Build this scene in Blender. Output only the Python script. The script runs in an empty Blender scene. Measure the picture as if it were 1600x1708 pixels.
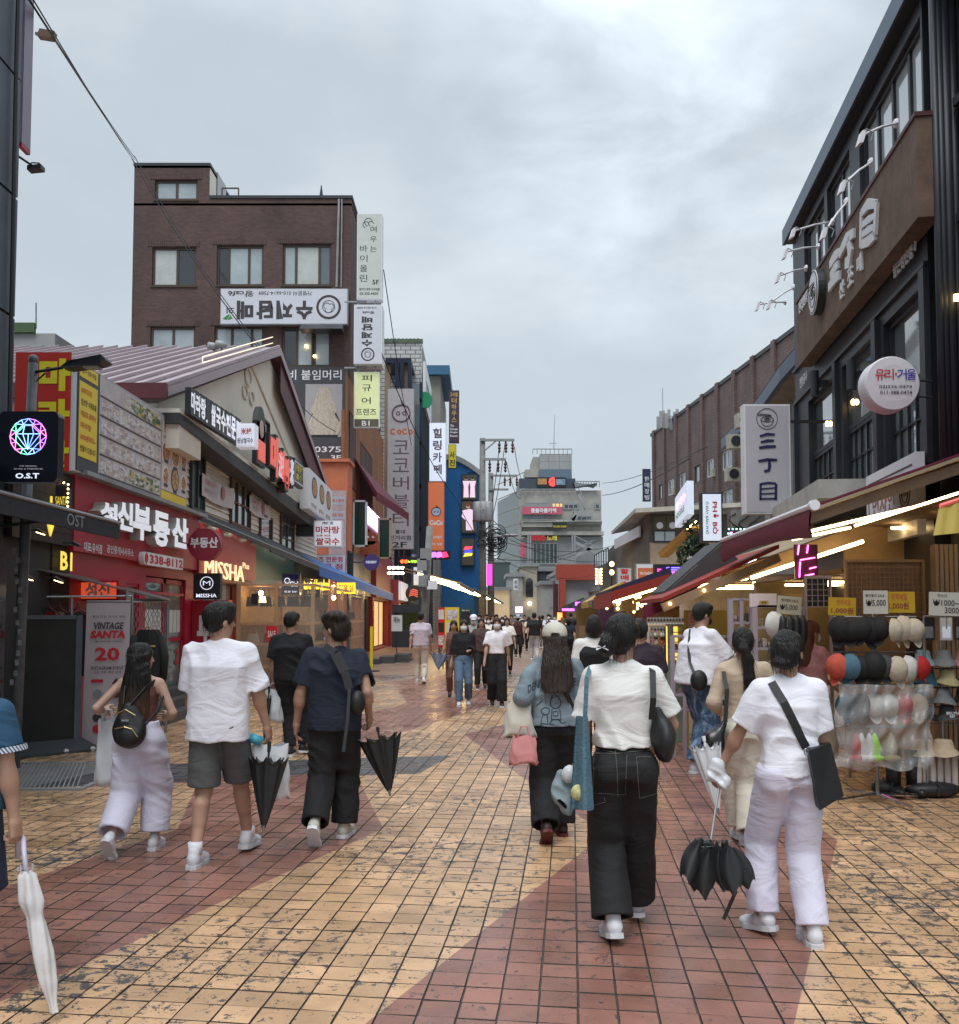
import bpy,math,random
from math import sin,cos,radians,sqrt,pi
import numpy as np
from mathutils import Vector,Matrix
random.seed(7);rng=np.random.RandomState(5)
C=bpy.context.scene.collection
def sv(n,k,v):
 q=n.inputs[k]
 q.default_value=v
# ---------------- camera, light, exposure ----------------
FPX=1600.0;CX=800.0;CY=943.0;PITCH=radians(3.0);CAMH=1.65
cam=bpy.data.cameras.new('camera');camo=bpy.data.objects.new('camera',cam);C.objects.link(camo)
camo.location=(0,0,CAMH);camo.rotation_euler=(pi/2+PITCH,0,0)
cam.sensor_fit='HORIZONTAL';cam.sensor_width=36;cam.lens=36*FPX/1600
cam.shift_y=(CY-854)/1600.0;cam.clip_end=2000;cam.clip_start=.05
sc=bpy.context.scene;sc.camera=camo
sc.view_settings.view_transform='Standard';sc.view_settings.look='None'
sc.view_settings.exposure=0.62;sc.view_settings.gamma=1
sc.render.resolution_x=959;sc.render.resolution_y=1024
sun=bpy.data.lights.new('sun','SUN');sun.energy=1.1;sun.angle=radians(30);sun.color=(1,.98,.95)
suno=bpy.data.objects.new('sun',sun);C.objects.link(suno)
SUN_EL=62;SUN_AZ=195
_d=Vector((sin(radians(SUN_AZ))*cos(radians(SUN_EL)),cos(radians(SUN_AZ))*cos(radians(SUN_EL)),sin(radians(SUN_EL))))
suno.rotation_euler=_d.to_track_quat('Z','Y').to_euler()
world=bpy.data.worlds.new('World');sc.world=world;world.use_nodes=True
def world_nodes():
 nt=world.node_tree;N=nt.nodes;L=nt.links;N.clear()
 out=N.new('ShaderNodeOutputWorld');bg=N.new('ShaderNodeBackground');sv(bg,1,.10)
 bg2=N.new('ShaderNodeBackground');sv(bg2,1,1.0)
 sky=N.new('ShaderNodeTexSky');sky.sky_type='NISHITA';sky.sun_disc=False
 sky.sun_elevation=radians(SUN_EL);sky.sun_rotation=radians(SUN_AZ);sky.dust_density=3
 L.new(sky.outputs[0],bg.inputs[0])
 tc=N.new('ShaderNodeTexCoord');sep=N.new('ShaderNodeSeparateXYZ');L.new(tc.outputs['Generated'],sep.inputs[0])
 mp=N.new('ShaderNodeMapping');sv(mp,'Scale',(1,1,2.2));L.new(tc.outputs['Generated'],mp.inputs[0])
 n1=N.new('ShaderNodeTexNoise');sv(n1,'Scale',2.3);sv(n1,'Detail',7);sv(n1,'Roughness',.52);sv(n1,'Distortion',.25)
 L.new(mp.outputs[0],n1.inputs['Vector'])
 r1=N.new('ShaderNodeValToRGB');r1.color_ramp.elements[0].position=.30;r1.color_ramp.elements[0].color=(.35,.395,.43,1)
 r1.color_ramp.elements[1].position=.74;r1.color_ramp.elements[1].color=(.515,.555,.585,1)
 e=r1.color_ramp.elements.new(.52);e.color=(.385,.435,.475,1)
 L.new(n1.outputs[0],r1.inputs[0])
 dt=N.new('ShaderNodeVectorMath');dt.operation='DOT_PRODUCT';L.new(tc.outputs['Generated'],dt.inputs[0]);sv(dt,1,tuple(ray(1095,175).normalized()))
 rs_=N.new('ShaderNodeMapRange');sv(rs_,1,.972);sv(rs_,2,1.0);sv(rs_,3,0);sv(rs_,4,1);L.new(dt.outputs['Value'],rs_.inputs[0])
 n5=N.new('ShaderNodeTexNoise');sv(n5,'Scale',5.5);sv(n5,'Detail',6);sv(n5,'Distortion',.4);L.new(mp.outputs[0],n5.inputs['Vector'])
 r5_=N.new('ShaderNodeMapRange');sv(r5_,1,.40);sv(r5_,2,.7);sv(r5_,3,0);sv(r5_,4,1);L.new(n5.outputs[0],r5_.inputs[0])
 m5=N.new('ShaderNodeMath');m5.operation='MULTIPLY';L.new(rs_.outputs[0],m5.inputs[0]);L.new(r5_.outputs[0],m5.inputs[1])
 m6=N.new('ShaderNodeMath');m6.operation='MULTIPLY_ADD';sv(m6,1,.62);sv(m6,2,1);L.new(m5.outputs[0],m6.inputs[0])
 mul0=N.new('ShaderNodeVectorMath');mul0.operation='SCALE';L.new(r1.outputs[0],mul0.inputs[0]);L.new(m6.outputs[0],mul0.inputs['Scale'])
 mr=N.new('ShaderNodeMapRange');sv(mr,1,.52);sv(mr,2,1);sv(mr,3,1);sv(mr,4,3.0)
 L.new(sep.outputs[2],mr.inputs[0])
 mul=N.new('ShaderNodeVectorMath');mul.operation='SCALE';L.new(mul0.outputs[0],mul.inputs[0]);L.new(mr.outputs[0],mul.inputs['Scale'])
 mr2=N.new('ShaderNodeMapRange');sv(mr2,1,0);sv(mr2,2,.5);sv(mr2,3,1.08);sv(mr2,4,1.0)
 L.new(sep.outputs[2],mr2.inputs[0])
 mul2=N.new('ShaderNodeVectorMath');mul2.operation='SCALE';L.new(mul.outputs[0],mul2.inputs[0]);L.new(mr2.outputs[0],mul2.inputs['Scale'])
 L.new(mul2.outputs[0],bg2.inputs[0])
 mx=N.new('ShaderNodeMixShader');sv(mx,0,.93)
 L.new(bg.outputs[0],mx.inputs[1]);L.new(bg2.outputs[0],mx.inputs[2]);L.new(mx.outputs[0],out.inputs[0])
# ---------------- pixel -> place (used to read real positions off the photograph) ----------------
_cp,_sp=cos(PITCH),sin(PITCH)
def ray(px,py):
 x=(px-CX)/FPX;y=(CY-py)/FPX
 return Vector((x,_cp-y*_sp,_sp+y*_cp))
world_nodes()
def W(px,py,Y):
 r=ray(px,py);t=Y/r.y;return Vector((r.x*t,Y,CAMH+r.z*t))
def F(px,py,X):
 r=ray(px,py);t=X/r.x;return Vector((X,r.y*t,CAMH+r.z*t))
def G(px,py,z=0.0):
 r=ray(px,py);t=(z-CAMH)/r.z;return Vector((r.x*t,r.y*t,z))
def PLN(px,py,p0,d):
 r=ray(px,py);nx,ny=-d[1],d[0]
 t=(p0[0]*nx+p0[1]*ny)/(r.x*nx+r.y*ny);return Vector((r.x*t,r.y*t,CAMH+r.z*t))
# ---------------- materials ----------------
MATS={}
def mat(name,col,rough=.6,metal=0,var=.12,vs=3.0,bump=.0,bs=40,coat=0,emit=0,ecol=None,alpha=1,trans=0,spec=.5,rv=0,sheen=0):
 if name in MATS:return MATS[name]
 m=bpy.data.materials.new(name);m.use_nodes=True;nt=m.node_tree;N=nt.nodes;L=nt.links
 b=N['Principled BSDF'];sv(b,'Roughness',rough);sv(b,'Metallic',metal)
 sv(b,'Base Color',(*col,1));sv(b,'Specular IOR Level',spec)
 sv(b,'Coat Weight',coat);sv(b,'Sheen Weight',sheen)
 tc=N.new('ShaderNodeTexCoord')
 if var>0:
  n=N.new('ShaderNodeTexNoise');sv(n,'Scale',vs);sv(n,'Detail',6);sv(n,'Roughness',.6)
  L.new(tc.outputs['Object'],n.inputs['Vector'])
  mr=N.new('ShaderNodeMapRange');sv(mr,1,.25);sv(mr,2,.75);sv(mr,3,1-var);sv(mr,4,1+var)
  L.new(n.outputs[0],mr.inputs[0])
  v=N.new('ShaderNodeVectorMath');v.operation='SCALE';sv(v,0,col);L.new(mr.outputs[0],v.inputs['Scale'])
  L.new(v.outputs[0],b.inputs['Base Color'])
  if rv>0:
   mr3=N.new('ShaderNodeMapRange');sv(mr3,3,max(0.02,rough-rv));sv(mr3,4,min(1,rough+rv));sv(mr3,1,.3);sv(mr3,2,.7)
   L.new(n.outputs[0],mr3.inputs[0]);L.new(mr3.outputs[0],b.inputs['Roughness'])
 if bump>0:
  n2=N.new('ShaderNodeTexNoise');sv(n2,'Scale',bs);sv(n2,'Detail',4)
  L.new(tc.outputs['Object'],n2.inputs['Vector'])
  bp=N.new('ShaderNodeBump');sv(bp,'Strength',bump);sv(bp,'Distance',.02)
  L.new(n2.outputs[0],bp.inputs['Height']);L.new(bp.outputs[0],b.inputs['Normal'])
 if emit>0:
  sv(b,'Emission Color',(*(ecol or col),1));sv(b,'Emission Strength',emit)
 if alpha<1:sv(b,'Alpha',alpha)
 if trans>0:sv(b,'Transmission Weight',trans)
 MATS[name]=m;return m
def brickmat(name,c1,c2,mortar,bw,bh,axis='xz',rough=.85,ms=.012,offset=.5,bump=.4,stain=.25):
 if name in MATS:return MATS[name]
 m=bpy.data.materials.new(name);m.use_nodes=True;nt=m.node_tree;N=nt.nodes;L=nt.links
 b=N['Principled BSDF'];sv(b,'Roughness',rough)
 g=N.new('ShaderNodeTexCoord');s=N.new('ShaderNodeSeparateXYZ');L.new(g.outputs['Object'],s.inputs[0])
 c=N.new('ShaderNodeCombineXYZ')
 L.new(s.outputs[0 if axis[0]=='x' else 1],c.inputs[0]);L.new(s.outputs[2 if axis[1]=='z' else 1],c.inputs[1])
 t=N.new('ShaderNodeTexBrick');sv(t,'Scale',1);sv(t,'Color1',(*c1,1));sv(t,'Color2',(*c2,1));sv(t,'Mortar',(*mortar,1))
 sv(t,'Mortar Size',ms);sv(t,'Brick Width',bw);sv(t,'Row Height',bh);t.offset=offset;sv(t,'Mortar Smooth',.1)
 L.new(c.outputs[0],t.inputs['Vector'])
 n=N.new('ShaderNodeTexNoise');sv(n,'Scale',.7);sv(n,'Detail',8);sv(n,'Roughness',.65)
 mp=N.new('ShaderNodeMapping');sv(mp,'Scale',(1,1,.45));L.new(g.outputs['Object'],mp.inputs[0]);L.new(mp.outputs[0],n.inputs['Vector'])
 mr=N.new('ShaderNodeMapRange');sv(mr,1,.3);sv(mr,2,.7);sv(mr,3,1-stain);sv(mr,4,1+stain);L.new(n.outputs[0],mr.inputs[0])
 v=N.new('ShaderNodeVectorMath');v.operation='SCALE';L.new(t.outputs[0],v.inputs[0]);L.new(mr.outputs[0],v.inputs['Scale']);L.new(v.outputs[0],b.inputs['Base Color'])
 if bump>0:
  bp=N.new('ShaderNodeBump');sv(bp,'Strength',bump);sv(bp,'Distance',.02);bp.invert=True
  L.new(t.outputs[1],bp.inputs['Height']);L.new(bp.outputs[0],b.inputs['Normal'])
 MATS[name]=m;return m
# ---------------- mesh builder ----------------
def V3(p):return Vector(p)
class MB:
 def __init__(s):s.v=[];s.f=[];s.m=[]
 def add(s,vs,fs,m=0):
  o=len(s.v);s.v+=[tuple(p)for p in vs];s.f+=[tuple(i+o for i in f)for f in fs];s.m+=[m]*len(fs);return s
 def poly(s,pts,m=0):return s.add(pts,[tuple(range(len(pts)))],m)
 def pp(s,o,a,b,c,m=0):
  o,a,b,c=V3(o),V3(a),V3(b),V3(c)
  vs=[o,o+a,o+a+b,o+b,o+c,o+a+c,o+a+b+c,o+b+c]
  if a.cross(b).dot(c)<0:fs=[(0,1,2,3),(7,6,5,4),(0,4,5,1),(1,5,6,2),(2,6,7,3),(3,7,4,0)]
  else:fs=[(3,2,1,0),(4,5,6,7),(1,5,4,0),(2,6,5,1),(3,7,6,2),(0,4,7,3)]
  return s.add(vs,fs,m)
 def box(s,x0,y0,z0,x1,y1,z1,m=0):return s.pp((x0,y0,z0),(x1-x0,0,0),(0,y1-y0,0),(0,0,z1-z0),m)
 def bar(s,a,b,w,h=None,m=0,up=(0,0,1)):
  a,b=V3(a),V3(b);d=(b-a);h=h or w;n=d.normalized();u=V3(up)
  if abs(n.dot(u))>.98:u=V3((1,0,0))
  x=n.cross(u).normalized();y=x.cross(n)
  return s.pp(a-x*w/2-y*h/2,x*w,y*h,d,m)
 def tube(s,pts,r,n=8,m=0,caps=True):
  pts=[V3(p)for p in pts];K=len(pts);rs=r if isinstance(r,(list,tuple))else[r]*K
  vs=[];prev=None
  for i,p in enumerate(pts):
   t=(pts[min(i+1,K-1)]-pts[max(i-1,0)]);t=t.normalized()if t.length>1e-9 else V3((0,0,1))
   if prev is None:
    u=V3((0,0,1))if abs(t.z)<.9 else V3((1,0,0));x=t.cross(u).normalized()
   else:
    x=(prev-t*prev.dot(t));x=x.normalized()if x.length>1e-6 else t.orthogonal().normalized()
   prev=x;y=t.cross(x)
   for k in range(n):
    a=2*pi*k/n;vs.append(p+x*rs[i]*cos(a)+y*rs[i]*sin(a))
  fs=[(i*n+k,i*n+(k+1)%n,(i+1)*n+(k+1)%n,(i+1)*n+k)for i in range(K-1)for k in range(n)]
  if caps:fs+=[tuple(range(n-1,-1,-1)),tuple((K-1)*n+k for k in range(n))]
  return s.add(vs,fs,m)
 def lathe(s,c,prof,n=16,m=0,ax=(0,0,1)):
  c=V3(c);ax=V3(ax).normalized();x=ax.orthogonal().normalized();y=ax.cross(x);vs=[]
  for r,z in prof:
   for k in range(n):
    a=2*pi*k/n;vs.append(c+ax*z+x*r*cos(a)+y*r*sin(a))
  K=len(prof);fs=[(i*n+k,i*n+(k+1)%n,(i+1)*n+(k+1)%n,(i+1)*n+k)for i in range(K-1)for k in range(n)]
  fs+=[tuple(range(n-1,-1,-1)),tuple((K-1)*n+k for k in range(n))]
  return s.add(vs,fs,m)
 def prs(s,pts,d,m=0):
  n=len(pts);pts=[V3(p)for p in pts];d=V3(d)
  nn=sum(((pts[i]-pts[0]).cross(pts[(i+1)%n]-pts[0])for i in range(1,n-1)),V3((0,0,0)))
  if nn.dot(d)<0:pts=pts[::-1]
  return s.add(pts+[p+d for p in pts],[tuple(range(n-1,-1,-1)),tuple(range(n,2*n))]+[(i,(i+1)%n,n+(i+1)%n,n+i)for i in range(n)],m)
 def sheet(s,fn,nu,nv,m=0):
  vs=[fn(i/nu,j/nv)for j in range(nv+1)for i in range(nu+1)];w=nu+1
  return s.add(vs,[(j*w+i,j*w+i+1,(j+1)*w+i+1,(j+1)*w+i)for j in range(nv)for i in range(nu)],m)
 def blob(s,c,r,nu=12,nv=8,m=0,R=None,fn=None):
  c=V3(c);vs=[];rx,ry,rz=r
  for j in range(nv+1):
   th=pi*j/nv
   for i in range(nu):
    ph=2*pi*i/nu;p=V3((sin(th)*cos(ph)*rx,sin(th)*sin(ph)*ry,-cos(th)*rz))
    if fn:p=fn(p)
    if R is not None:p=R@p
    vs.append(c+p)
  return s.add(vs,[(j*nu+i,j*nu+(i+1)%nu,(j+1)*nu+(i+1)%nu,(j+1)*nu+i)for j in range(nv)for i in range(nu)],m)
 def mesh(s,name,mats,smooth=False,off=None):
  me=bpy.data.meshes.new(name)
  v=s.v if off is None else[(a-off[0],b-off[1],c-off[2])for a,b,c in s.v]
  me.from_pydata(v,[],s.f)
  for m in(mats if isinstance(mats,(list,tuple))else[mats]):me.materials.append(m)
  if max(s.m,default=0)>0:me.polygons.foreach_set('material_index',s.m)
  if smooth:me.polygons.foreach_set('use_smooth',[True]*len(me.polygons))
  me.update();return me
 def pt(s,name,mats,parent,smooth=False,label=None):
  o=wloc(parent);me=s.mesh(name,mats,smooth,o);ob=bpy.data.objects.new(name,me);C.objects.link(ob);ob.parent=parent
  if label:ob['label']=label
  return ob
 def top(s,name,mats,label=None,cat=None,group=None,kind=None,smooth=False,loc=(0,0,0)):
  me=s.mesh(name,mats,smooth,loc);ob=bpy.data.objects.new(name,me);C.objects.link(ob);ob.location=loc
  tag(ob,label,cat,group,kind);return ob
def wloc(o):
 v=Vector((0,0,0))
 while o:v+=o.location;o=o.parent
 return v
def tag(o,label=None,cat=None,group=None,kind=None):
 if label:o['label']=label
 if cat:o['category']=cat
 if group:o['group']=group
 if kind:o['kind']=kind
 return o
def thg(name,label,cat,loc=(0,0,0),group=None):
 o=bpy.data.objects.new(name,None);C.objects.link(o);o.location=loc;o.empty_display_size=.1
 return tag(o,label,cat,group)
# ---------------- frames, text, panels ----------------
class Fr:
 def __init__(s,o,u,n,w=(0,0,1)):s.o=V3(o);s.u=V3(u).normalized();s.n=V3(n).normalized();s.w=V3(w).normalized()
 def p(s,a,b,c=0):return s.o+s.u*a+s.w*b+s.n*c
 def box(s,mb,a0,b0,a1,b1,c0,c1,m=0):return mb.pp(s.p(a0,b0,c0),s.u*(a1-a0),s.w*(b1-b0),s.n*(c1-c0),m)
_tc={}
def text_verts(body,ext,bold,res=2):
 k=(body,ext,bold)
 if k in _tc:return _tc[k]
 c=bpy.data.curves.new('lettering','FONT');c.body=body;c.resolution_u=res;c.extrude=ext;c.offset=bold;c.fill_mode='BOTH'
 o=bpy.data.objects.new('t',c);me=o.to_mesh()
 v=np.array([x.co for x in me.vertices]);f=[tuple(p.vertices)for p in me.polygons]
 o.to_mesh_clear();bpy.data.objects.remove(o);bpy.data.curves.remove(c)
 _tc[k]=(v,f);return v,f
def text(fr,body,a0,b0,a1,b1,c,m,parent,depth=.0,bold=.02,vert=False,rot180=False,slant=0,name='lettering',mb=None,fit=True):
 own=mb is None;mb=mb or MB()
 if vert:
  n=len(body);H=(b1-b0)/n
  for i,ch in enumerate(body):
   if ch==' ':continue
   text(fr,ch,a0,b1-(i+1)*H+H*.1,a1,b1-i*H-H*.08,c,m,parent,depth,bold,mb=mb,slant=slant)
  if own:return mb.pt(name,m,parent)
  return
 v,f=text_verts(body,0 if depth==0 else.02,bold)
 if len(v)==0:return
 lo=v.min(0);hi=v.max(0);sx=(a1-a0)/max(hi[0]-lo[0],1e-6);sy=(b1-b0)/max(hi[1]-lo[1],1e-6)
 if not fit:sx=sy=min(sx,sy)
 vs=[]
 for x,y,z in v:
  a=(x-lo[0])*sx;b=(y-lo[1])*sy
  if slant:a+=b*slant
  if rot180:a=(a1-a0)-a;b=(b1-b0)-b
  vs.append(fr.p(a0+a,b0+b,c+(0 if depth==0 else(z/.04+.5)*depth)))
 mb.add(vs,f)
 if own:return mb.pt(name,m,parent)
def fcn(px0,py0,px1,py1,Y,tilt=0):
 a=W(px0,py1,Y);b=W(px1,py1,Y);t=W(px0,py0,Y)
 return Fr(a,(1,0,0),(0,-1,0)),(b-a).length,(t.z-a.z)
def sidel(px0,px1,ztop,zbot,X):
 y0=F(px0,1000,X).y;y1=F(px1,1000,X).y
 return Fr((X,y0,zbot),(0,1,0),(1,0,0)),y1-y0,ztop-zbot
def bsign(name,label,cat,fr,w,h,d,mface,mside,edge=.03,group=None,parent=None,rot=0):
 base=fr.p(w/2,0,-d/2)
 t=thg(name,label,cat,base,group)
 mb=MB();fr.box(mb,0,0,w,h,-d,-.004);mb.pt('case',mside,t)
 mb=MB();fr.box(mb,edge,edge,w-edge,h-edge,-.004,.004);mb.pt('face_panel',mface,t)
 return t
def walled(mb,fr,w,h,holes,th=.25,m=0):
 xs=sorted({0,w}|{a for q in holes for a in(q[0],q[2])if 0<a<w});ys=sorted({0,h}|{b for q in holes for b in(q[1],q[3])if 0<b<h})
 for i in range(len(xs)-1):
  for j in range(len(ys)-1):
   cx=(xs[i]+xs[i+1])/2;cy=(ys[j]+ys[j+1])/2
   if any(q[0]<cx<q[2]and q[1]<cy<q[3]for q in holes):continue
   mb.poly([fr.p(xs[i],ys[j]),fr.p(xs[i+1],ys[j]),fr.p(xs[i+1],ys[j+1]),fr.p(xs[i],ys[j+1])],m)
 for q in holes:
  a0,b0,a1,b1=max(q[0],0),max(q[1],0),min(q[2],w),min(q[3],h)
  for A,B in(((a0,b0),(a1,b0)),((a1,b0),(a1,b1)),((a1,b1),(a0,b1)),((a0,b1),(a0,b0))):
   mb.poly([fr.p(A[0],A[1]),fr.p(A[0],A[1],-th),fr.p(B[0],B[1],-th),fr.p(B[0],B[1])],m)
def wnd(parent,fr,a0,b0,a1,b1,nx=2,ny=1,mf=None,mg=None,c=-.1,fw=.05,fd=.06,bars=.035,sill=True,xs=None,label=None):
 mb=MB()
 fr.box(mb,a0,b0,a1,b0+fw,c,c+fd);fr.box(mb,a0,b1-fw,a1,b1,c,c+fd);fr.box(mb,a0,b0+fw,a0+fw,b1-fw,c,c+fd);fr.box(mb,a1-fw,b0+fw,a1,b1-fw,c,c+fd)
 xc=xs if xs else[i/nx for i in range(1,nx)]
 for t in xc:
  x=a0+(a1-a0)*t;fr.box(mb,x-bars/2,b0+fw,x+bars/2,b1-fw,c,c+fd*.8)
 for j in range(1,ny):
  y=b0+(b1-b0)*j/ny;fr.box(mb,a0+fw,y-bars/2,a1-fw,y+bars/2,c,c+fd*.7)
 w=mb.pt('window',mf,parent,label=label)
 e=[0]+list(xc)+[1]
 for i in range(len(e)-1):
  g=mg[i%len(mg)]if isinstance(mg,(list,tuple))else mg
  mb=MB();x0=a0+(a1-a0)*e[i]+(fw if i==0 else bars/2);x1=a0+(a1-a0)*e[i+1]-(fw if i==len(e)-2 else bars/2)
  fr.box(mb,x0,b0+fw,x1,b1-fw,c-.02,c+.012);mb.pt('pane',g,w)
 if sill:
  mb=MB();fr.box(mb,a0-.05,b0-.06,a1+.05,b0-.002,c,.05);mb.pt('sill',mf,w)
 return w
def cable(pts,r,m,parent,sag=0,name='cable',n=5,seg=14):
 mb=MB()
 for a,b,sg in pts:
  a,b=V3(a),V3(b)
  P=[a.lerp(b,i/seg)-V3((0,0,sg*4*(i/seg)*(1-i/seg)))for i in range(seg+1)]
  mb.tube(P,r,n)
 return mb.pt(name,m,parent,smooth=True)
M=dict
m_w=mat('white_plastic',(.74,.75,.79),.45,var=.05);m_wl=mat('white_lettering',(.8,.8,.84),.5,var=.03)
m_bk=mat('black_paint',(.018,.019,.023),.45,var=.2);m_dk=mat('dark_metal',(.04,.042,.048),.45,.3,var=.2)
m_st=mat('grey_steel',(.28,.29,.31),.4,.8,var=.15);m_ga=mat('galvanised',(.3,.31,.32),.55,.3,var=.2)
m_glass=mat('window_glass',(.10,.13,.15),.06,var=.2,vs=1.2,coat=.6,spec=.9)
m_glassp=mat('pale_window_glass',(.36,.42,.44),.1,var=.25,vs=1.1,coat=.5,spec=.8)
m_glassd=mat('dark_window_glass',(.02,.025,.03),.07,var=.2,coat=.5,spec=.9)
m_red=mat('red_paint',(.38,.012,.03),.42,var=.10,vs=1.5);m_rl=mat('red_lettering',(.55,.02,.03),.5,var=.05)
m_cable=mat('cable_rubber',(.012,.012,.014),.6,var=0)
m_led=mat('warm_led_tube',(1,.83,.45),.4,var=0,emit=11,ecol=(1,.70,.30));m_ledw=mat('white_led',(1,1,1),.4,var=0,emit=5,ecol=(.9,.95,1))
m_spot=mat('spot_lens',(1,.95,.85),.4,var=0,emit=7,ecol=(1,.9,.72))
m_bulb=mat('warm_bulb',(1,.8,.4),.4,var=0,emit=6,ecol=(1,.66,.25))
m_clear=mat('clear_vinyl',(.9,.92,.92),.12,var=0,alpha=.13,spec=.8)
# ================= GROUND =================
TT=.166;TCU=Vector((153/1600,1)).normalized();TRU=Vector((1,-.13)).normalized()
def tilemat(name,col,dark,wear=.5):
 m=bpy.data.materials.new(name);m.use_nodes=True;nt=m.node_tree;N=nt.nodes;L=nt.links;b=N['Principled BSDF']
 g=N.new('ShaderNodeNewGeometry')
 oi=N.new('ShaderNodeObjectInfo')
 n=N.new('ShaderNodeTexNoise');sv(n,'Scale',12);sv(n,'Detail',7);sv(n,'Roughness',.62);sv(n,'Distortion',.6);L.new(g.outputs['Position'],n.inputs['Vector'])
 n2=N.new('ShaderNodeTexNoise');sv(n2,'Scale',.55);sv(n2,'Detail',3);L.new(g.outputs['Position'],n2.inputs['Vector'])
 add=N.new('ShaderNodeMath');add.operation='MULTIPLY_ADD';sv(add,1,.55);L.new(n2.outputs[0],add.inputs[0]);L.new(n.outputs[0],add.inputs[2])
 n4=N.new('ShaderNodeTexNoise');sv(n4,'Scale',46);sv(n4,'Detail',5);sv(n4,'Roughness',.7);sv(n4,'Distortion',1.2);L.new(g.outputs['Position'],n4.inputs['Vector'])
 ad2=N.new('ShaderNodeMath');ad2.operation='MULTIPLY_ADD';sv(ad2,1,.75);L.new(n4.outputs[0],ad2.inputs[0]);L.new(add.outputs[0],ad2.inputs[2])
 r=N.new('ShaderNodeValToRGB');r.color_ramp.elements[0].position=.775;r.color_ramp.elements[0].color=(0,0,0,1);r.color_ramp.elements[1].position=.785;r.color_ramp.elements[1].color=(1,1,1,1)
 sc_=N.new('ShaderNodeMath');sc_.operation='MULTIPLY';sv(sc_,1,.625*wear);L.new(ad2.outputs[0],sc_.inputs[0]);L.new(sc_.outputs[0],r.inputs[0])
 n3=N.new('ShaderNodeTexNoise');sv(n3,'Scale',2.2);sv(n3,'Detail',9);sv(n3,'Roughness',.7);L.new(g.outputs['Position'],n3.inputs['Vector'])
 mr=N.new('ShaderNodeMapRange');sv(mr,1,.3);sv(mr,2,.7);sv(mr,3,.72);sv(mr,4,1.22);L.new(n3.outputs[0],mr.inputs[0])
 v=N.new('ShaderNodeVectorMath');v.operation='SCALE';sv(v,0,col);L.new(mr.outputs[0],v.inputs['Scale'])
 tf=Vector((TCU.y,-TCU.x));rf_=Vector((-TRU.y,TRU.x));q1=tf/(tf.dot(TRU)*TT);q2=rf_/(rf_.dot(TCU)*TT);cc=N.new('ShaderNodeCombineXYZ')
 for i_,q_ in enumerate((q1,q2)):
  d_=N.new('ShaderNodeVectorMath');d_.operation='DOT_PRODUCT';sv(d_,1,(q_.x,q_.y,0));s1=N.new('ShaderNodeVectorMath');s1.operation='SUBTRACT';sv(s1,1,(.02,0,0));L.new(g.outputs['Position'],s1.inputs[0]);L.new(s1.outputs[0],d_.inputs[0])
  fl=N.new('ShaderNodeMath');fl.operation='FLOOR';L.new(d_.outputs['Value'],fl.inputs[0]);L.new(fl.outputs[0],cc.inputs[i_])
 wn=N.new('ShaderNodeTexWhiteNoise');wn.noise_dimensions='2D';L.new(cc.outputs[0],wn.inputs['Vector']);mw=N.new('ShaderNodeMapRange');sv(mw,3,.80);sv(mw,4,1.16);L.new(wn.outputs[0],mw.inputs[0])
 v2=N.new('ShaderNodeVectorMath');v2.operation='SCALE';L.new(v.outputs[0],v2.inputs[0]);L.new(mw.outputs[0],v2.inputs['Scale']);v=v2
 mx=N.new('ShaderNodeMix');mx.data_type='RGBA';L.new(r.outputs[0],mx.inputs['Factor']);L.new(v.outputs[0],mx.inputs[6]);sv(mx,7,(*dark,1))
 L.new(mx.outputs[2],b.inputs['Base Color'])
 nw=N.new('ShaderNodeTexNoise');sv(nw,'Scale',1.1);sv(nw,'Detail',5);L.new(g.outputs['Position'],nw.inputs['Vector'])
 rr=N.new('ShaderNodeMapRange');sv(rr,1,.38);sv(rr,2,.62);sv(rr,3,.21);sv(rr,4,.42);L.new(nw.outputs[0],rr.inputs[0]);L.new(rr.outputs[0],b.inputs['Roughness'])
 sv(b,'Specular IOR Level',.6);cw=N.new('ShaderNodeMapRange');sv(cw,1,.42);sv(cw,2,.6);sv(cw,3,.12);sv(cw,4,0);L.new(nw.outputs[0],cw.inputs[0]);L.new(cw.outputs[0],b.inputs['Coat Weight']);sv(b,'Coat Roughness',.12)
 bp=N.new('ShaderNodeBump');sv(bp,'Strength',.35);sv(bp,'Distance',.006);L.new(n4.outputs[0],bp.inputs['Height']);L.new(bp.outputs[0],b.inputs['Normal'])
 return m
t_yel=tilemat('ochre_tile_coating',(.60,.368,.205),(.075,.072,.07),1.0)
t_red=tilemat('brick_red_tile_coating',(.30,.135,.10),(.085,.06,.055),.97)
t_gry=tilemat('grey_tile_coating',(.085,.088,.095),(.05,.05,.05),.9)
t_pal=tilemat('pale_tile_coating',(.42,.30,.21),(.11,.10,.095),1.0)  # paler tile colour for one mid-street patch and the farther tiles
m_grout=mat('dark_grout',(.062,.052,.046),.6,var=.4,vs=12,bump=.5)
m_asph=mat('grey_street_ground',(.13,.12,.11),.55,var=.3,vs=.8,bump=.3,bs=30,rv=.12)
mb=MB();mb.poly([(-400,-60,-.02),(400,-60,-.02),(400,600,-.02),(-400,600,-.02)]);mb.top('ground',m_asph,kind='structure')
def g2(px,py):q=G(px,py);return(q.x,q.y)
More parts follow.
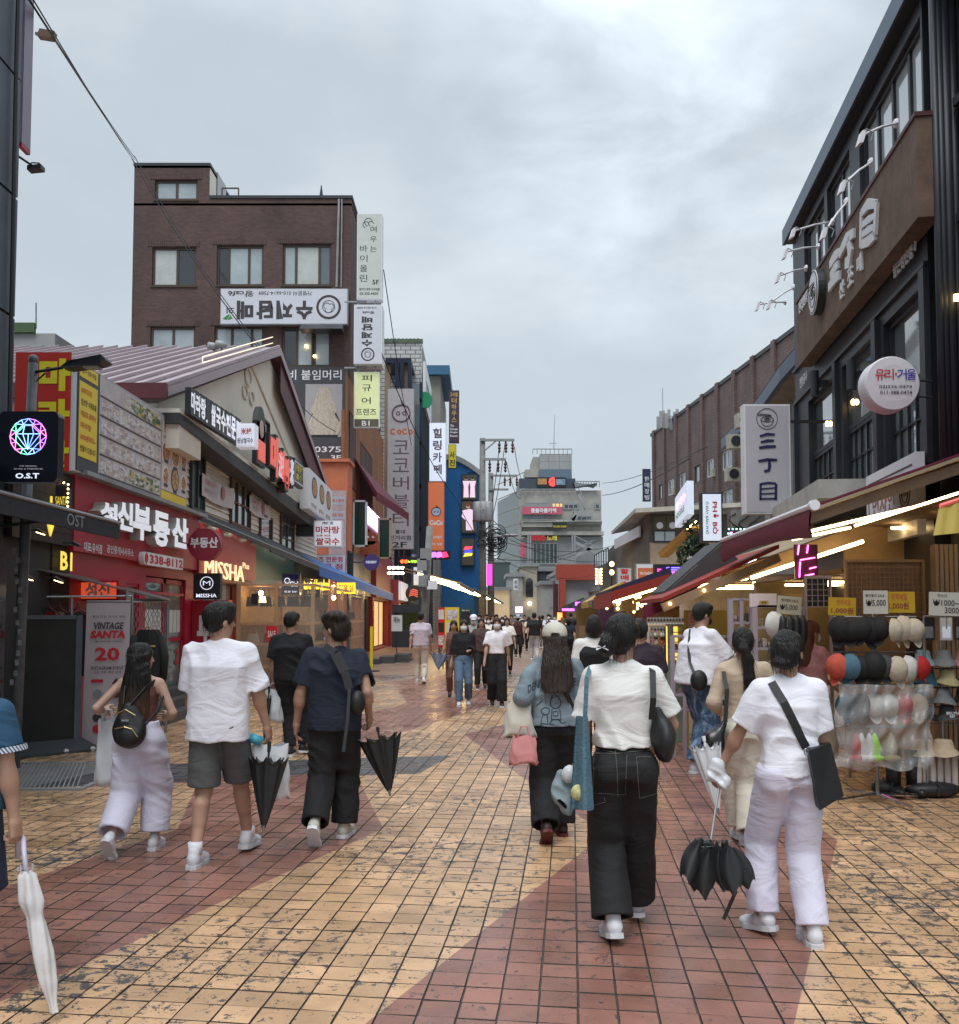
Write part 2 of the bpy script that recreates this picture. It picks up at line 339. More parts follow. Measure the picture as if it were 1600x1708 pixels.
REG=[([g2(295,1384),g2(640,1382),g2(0,1672),g2(150,1432)],1),([g2(150,1432),g2(0,1672),(-3.6,2.2),(-3.9,3.0)],1),([g2(295,1386),g2(332,1300),g2(592,1288),g2(640,1383)],1),([g2(20,1312),g2(150,1278),g2(755,1260),g2(700,1290),g2(25,1316)],2),([g2(630,1140),g2(770,1122),g2(850,1170),g2(700,1202),g2(680,1174)],1),([g2(680,1174),g2(850,1166),g2(640,1232),g2(470,1262),g2(470,1225)],1),([g2(1008,1388),g2(1397,1400),g2(1325,1708),(.5,2.2),(-1.2,2.2),g2(610,1708)],1),([g2(775,1225),g2(850,1206),g2(1110,1215),g2(1397,1401),g2(1008,1389),g2(900,1318)],1),([g2(790,1128),g2(1000,1128),g2(1000,1116),g2(790,1116)],2),([g2(560,1105),g2(640,1136),g2(735,1120),g2(745,1085)],2),([g2(935,1300),g2(960,1180),g2(1100,1180),g2(1105,1215),g2(960,1212)],3)]
def ccw(P):
 a=sum(P[i][0]*P[(i+1)%len(P)][1]-P[(i+1)%len(P)][0]*P[i][1]for i in range(len(P)))
 return P if a>0 else P[::-1]
REG=[(ccw(p),c)for p,c in REG]
BB=[(min(q[0]for q in p),max(q[0]for q in p),min(q[1]for q in p),max(q[1]for q in p))for p,c in REG]
def halfclip(P,a,b,keep):
 out=[];n=len(P)
 s=[(b[0]-a[0])*(p[1]-a[1])-(b[1]-a[1])*(p[0]-a[0])for p in P]
 if not keep:s=[-x for x in s]
 for i in range(n):
  j=(i+1)%n
  if s[i]>=0:out.append(P[i])
  if(s[i]>0)!=(s[j]>0)and abs(s[i]-s[j])>1e-12:
   t=s[i]/(s[i]-s[j])
   if 0<t<1:out.append((P[i][0]+(P[j][0]-P[i][0])*t,P[i][1]+(P[j][1]-P[i][1])*t))
 return out if len(out)>2 else[]
def split(P):
 todo=[P];done=[]
 x0=min(q[0]for q in P);x1=max(q[0]for q in P);y0=min(q[1]for q in P);y1=max(q[1]for q in P)
 for(R,c),bb in zip(REG,BB):
  if bb[0]>x1 or bb[1]<x0 or bb[2]>y1 or bb[3]<y0:continue
  nxt=[]
  for Q in todo:
   cur=Q
   for i in range(len(R)):
    a,b=R[i],R[(i+1)%len(R)]
    o=halfclip(cur,a,b,False)
    if o:nxt.append(o)
    cur=halfclip(cur,a,b,True)
    if not cur:break
   if cur:done.append((cur,c))
  todo=nxt
 cy=(y0+y1)/2
 base=0
 if cy>15 and cy<60:base=3 if random.random()<min(1,(cy-15)/9)else 0
 return done+[(q,base)for q in todo]
TM=[t_yel,t_red,t_gry,t_pal,m_grout]
pave=thg('pavement',None,None,(0,0,0));pave['kind']='structure'
mb=MB();mb.poly([(-5.6,1.5,-.008),(9,1.5,-.008),(9,60,-.008),(-5.6,60,-.008)]);mb.pt('grout_bed',m_grout,pave)
T=.166;cu=Vector((153/1600,1)).normalized();ru=Vector((1,-.13)).normalized()
def tile(mbb,i,j):
 jit=lambda s:random.uniform(-s,s)
 o=cu*(j*T)+ru*(i*T)+Vector((.02,0));gr=.0028
 P=[o+ru*gr+cu*gr,o+ru*(T-gr)+cu*gr,o+ru*(T-gr)+cu*(T-gr),o+ru*gr+cu*(T-gr)]
 P=[(p.x+jit(.0016),p.y+jit(.0016))for p in P]
 z=random.uniform(-.0012,.0018);cx=sum(p[0]for p in P)/4;cy=sum(p[1]for p in P)/4
 top=[(cx+(p[0]-cx)*.972,cy+(p[1]-cy)*.972)for p in P]
 tx,ty=random.uniform(-.012,.012),random.uniform(-.012,.012)
 zf=lambda x,y:z+(x-cx)*tx+(y-cy)*ty
 cs=split(top)
 for Q,c in cs:
  mbb.poly([(x,y,zf(x,y))for x,y in Q],c)
 c0=max(cs,key=lambda q:len(q[0]))[1]if cs else 0
 for k in range(4):
  a,b=P[k],P[(k+1)%4];ta,tb=top[k],top[(k+1)%4]
  mbb.add([(a[0],a[1],-.012),(b[0],b[1],-.012),(tb[0],tb[1],zf(*tb)),(ta[0],ta[1],zf(*ta))],[(0,1,2,3)],4)
cand=[]
for j in range(8,170):
 for i in range(-48,62):
  c=cu*((j+.5)*T)+ru*((i+.5)*T)
  if c.y<2.6 or c.x<-5.35 or c.x>6.6 or c.y>27:continue
  if abs(c.x)>c.y*.5+.5:continue
  r=c.x/c.y*1600+800,1027+2640/c.y
  vis=(-30<r[0]<1630 and r[1]<1730)
  cand.append((-(1 if vis else 0)*1e3/c.y/c.y,i,j))
cand.sort()
for k,(s,i,j)in enumerate(cand[:300]):
 mb=MB();tile(mb,i,j);mb.pt('paving_tile',TM,pave)
mb=MB()
for s,i,j in cand[300:]:tile(mb,i,j)
o=mb.pt('paving_tiles_beyond',TM,pave);o['kind']='stuff'
def farpave():
 m=brickmat('far_paving',(.30,.20,.13),(.24,.12,.09),(.09,.075,.065),T,T,axis='xy',rough=.42,ms=.008,offset=0,bump=.2,stain=.3)
 return m
mb=MB();mb.poly([(-5.6,26.6,.002),(9,26.6,.002),(9,120,.002),(-5.6,120,.002)]);mb.pt('far_paving',farpave(),pave)
gq=[G(5,1300),G(110,1262)]
gr=thg('drain_grate','pale steel diamond mesh drain grate in the ground left of the big black board','grate',(-5.0,10.0,0))
mb=MB()
for k in range(26):
 x=-5.5+k*.045
 mb.bar((x,9.2,.008),(x+.55,10.75,.008),.012,.012);mb.bar((x+.55,9.2,.012),(x,10.75,.012),.012,.012)
mb.pt('mesh',mat('pale_steel',(.5,.5,.5),.4,.6,var=.2),gr)
mb=MB();mb.box(-5.55,9.15,-.004,-3.75,9.2,.02);mb.box(-5.55,10.75,-.004,-3.75,10.8,.02);mb.box(-3.8,9.2,-.004,-3.75,10.75,.02);mb.pt('frame',m_ga,gr)
# ================= LEFT SIDE =================
XL=-5.4
m_clad=mat('blue_grey_cladding',(.085,.10,.125),.5,.2,var=.25,vs=1.5)
m_cream=mat('cream_render',(.74,.69,.59),.8,var=.08,vs=1.2,bump=.15)
m_siding=mat('cream_siding',(.66,.61,.52),.7,var=.08)
m_roofp=mat('mauve_sheet_metal',(.36,.29,.31),.45,.15,var=.2,vs=1.0,rv=.1)
m_maroon=mat('maroon_paint',(.085,.016,.022),.5,var=.25)
m_brick=brickmat('brown_brick',(.110,.064,.056),(.080,.046,.041),(.09,.068,.062),.22,.075,'xz',ms=.008,stain=.35)
m_brickY=brickmat('brown_brick_side',(.110,.064,.056),(.080,.046,.041),(.09,.068,.062),.22,.075,'yz',ms=.008,stain=.35)
m_obrick=brickmat('orange_brick_side',(.36,.13,.055),(.28,.10,.045),(.20,.12,.08),.24,.075,'yz',ms=.012)
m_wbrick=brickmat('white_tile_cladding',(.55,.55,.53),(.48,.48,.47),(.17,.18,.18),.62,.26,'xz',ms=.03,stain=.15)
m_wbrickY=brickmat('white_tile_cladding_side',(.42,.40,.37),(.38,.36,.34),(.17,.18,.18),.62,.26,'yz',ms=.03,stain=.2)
m_bronze=mat('bronze_window_frame',(.075,.055,.04),.45,.3,var=.1)
m_yel=mat('yellow_sign_paint',(.75,.60,.03),.5,var=.05)
m_lilac=mat('lit_white_acrylic',(.72,.74,.84),.4,var=.03,emit=.18,ecol=(.85,.88,1))
m_ofas=mat('orange_render',(.52,.15,.07),.7,var=.12)
# --- near-left shop building
b=thg('shop_building','dark blue-grey panelled shop building at the left edge above the diamond sign','building',(-5.5,6,0))
mb=MB();mb.box(-9,1,3.1,-4.62,9.35,13);mb.box(-9,1,0,-5.4,9.35,3.1);mb.pt('wall',m_clad,b)
for z in(3.4,4.6,5.8,7.0,8.2,9.4,10.6,11.8):
 for y in(2.2,4.6,7.0):
  mb=MB();mb.box(-4.62,y,z,-4.59,y+2.33,z+1.17);mb.pt('cladding_panel',m_clad,b)
mb=MB()
for z in(3.6,5,6.4,7.8):mb.lathe((-4.59,8.8,z),[(.018,0),(.018,.03),(.009,.04)],8,ax=(1,0,0))
mb.pt('bolt',m_dk,b)
mb=MB();mb.tube([(-4.55,9.2,3.2),(-4.55,9.15,7),(-4.56,9.2,12.5)],.02,6);mb.pt('cable',m_cable,b)
fr,w,h=fcn(29,-40,36,236,9.9)
s=bsign('blade_sign','tall mauve-grey blade sign with a red underside high on the dark left building','sign',fr,w,h,.2,mat('mauve_sign_back',(.27,.25,.31),.5,var=.1),mat('mauve_sign_back',(.27,.25,.31)))
mb=MB();fr.box(mb,0,-.05,w,-.002,-.2,-.004);mb.pt('underside',m_red,s)
p=W(60,283,9.6);fl=thg('flood_light','small black floodlight on a thin arm against the sky at the left edge','floodlight',tuple(p))
mb=MB();mb.tube([W(30,260,9.4),W(58,279,9.6)],.012,6);mb.pt('arm',m_bk,fl)
mb=MB();mb.pp(p+V3((-.07,-.05,-.02)),(.14,0,.015),(0,.1,0),(0,0,.045));mb.pt('lamp_head',m_bk,fl)
mb=MB();mb.tube([p+V3((-.05,-.05,.03)),p+V3((-.02,-.05,.05)),p+V3((.06,-.05,.045))],.007,6);mb.pt('bracket',m_dk,fl)
b2=thg('accessory_shop','black and teal shopfront under the black awning at the far left','shop',(-5.5,10,0))
mb=MB();mb.box(-9,9.37,0,-5.42,12.1,3.25);mb.pt('wall',mat('black_wall',(.02,.02,.022),.7,var=.2),b2)
mb=MB();mb.box(-5.42,8.6,0,-5.2,9.36,2.9);mb.pt('teal_jamb',mat('teal_paint',(.008,.06,.06),.5),b2)
mb=MB();mb.box(-5.42,9.5,.0,-5.38,10.9,2.3);mb.pt('door',m_glassd,b2)
aw=thg('awning','black shop awning with O.S.T lettering on its front valance','awning',(-5.1,9.5,2.6))
P0,P1=F(0,827,-4.1),F(195,875,-4.1)
mb=MB();mb.prs([(-5.4,6.6,3.0),(-4.1,6.6,2.70),(-4.1,10.85,2.69),(-5.4,10.85,3.0)],(0,0,.035));mb.pt('canopy',m_bk,aw)
mb=MB();mb.box(-4.12,6.6,2.52,-4.085,10.85,2.70);mb.pt('valance',mat('black_canvas',(.022,.024,.03),.75,var=.2,bump=.2),aw)
mb=MB();mb.tube([(-4.09,6.6,2.70),(-4.09,10.87,2.70)],.02,8);mb.pt('front_rail',m_st,aw)
fv=Fr((-4.085,9.45,2.55),(0,1,0),(1,0,0));text(fv,'OST',.0,.0,.42,.12,.006,mat('grey_print',(.3,.31,.33),.6,var=0),aw,bold=.0)
for y in(8.2,9.8):
 mb=MB();mb.bar((-5.38,y,2.5),(-4.2,y,2.66),.03);mb.pt('arm',m_dk,aw)
fr,w,h=fcn(-4,686,95,804,8.9)
s=thg('hanging_sign','black rounded square light box with a glowing rainbow diamond above O.S.T','sign',tuple(fr.p(w/2,0,-.1)))
mb=MB();r=.05;pts=[]
for cx,cy,a0 in((w-r,r,-90),(w-r,h-r,0),(r,h-r,90),(r,r,180)):
 for k in range(5):
  a=radians(a0+k*22.5);pts.append(fr.p(cx+r*cos(a),cy+r*sin(a),-.13))
mb.prs(pts,fr.n*.13);mb.pt('case',mat('black_gloss',(.008,.01,.018),.18,var=0),s)
dc=(w*.5,h*.64);R=.17
cols=[(.2,.35,1),(.6,.2,1),(1,.25,.7),(.2,.9,.5),(.3,.6,1)]
mns=[mat('neon_%s'%n,c,.4,var=0,emit=1.6,ecol=c)for n,c in zip(['blue','violet','pink','green','azure'],cols)]
def ln(a,bb,k,rr=.0032):
 mb=MB();mb.tube([fr.p(dc[0]+a[0]*R,dc[1]+a[1]*R,.006),fr.p(dc[0]+bb[0]*R,dc[1]+bb[1]*R,.006)],rr,5);return mb
for q,m_ in enumerate(mns):
 mb=MB();n=16
 ring=[(cos(2*pi*i/n),sin(2*pi*i/n))for i in range(n)]
 inner=[(.72*cos(2*pi*(i+.5)/8),.72*sin(2*pi*(i+.5)/8))for i in range(8)]
 segs=[(ring[i],ring[(i+1)%n])for i in range(n)]+[(inner[i],inner[(i+1)%8])for i in range(8)]+[(inner[i],ring[(2*i+k)%n])for i in range(8)for k in(0,1,2)]
 top=[(-.45,.42),(-.2,.42),(.2,.42),(.45,.42)];bot=(0,-.72)
 segs+=[(t,bot)for t in((-.68,.15),(-.3,.15),(0,.15),(.3,.15),(.68,.15))]+[((-.68,.15),(.68,.15)),((-.3,.15),(-.2,.62)),((.3,.15),(.2,.62)),((-.2,.62),(.2,.62)),((-.68,.15),(-.2,.62)),((.68,.15),(.2,.62))]
 for k,sg in enumerate(segs):
  if int((sg[0][0]+sg[1][0]+2)*1.3+(sg[0][1]+2)*1.1)%5==q:
   mb.tube([fr.p(dc[0]+sg[0][0]*R,dc[1]+sg[0][1]*R,.006),fr.p(dc[0]+sg[1][0]*R,dc[1]+sg[1][1]*R,.006)],.0035,5)
 if mb.v:o=mb.pt('diamond_lines',m_,s);o['kind']='stuff'
text(fr,'O.S.T',w*.3,h*.05,w*.7,h*.125,.004,mat('lit_white_letter',(.8,.85,1),.5,var=0,emit=.5),s,bold=.03)
text(fr,'THE ORIGINAL',w*.36,h*.215,w*.66,h*.235,.004,m_wl,s,bold=.01)
text(fr,'SILVER & TIMEPIECES',w*.27,h*.175,w*.76,h*.195,.004,m_wl,s,bold=.01)
lp=thg('street_lamp','slim grey pole street lamp with a flat black head over the red and yellow sign','street lamp',(-4.95,10.4,0))
mb=MB();mb.tube([(-5.0,10.4,0),(-4.9,10.4,4.42)],[.06,.05],12);mb.blob((-4.9,10.4,4.46),(.055,.055,.055));mb.pt('pole',mat('weathered_grey_paint',(.13,.14,.15),.55,.2,var=.35,vs=6),lp,smooth=True)
a=W(50,622,10.4);c_=W(104,613,10.3);e_=W(181,603,10.2)
mb=MB();mb.tube([a,c_],.018,8);mb.tube([W(50,645,10.4),W(76,622,10.4)],.01,6);mb.pt('arm',m_dk,lp)
mb=MB();fn=lambda p:V3((p.x,p.y,p.z*(.5+.5*(p.x>0))));mid=(c_+e_)/2
mb.prs([c_+V3((0,-.05,.0)),c_+V3((.1,-.1,.05)),e_+V3((-.04,-.12,.05)),e_+V3((.0,-.08,0)),e_+V3((-.05,-.1,-.04)),c_+V3((.08,-.08,-.02))],(0,.2,0));mb.pt('lamp_head',m_bk,lp)
mb=MB();mb.pp(mid+V3((-.0,-.07,-.045)),(.16,0,0),(0,.14,0),(0,0,.02));mb.pt('lens',mat('lamp_lens',(.4,.42,.4),.3,var=0),lp)
mb=MB()
for k in range(14):
 z=.9+k*.11+random.uniform(-.02,.02);a0=random.uniform(-2.4,-.8);x=-4.98
 mb.pp((x+.064*cos(a0)-.02,10.4-.068,z),(.04,0,0),(0,.004,0),(0,0,.06))
o=mb.pt('stickers',mat('old_sticker',(.3,.3,.3),.7,var=.4,vs=20),lp);o['kind']='stuff'
vb=thg('vintage_shop','dark brick vintage shop entrance with a yellow arrow pointing down to B1','shop',(-5.4,12,0))
mb=MB();mb.box(-9,12.1,0,-5.4,12.62,3.35);mb.box(-5.40,10.9,2.55,-5.33,12.6,3.45);mb.box(-5.8,9.37,0,-5.5,12.1,2.5);mb.pt('wall',brickmat('dark_brown_tiles',(.045,.032,.022),(.035,.026,.018),(.02,.015,.012),.3,.15,'yz'),vb)
ar=Fr((-5.325,11.55,2.35),(0,1,0),(1,0,0));m_ylit=mat('yellow_lit_letter',(.9,.7,.1),.5,var=0,emit=.5,ecol=(1,.75,.1))
mb=MB();ar.box(mb,.28,.38,.305,.78,0,.02);mb.prs([ar.p(.29,.28,0),ar.p(.37,.42,0),ar.p(.21,.42,0)],ar.n*.02);mb.pt('arrow',m_ylit,vb)
fb=fcn(98,920,111,945,12.45)[0];text(Fr((-5.325,12.15,2.23),(0,1,0),(1,0,0)),'B1',0,0,.36,.24,.006,m_ylit,vb,bold=.03)
fr,w,h=fcn(50,804,116,852,12.0)
vs=thg('vintage_sign','bulb-ringed VINTAGE SANTA sign beside a sketched face','sign',tuple(fr.p(w/2,0,0)))
mb=MB();mb.prs([fr.p(.0,.02,-.05),fr.p(w,-.02,-.05),fr.p(w,h*.75,-.05),fr.p(w*.7,h,-.05),fr.p(w*.3,h,-.05),fr.p(0,h*.8,-.05)],fr.n*.05);mb.pt('board',m_bk,vs)
for k in range(7):
 for P in((.02,.03+k*.055),(w-.02,.0+k*.055)):
  mb=MB();mb.blob(fr.p(P[0],P[1],.012),(.013,.013,.013),6,4);mb.pt('bulb',m_bulb,vs)
for k in range(6):
 mb=MB();mb.blob(fr.p(w*.15+k*w*.14,h*.97,.012),(.013,.013,.013),6,4);mb.pt('bulb',m_bulb,vs)
text(fr,'VINTAGE',w*.08,h*.3,w*.42,h*.62,.006,m_ylit,vs,bold=0);text(fr,'SANTA',w*.64,h*.2,w*.95,h*.5,.006,m_ylit,vs,bold=0)
mb=MB();mb.blob(fr.p(w*.52,h*.4,.01),(.055,.008,.1),12,8);mb.pt('face',mat('printed_skin',(.55,.38,.33),.6,var=0),vs)
mb=MB();mb.blob(fr.p(w*.52,h*.72,.014),(.06,.01,.09),12,8);mb.box(*fr.p(w*.43,h*.0,.012),*fr.p(w*.46,h*.6,.02));mb.pt('hair',m_bk,vs)
mb=MB()
for q in(.48,.56):mb.box(*fr.p(w*q-.008,h*.42,.019),*fr.p(w*q+.008,h*.44,.023))
mb.box(*fr.p(w*.5,h*.22,.019),*fr.p(w*.54,h*.24,.023));mb.pt('features',m_dk,vs)
for k,(px,py,Y)in enumerate([(62,884,11.0),(122,905,11.3),(42,960,10.8),(92,964,11.0)]):
 p=W(px,py,Y);t=thg('spot_lamp','small black spotlight '+['above the arrow beside the dark valance','right of the yellow arrow under the valance end','glowing over the clothes hangers by the lamp pole','glowing above the hangers left of the red box sign'][k],'spotlight',tuple(p))
 mb=MB();mb.tube([p+V3((-.12,0,.0)),p],.012,6);mb.prs([p+V3((0,-.04,-.02)),p+V3((.09,-.04,-.05)),p+V3((.09,-.04,-.03)),p+V3((0,-.04,.02))],(0,.08,0));mb.pt('housing',m_dk,t)
 mb=MB();mb.prs([p+V3((0,-.03,-.03)),p+V3((.08,-.03,-.058)),p+V3((.08,-.03,-.052)),p+V3((0,-.03,-.022))],(0,.06,0));mb.pt('lens',m_bulb if k!=1 else m_ga,t)
# ---- red and yellow mala sign with menu billboard
fr,w,h=fcn(22,584,118,790,12.3)
s=thg('billboard','large rooftop box billboard with red end panel, yellow notice and food photographs','billboard',(-5.6,14.5,3.6))
Xb=-5.22;za,zb=3.52,4.98
mb=MB();mb.box(fr.o.x,12.3,za,Xb-.01,17.0,zb);mb.pt('case',m_w,s)
mb=MB();fr.box(mb,.0,.03,w-.02,h-.03,0,.012);mb.pt('end_panel',mat('bright_red_vinyl',(.58,.035,.022),.5,var=.05),s)
for k,ch in enumerate('마라탕'):
 text(fr,ch,w*.42,h*(.665-.33*k),w*.97,h*(.93-.33*k),.018,mat('yellow_vinyl',(.88,.78,.03),.5,var=.03),s,bold=.055)
ff=Fr((Xb,12.32,za+.02),(0,1,0),(1,0,0));H=zb-za-.04;Wd=4.66
mb=MB();ff.box(mb,0,0,Wd,H,0,.008);mb.pt('backing_print',mat('slate_vinyl',(.055,.055,.06),.5),s)
for(a0,a1,b0,b1)in((.03,.62,.87*H,.99*H),(.03,.62,.13*H,.83*H)):
 mb=MB();ff.box(mb,a0,b0,a1,b1,.008,.014);mb.pt('notice',mat('yellow_vinyl2',(.80,.60,.035),.5,var=.03),s)
m_redp=mat('red_print',(.55,.06,.03),.5,var=0);m_dkp=mat('dark_print',(.06,.035,.03),.5,var=0)
for k,(t_,mm)in enumerate([('50여가지의',m_redp),('엄선한 식재료를',m_dkp),('마음대로 골라먹는',m_redp),('마라탕',m_redp),('6000원부터~',m_redp),('만들어 드립니다',m_dkp)]):
 text(ff,t_,.08,H*(.72-.108*k),.08+(.5 if k not in(0,3)else.34),H*(.72-.108*k)+.085,.017,mm,s,bold=.015)
text(ff,'입구 전화 직접',.1,H*.91,.55,H*.96,.017,m_dkp,s,bold=.01)
def produce(name,pal,sx=9,sz=22):
 m=bpy.data.materials.new(name);m.use_nodes=True;nt=m.node_tree;N=nt.nodes;L=nt.links;b_=N['Principled BSDF'];sv(b_,'Roughness',.45)
 tc=N.new('ShaderNodeTexCoord');mp=N.new('ShaderNodeMapping');sv(mp,'Scale',(sx,sx,sz));L.new(tc.outputs['Object'],mp.inputs[0])
 v=N.new('ShaderNodeTexVoronoi');sv(v,'Scale',1);L.new(mp.outputs[0],v.inputs['Vector'])
 s_=N.new('ShaderNodeSeparateColor');L.new(v.outputs['Color'],s_.inputs[0])
 r=N.new('ShaderNodeValToRGB');r.color_ramp.interpolation='CONSTANT'
 for i,c in enumerate(pal):
  e=r.color_ramp.elements[i]if i<2 else r.color_ramp.elements.new(i/len(pal));e.position=i/len(pal);e.color=(*c,1)
 L.new(s_.outputs[0],r.inputs[0])
 n=N.new('ShaderNodeTexNoise');sv(n,'Scale',45);sv(n,'Detail',5);L.new(tc.outputs['Object'],n.inputs['Vector'])
 mr=N.new('ShaderNodeMapRange');sv(mr,1,.35);sv(mr,2,.65);sv(mr,3,.65);sv(mr,4,1.35);L.new(n.outputs[0],mr.inputs[0])
 vv=N.new('ShaderNodeVectorMath');vv.operation='SCALE';L.new(r.outputs[0],vv.inputs[0]);L.new(mr.outputs[0],vv.inputs['Scale']);L.new(vv.outputs[0],b_.inputs['Base Color']);return m
mpk=[produce('printed_produce_pale',[(.50,.46,.48),(.62,.6,.64),(.36,.30,.30),(.58,.55,.5),(.55,.42,.35),(.66,.63,.64)]),produce('printed_produce_green',[(.14,.2,.06),(.55,.55,.5),(.1,.12,.05),(.6,.58,.58),(.5,.4,.12),(.42,.42,.36)])]
mb=MB();ff.box(mb,.7,.01,3.25,H-.01,.008,.012);mb.pt('fridge_print',mat('printed_grey_fridge',(.50,.46,.47),.45,var=.2),s)
for r_ in range(5):
 b0=H*(.03+.19*r_)
 for k in range(11):
  a0=.76+k*.222
  if r_==4 and k<4:continue
  mb=MB();ff.box(mb,a0,b0+.035,a0+.2,b0+H*.165,.012,.0145);mb.pt('tray_print',mpk[1 if(r_ in(0,4)and k>4)else 0],s)
 mb=MB();ff.box(mb,.72,b0,3.22,b0+.02,.012,.018);mb.pt('shelf_print',m_dkp,s)
mfood=produce('printed_noodles',[(.45,.14,.05),(.6,.35,.12),(.35,.07,.03),(.55,.5,.2),(.2,.1,.04)],40,40)
mb=MB();ff.box(mb,3.28,H*.13,4.64,H-.01,.008,.012);mb.pt('menu_print',mat('printed_pale_table',(.6,.52,.5),.5,var=.3,vs=8),s)
mb=MB();ff.box(mb,3.28,.0,4.64,H*.12,.008,.012);mb.pt('strip_print',mat('yellow_vinyl2',(.8,.6,.03)),s)
for r_ in range(3):
 for k,(cx,rr)in enumerate(((3.5,.16),(3.98,.21),(4.45,.15))):
  c0=ff.p(cx,H*(.3+.28*r_),.012)
  mb=MB();mb.lathe(c0,[(rr,0),(rr,.003)],20,ax=(1,0,0));o=mb.pt('plate_print',[m_wl,m_dkp,m_wl][(k+r_)%3],s)
  mb=MB();mb.lathe(c0+V3((.003,0,0)),[(rr*.84,0),(rr*.84,.003)],18,ax=(1,0,0));mb.pt('dish_print',mfood,s)
  mb=MB();ff.box(mb,cx-.09,H*(.3+.28*r_)-rr-.02,cx+.09,H*(.3+.28*r_)-rr+.03,.012,.019);mb.pt('caption',mat('navy_print',(.03,.03,.08),.5,var=0),s)
# ---- red real-estate shop
rs=thg('real_estate_shop','red real estate shop with big white raised Korean lettering and steps at its door','shop',(-5.4,15.3,0))
holes=[(.9,.75,2.6,2.15),(2.9,.12,5.0,2.3)]
fw=Fr((XL,12.62,0),(0,1,0),(1,0,0))
mb=MB();walled(mb,fw,5.4,3.5,holes,.2);mb.box(-9,12.62,3.42,-5.42,18.0,3.5);mb.box(-5.9,12.62,0,-5.62,18,3.4)
mb.pt('wall',m_red,rs)
mb=MB();fw.box(mb,-.1,2.5,5.42,3.5,.0,.09);mb.pt('fascia',m_red,rs)
mb=MB();fw.box(mb,-.1,3.5,5.5,3.56,-.1,.25);mb.pt('ledge',m_ga,rs)
mgl=mat('green_tinted_glass',(.16,.22,.19),.1,var=.25,vs=1,coat=.5,spec=.8)
wnd(rs,fw,.9,.75,2.6,2.15,2,1,m_red,mgl,c=-.08)
mb=MB();fw.box(mb,2.9,2.0,5.0,2.05,-.08,-.02);mb.pt('transom',m_red,rs)
for k,(a,b_)in enumerate(((2.92,3.95),(3.97,4.98))):
 mb=MB();fw.box(mb,a,.14,a+.07,2.28,-.1,-.04);fw.box(mb,b_-.07,.14,b_,2.28,-.1,-.04);fw.box(mb,a,.14,b_,.3,-.1,-.04);fw.box(mb,a,1.2,b_,1.26,-.1,-.04);fw.box(mb,a,2.2,b_,2.28,-.1,-.04)
 d=mb.pt('door',m_red,rs);mb=MB();fw.box(mb,a+.07,.3,b_-.07,2.2,-.09,-.07);mb.pt('pane',mgl,d)
 for r_ in range(4):
  mb=MB();a_=a+.12+.21*r_;fw.box(mb,a_,1.35,a_+.17,1.75,-.07,-.06);mb.pt('notice_sheet',mat('paper',(.6,.62,.6),.7,var=.1),d)
text(fw,'2',4.05,.75,4.25,1.05,-.055,m_rl,rs,bold=.03);text(fw,'2',4.62,.78,4.8,1.05,-.055,m_rl,rs,bold=.03)
for i in range(3):
 mb=MB();mb.box(-5.4+.001*i,14.5,.0+.0,-4.72+.24*0-.22*i,18.1,.14*(i+1));mb.pt('step',mat('dark_stone_step',(.07,.07,.07),.6,var=.3),rs)
mside=mat('letter_return_grey',(.42,.40,.38),.5,var=.05)
for ch,p0,p1,t0,t1,b0,b1 in(('성',148,178,825,850,868,882),('신',178,205,833,840,880,890),('부',205,236,836,850,898,905),('동',240,268,850,858,906,918),('산',272,300,858,868,906,922)):
 yb0,yb1=F(p0,870,XL+.1).y,F(p1,870,XL+.1).y
 zt=F((p0+p1)/2,(t0+t1)/2,XL+.1).z;zb_=F((p0+p1)/2,(b0+b1)/2,XL+.1).z
 if zt<zb_:zt,zb_=zb_,zt
 frx=Fr((XL+.09,0,0),(0,1,0),(1,0,0))
 text(frx,ch,yb0,zb_,yb1,zt,.0,mside,rs,depth=.16,bold=.05,name='letter_return')
 text(frx,ch,yb0,zb_,yb1,zt,.164,mat('letter_face_white',(.8,.82,.9),.4,var=0,emit=.25,ecol=(.9,.93,1)),rs,bold=.05)
f2=Fr((XL+.09,0,0),(0,1,0),(1,0,0))
def ltxt(body,p0,p1,yt0,yb0,X,m_,par,c=.005,bold=.02,depth=0,**k):
 y0,y1=F(p0,900,X).y,F(p1,900,X).y;zt=F(p0,yt0,X).z;zb=F(p0,yb0,X).z
 return text(Fr((X,0,0),(0,1,0),(1,0,0)),body,y0,zb,y1,zt,c,m_,par,bold=bold,depth=depth,**k)
ltxt('대표:유석겸',140,170,903,919,XL+.09,m_wl,rs);ltxt('공인중개사사무소',178,223,908,922,XL+.09,m_wl,rs)
q=F(233,932,XL+.09);mb=MB();y0=F(231,932,XL+.09).y;y1=F(298,940,XL+.09).y
fr3=Fr((XL+.09,y0,F(231,941,XL+.09).z),(0,1,0),(1,0,0));hh=.2;mb=MB();fr3.box(mb,.1,0,y1-y0,hh,0,.08);mb.lathe(fr3.p(.1,hh/2,0),[(hh/2,0),(hh/2,.08)],16,ax=(1,0,0));mb.pt('phone_plate',m_wl,rs)
mb=MB();mb.lathe(fr3.p(.12,hh/2,.08),[(hh*.36,0),(hh*.36,.01)],16,ax=(1,0,0));mb.pt('phone_symbol',m_rl,rs)
text(fr3,'338-8112',.27,.03,y1-y0-.04,hh-.03,.086,m_rl,rs,bold=.03)
fr,w,h=fcn(128,968,205,1002,13.0)
s=bsign('box_sign','orange-red light box reading two white Korean letters behind the sloping vinyl roof','sign',fr,w*.9,h,.3,mat('lit_red_acrylic',(.5,.05,.02),.4,var=0,emit=.35,ecol=(1,.12,.04)),m_red)
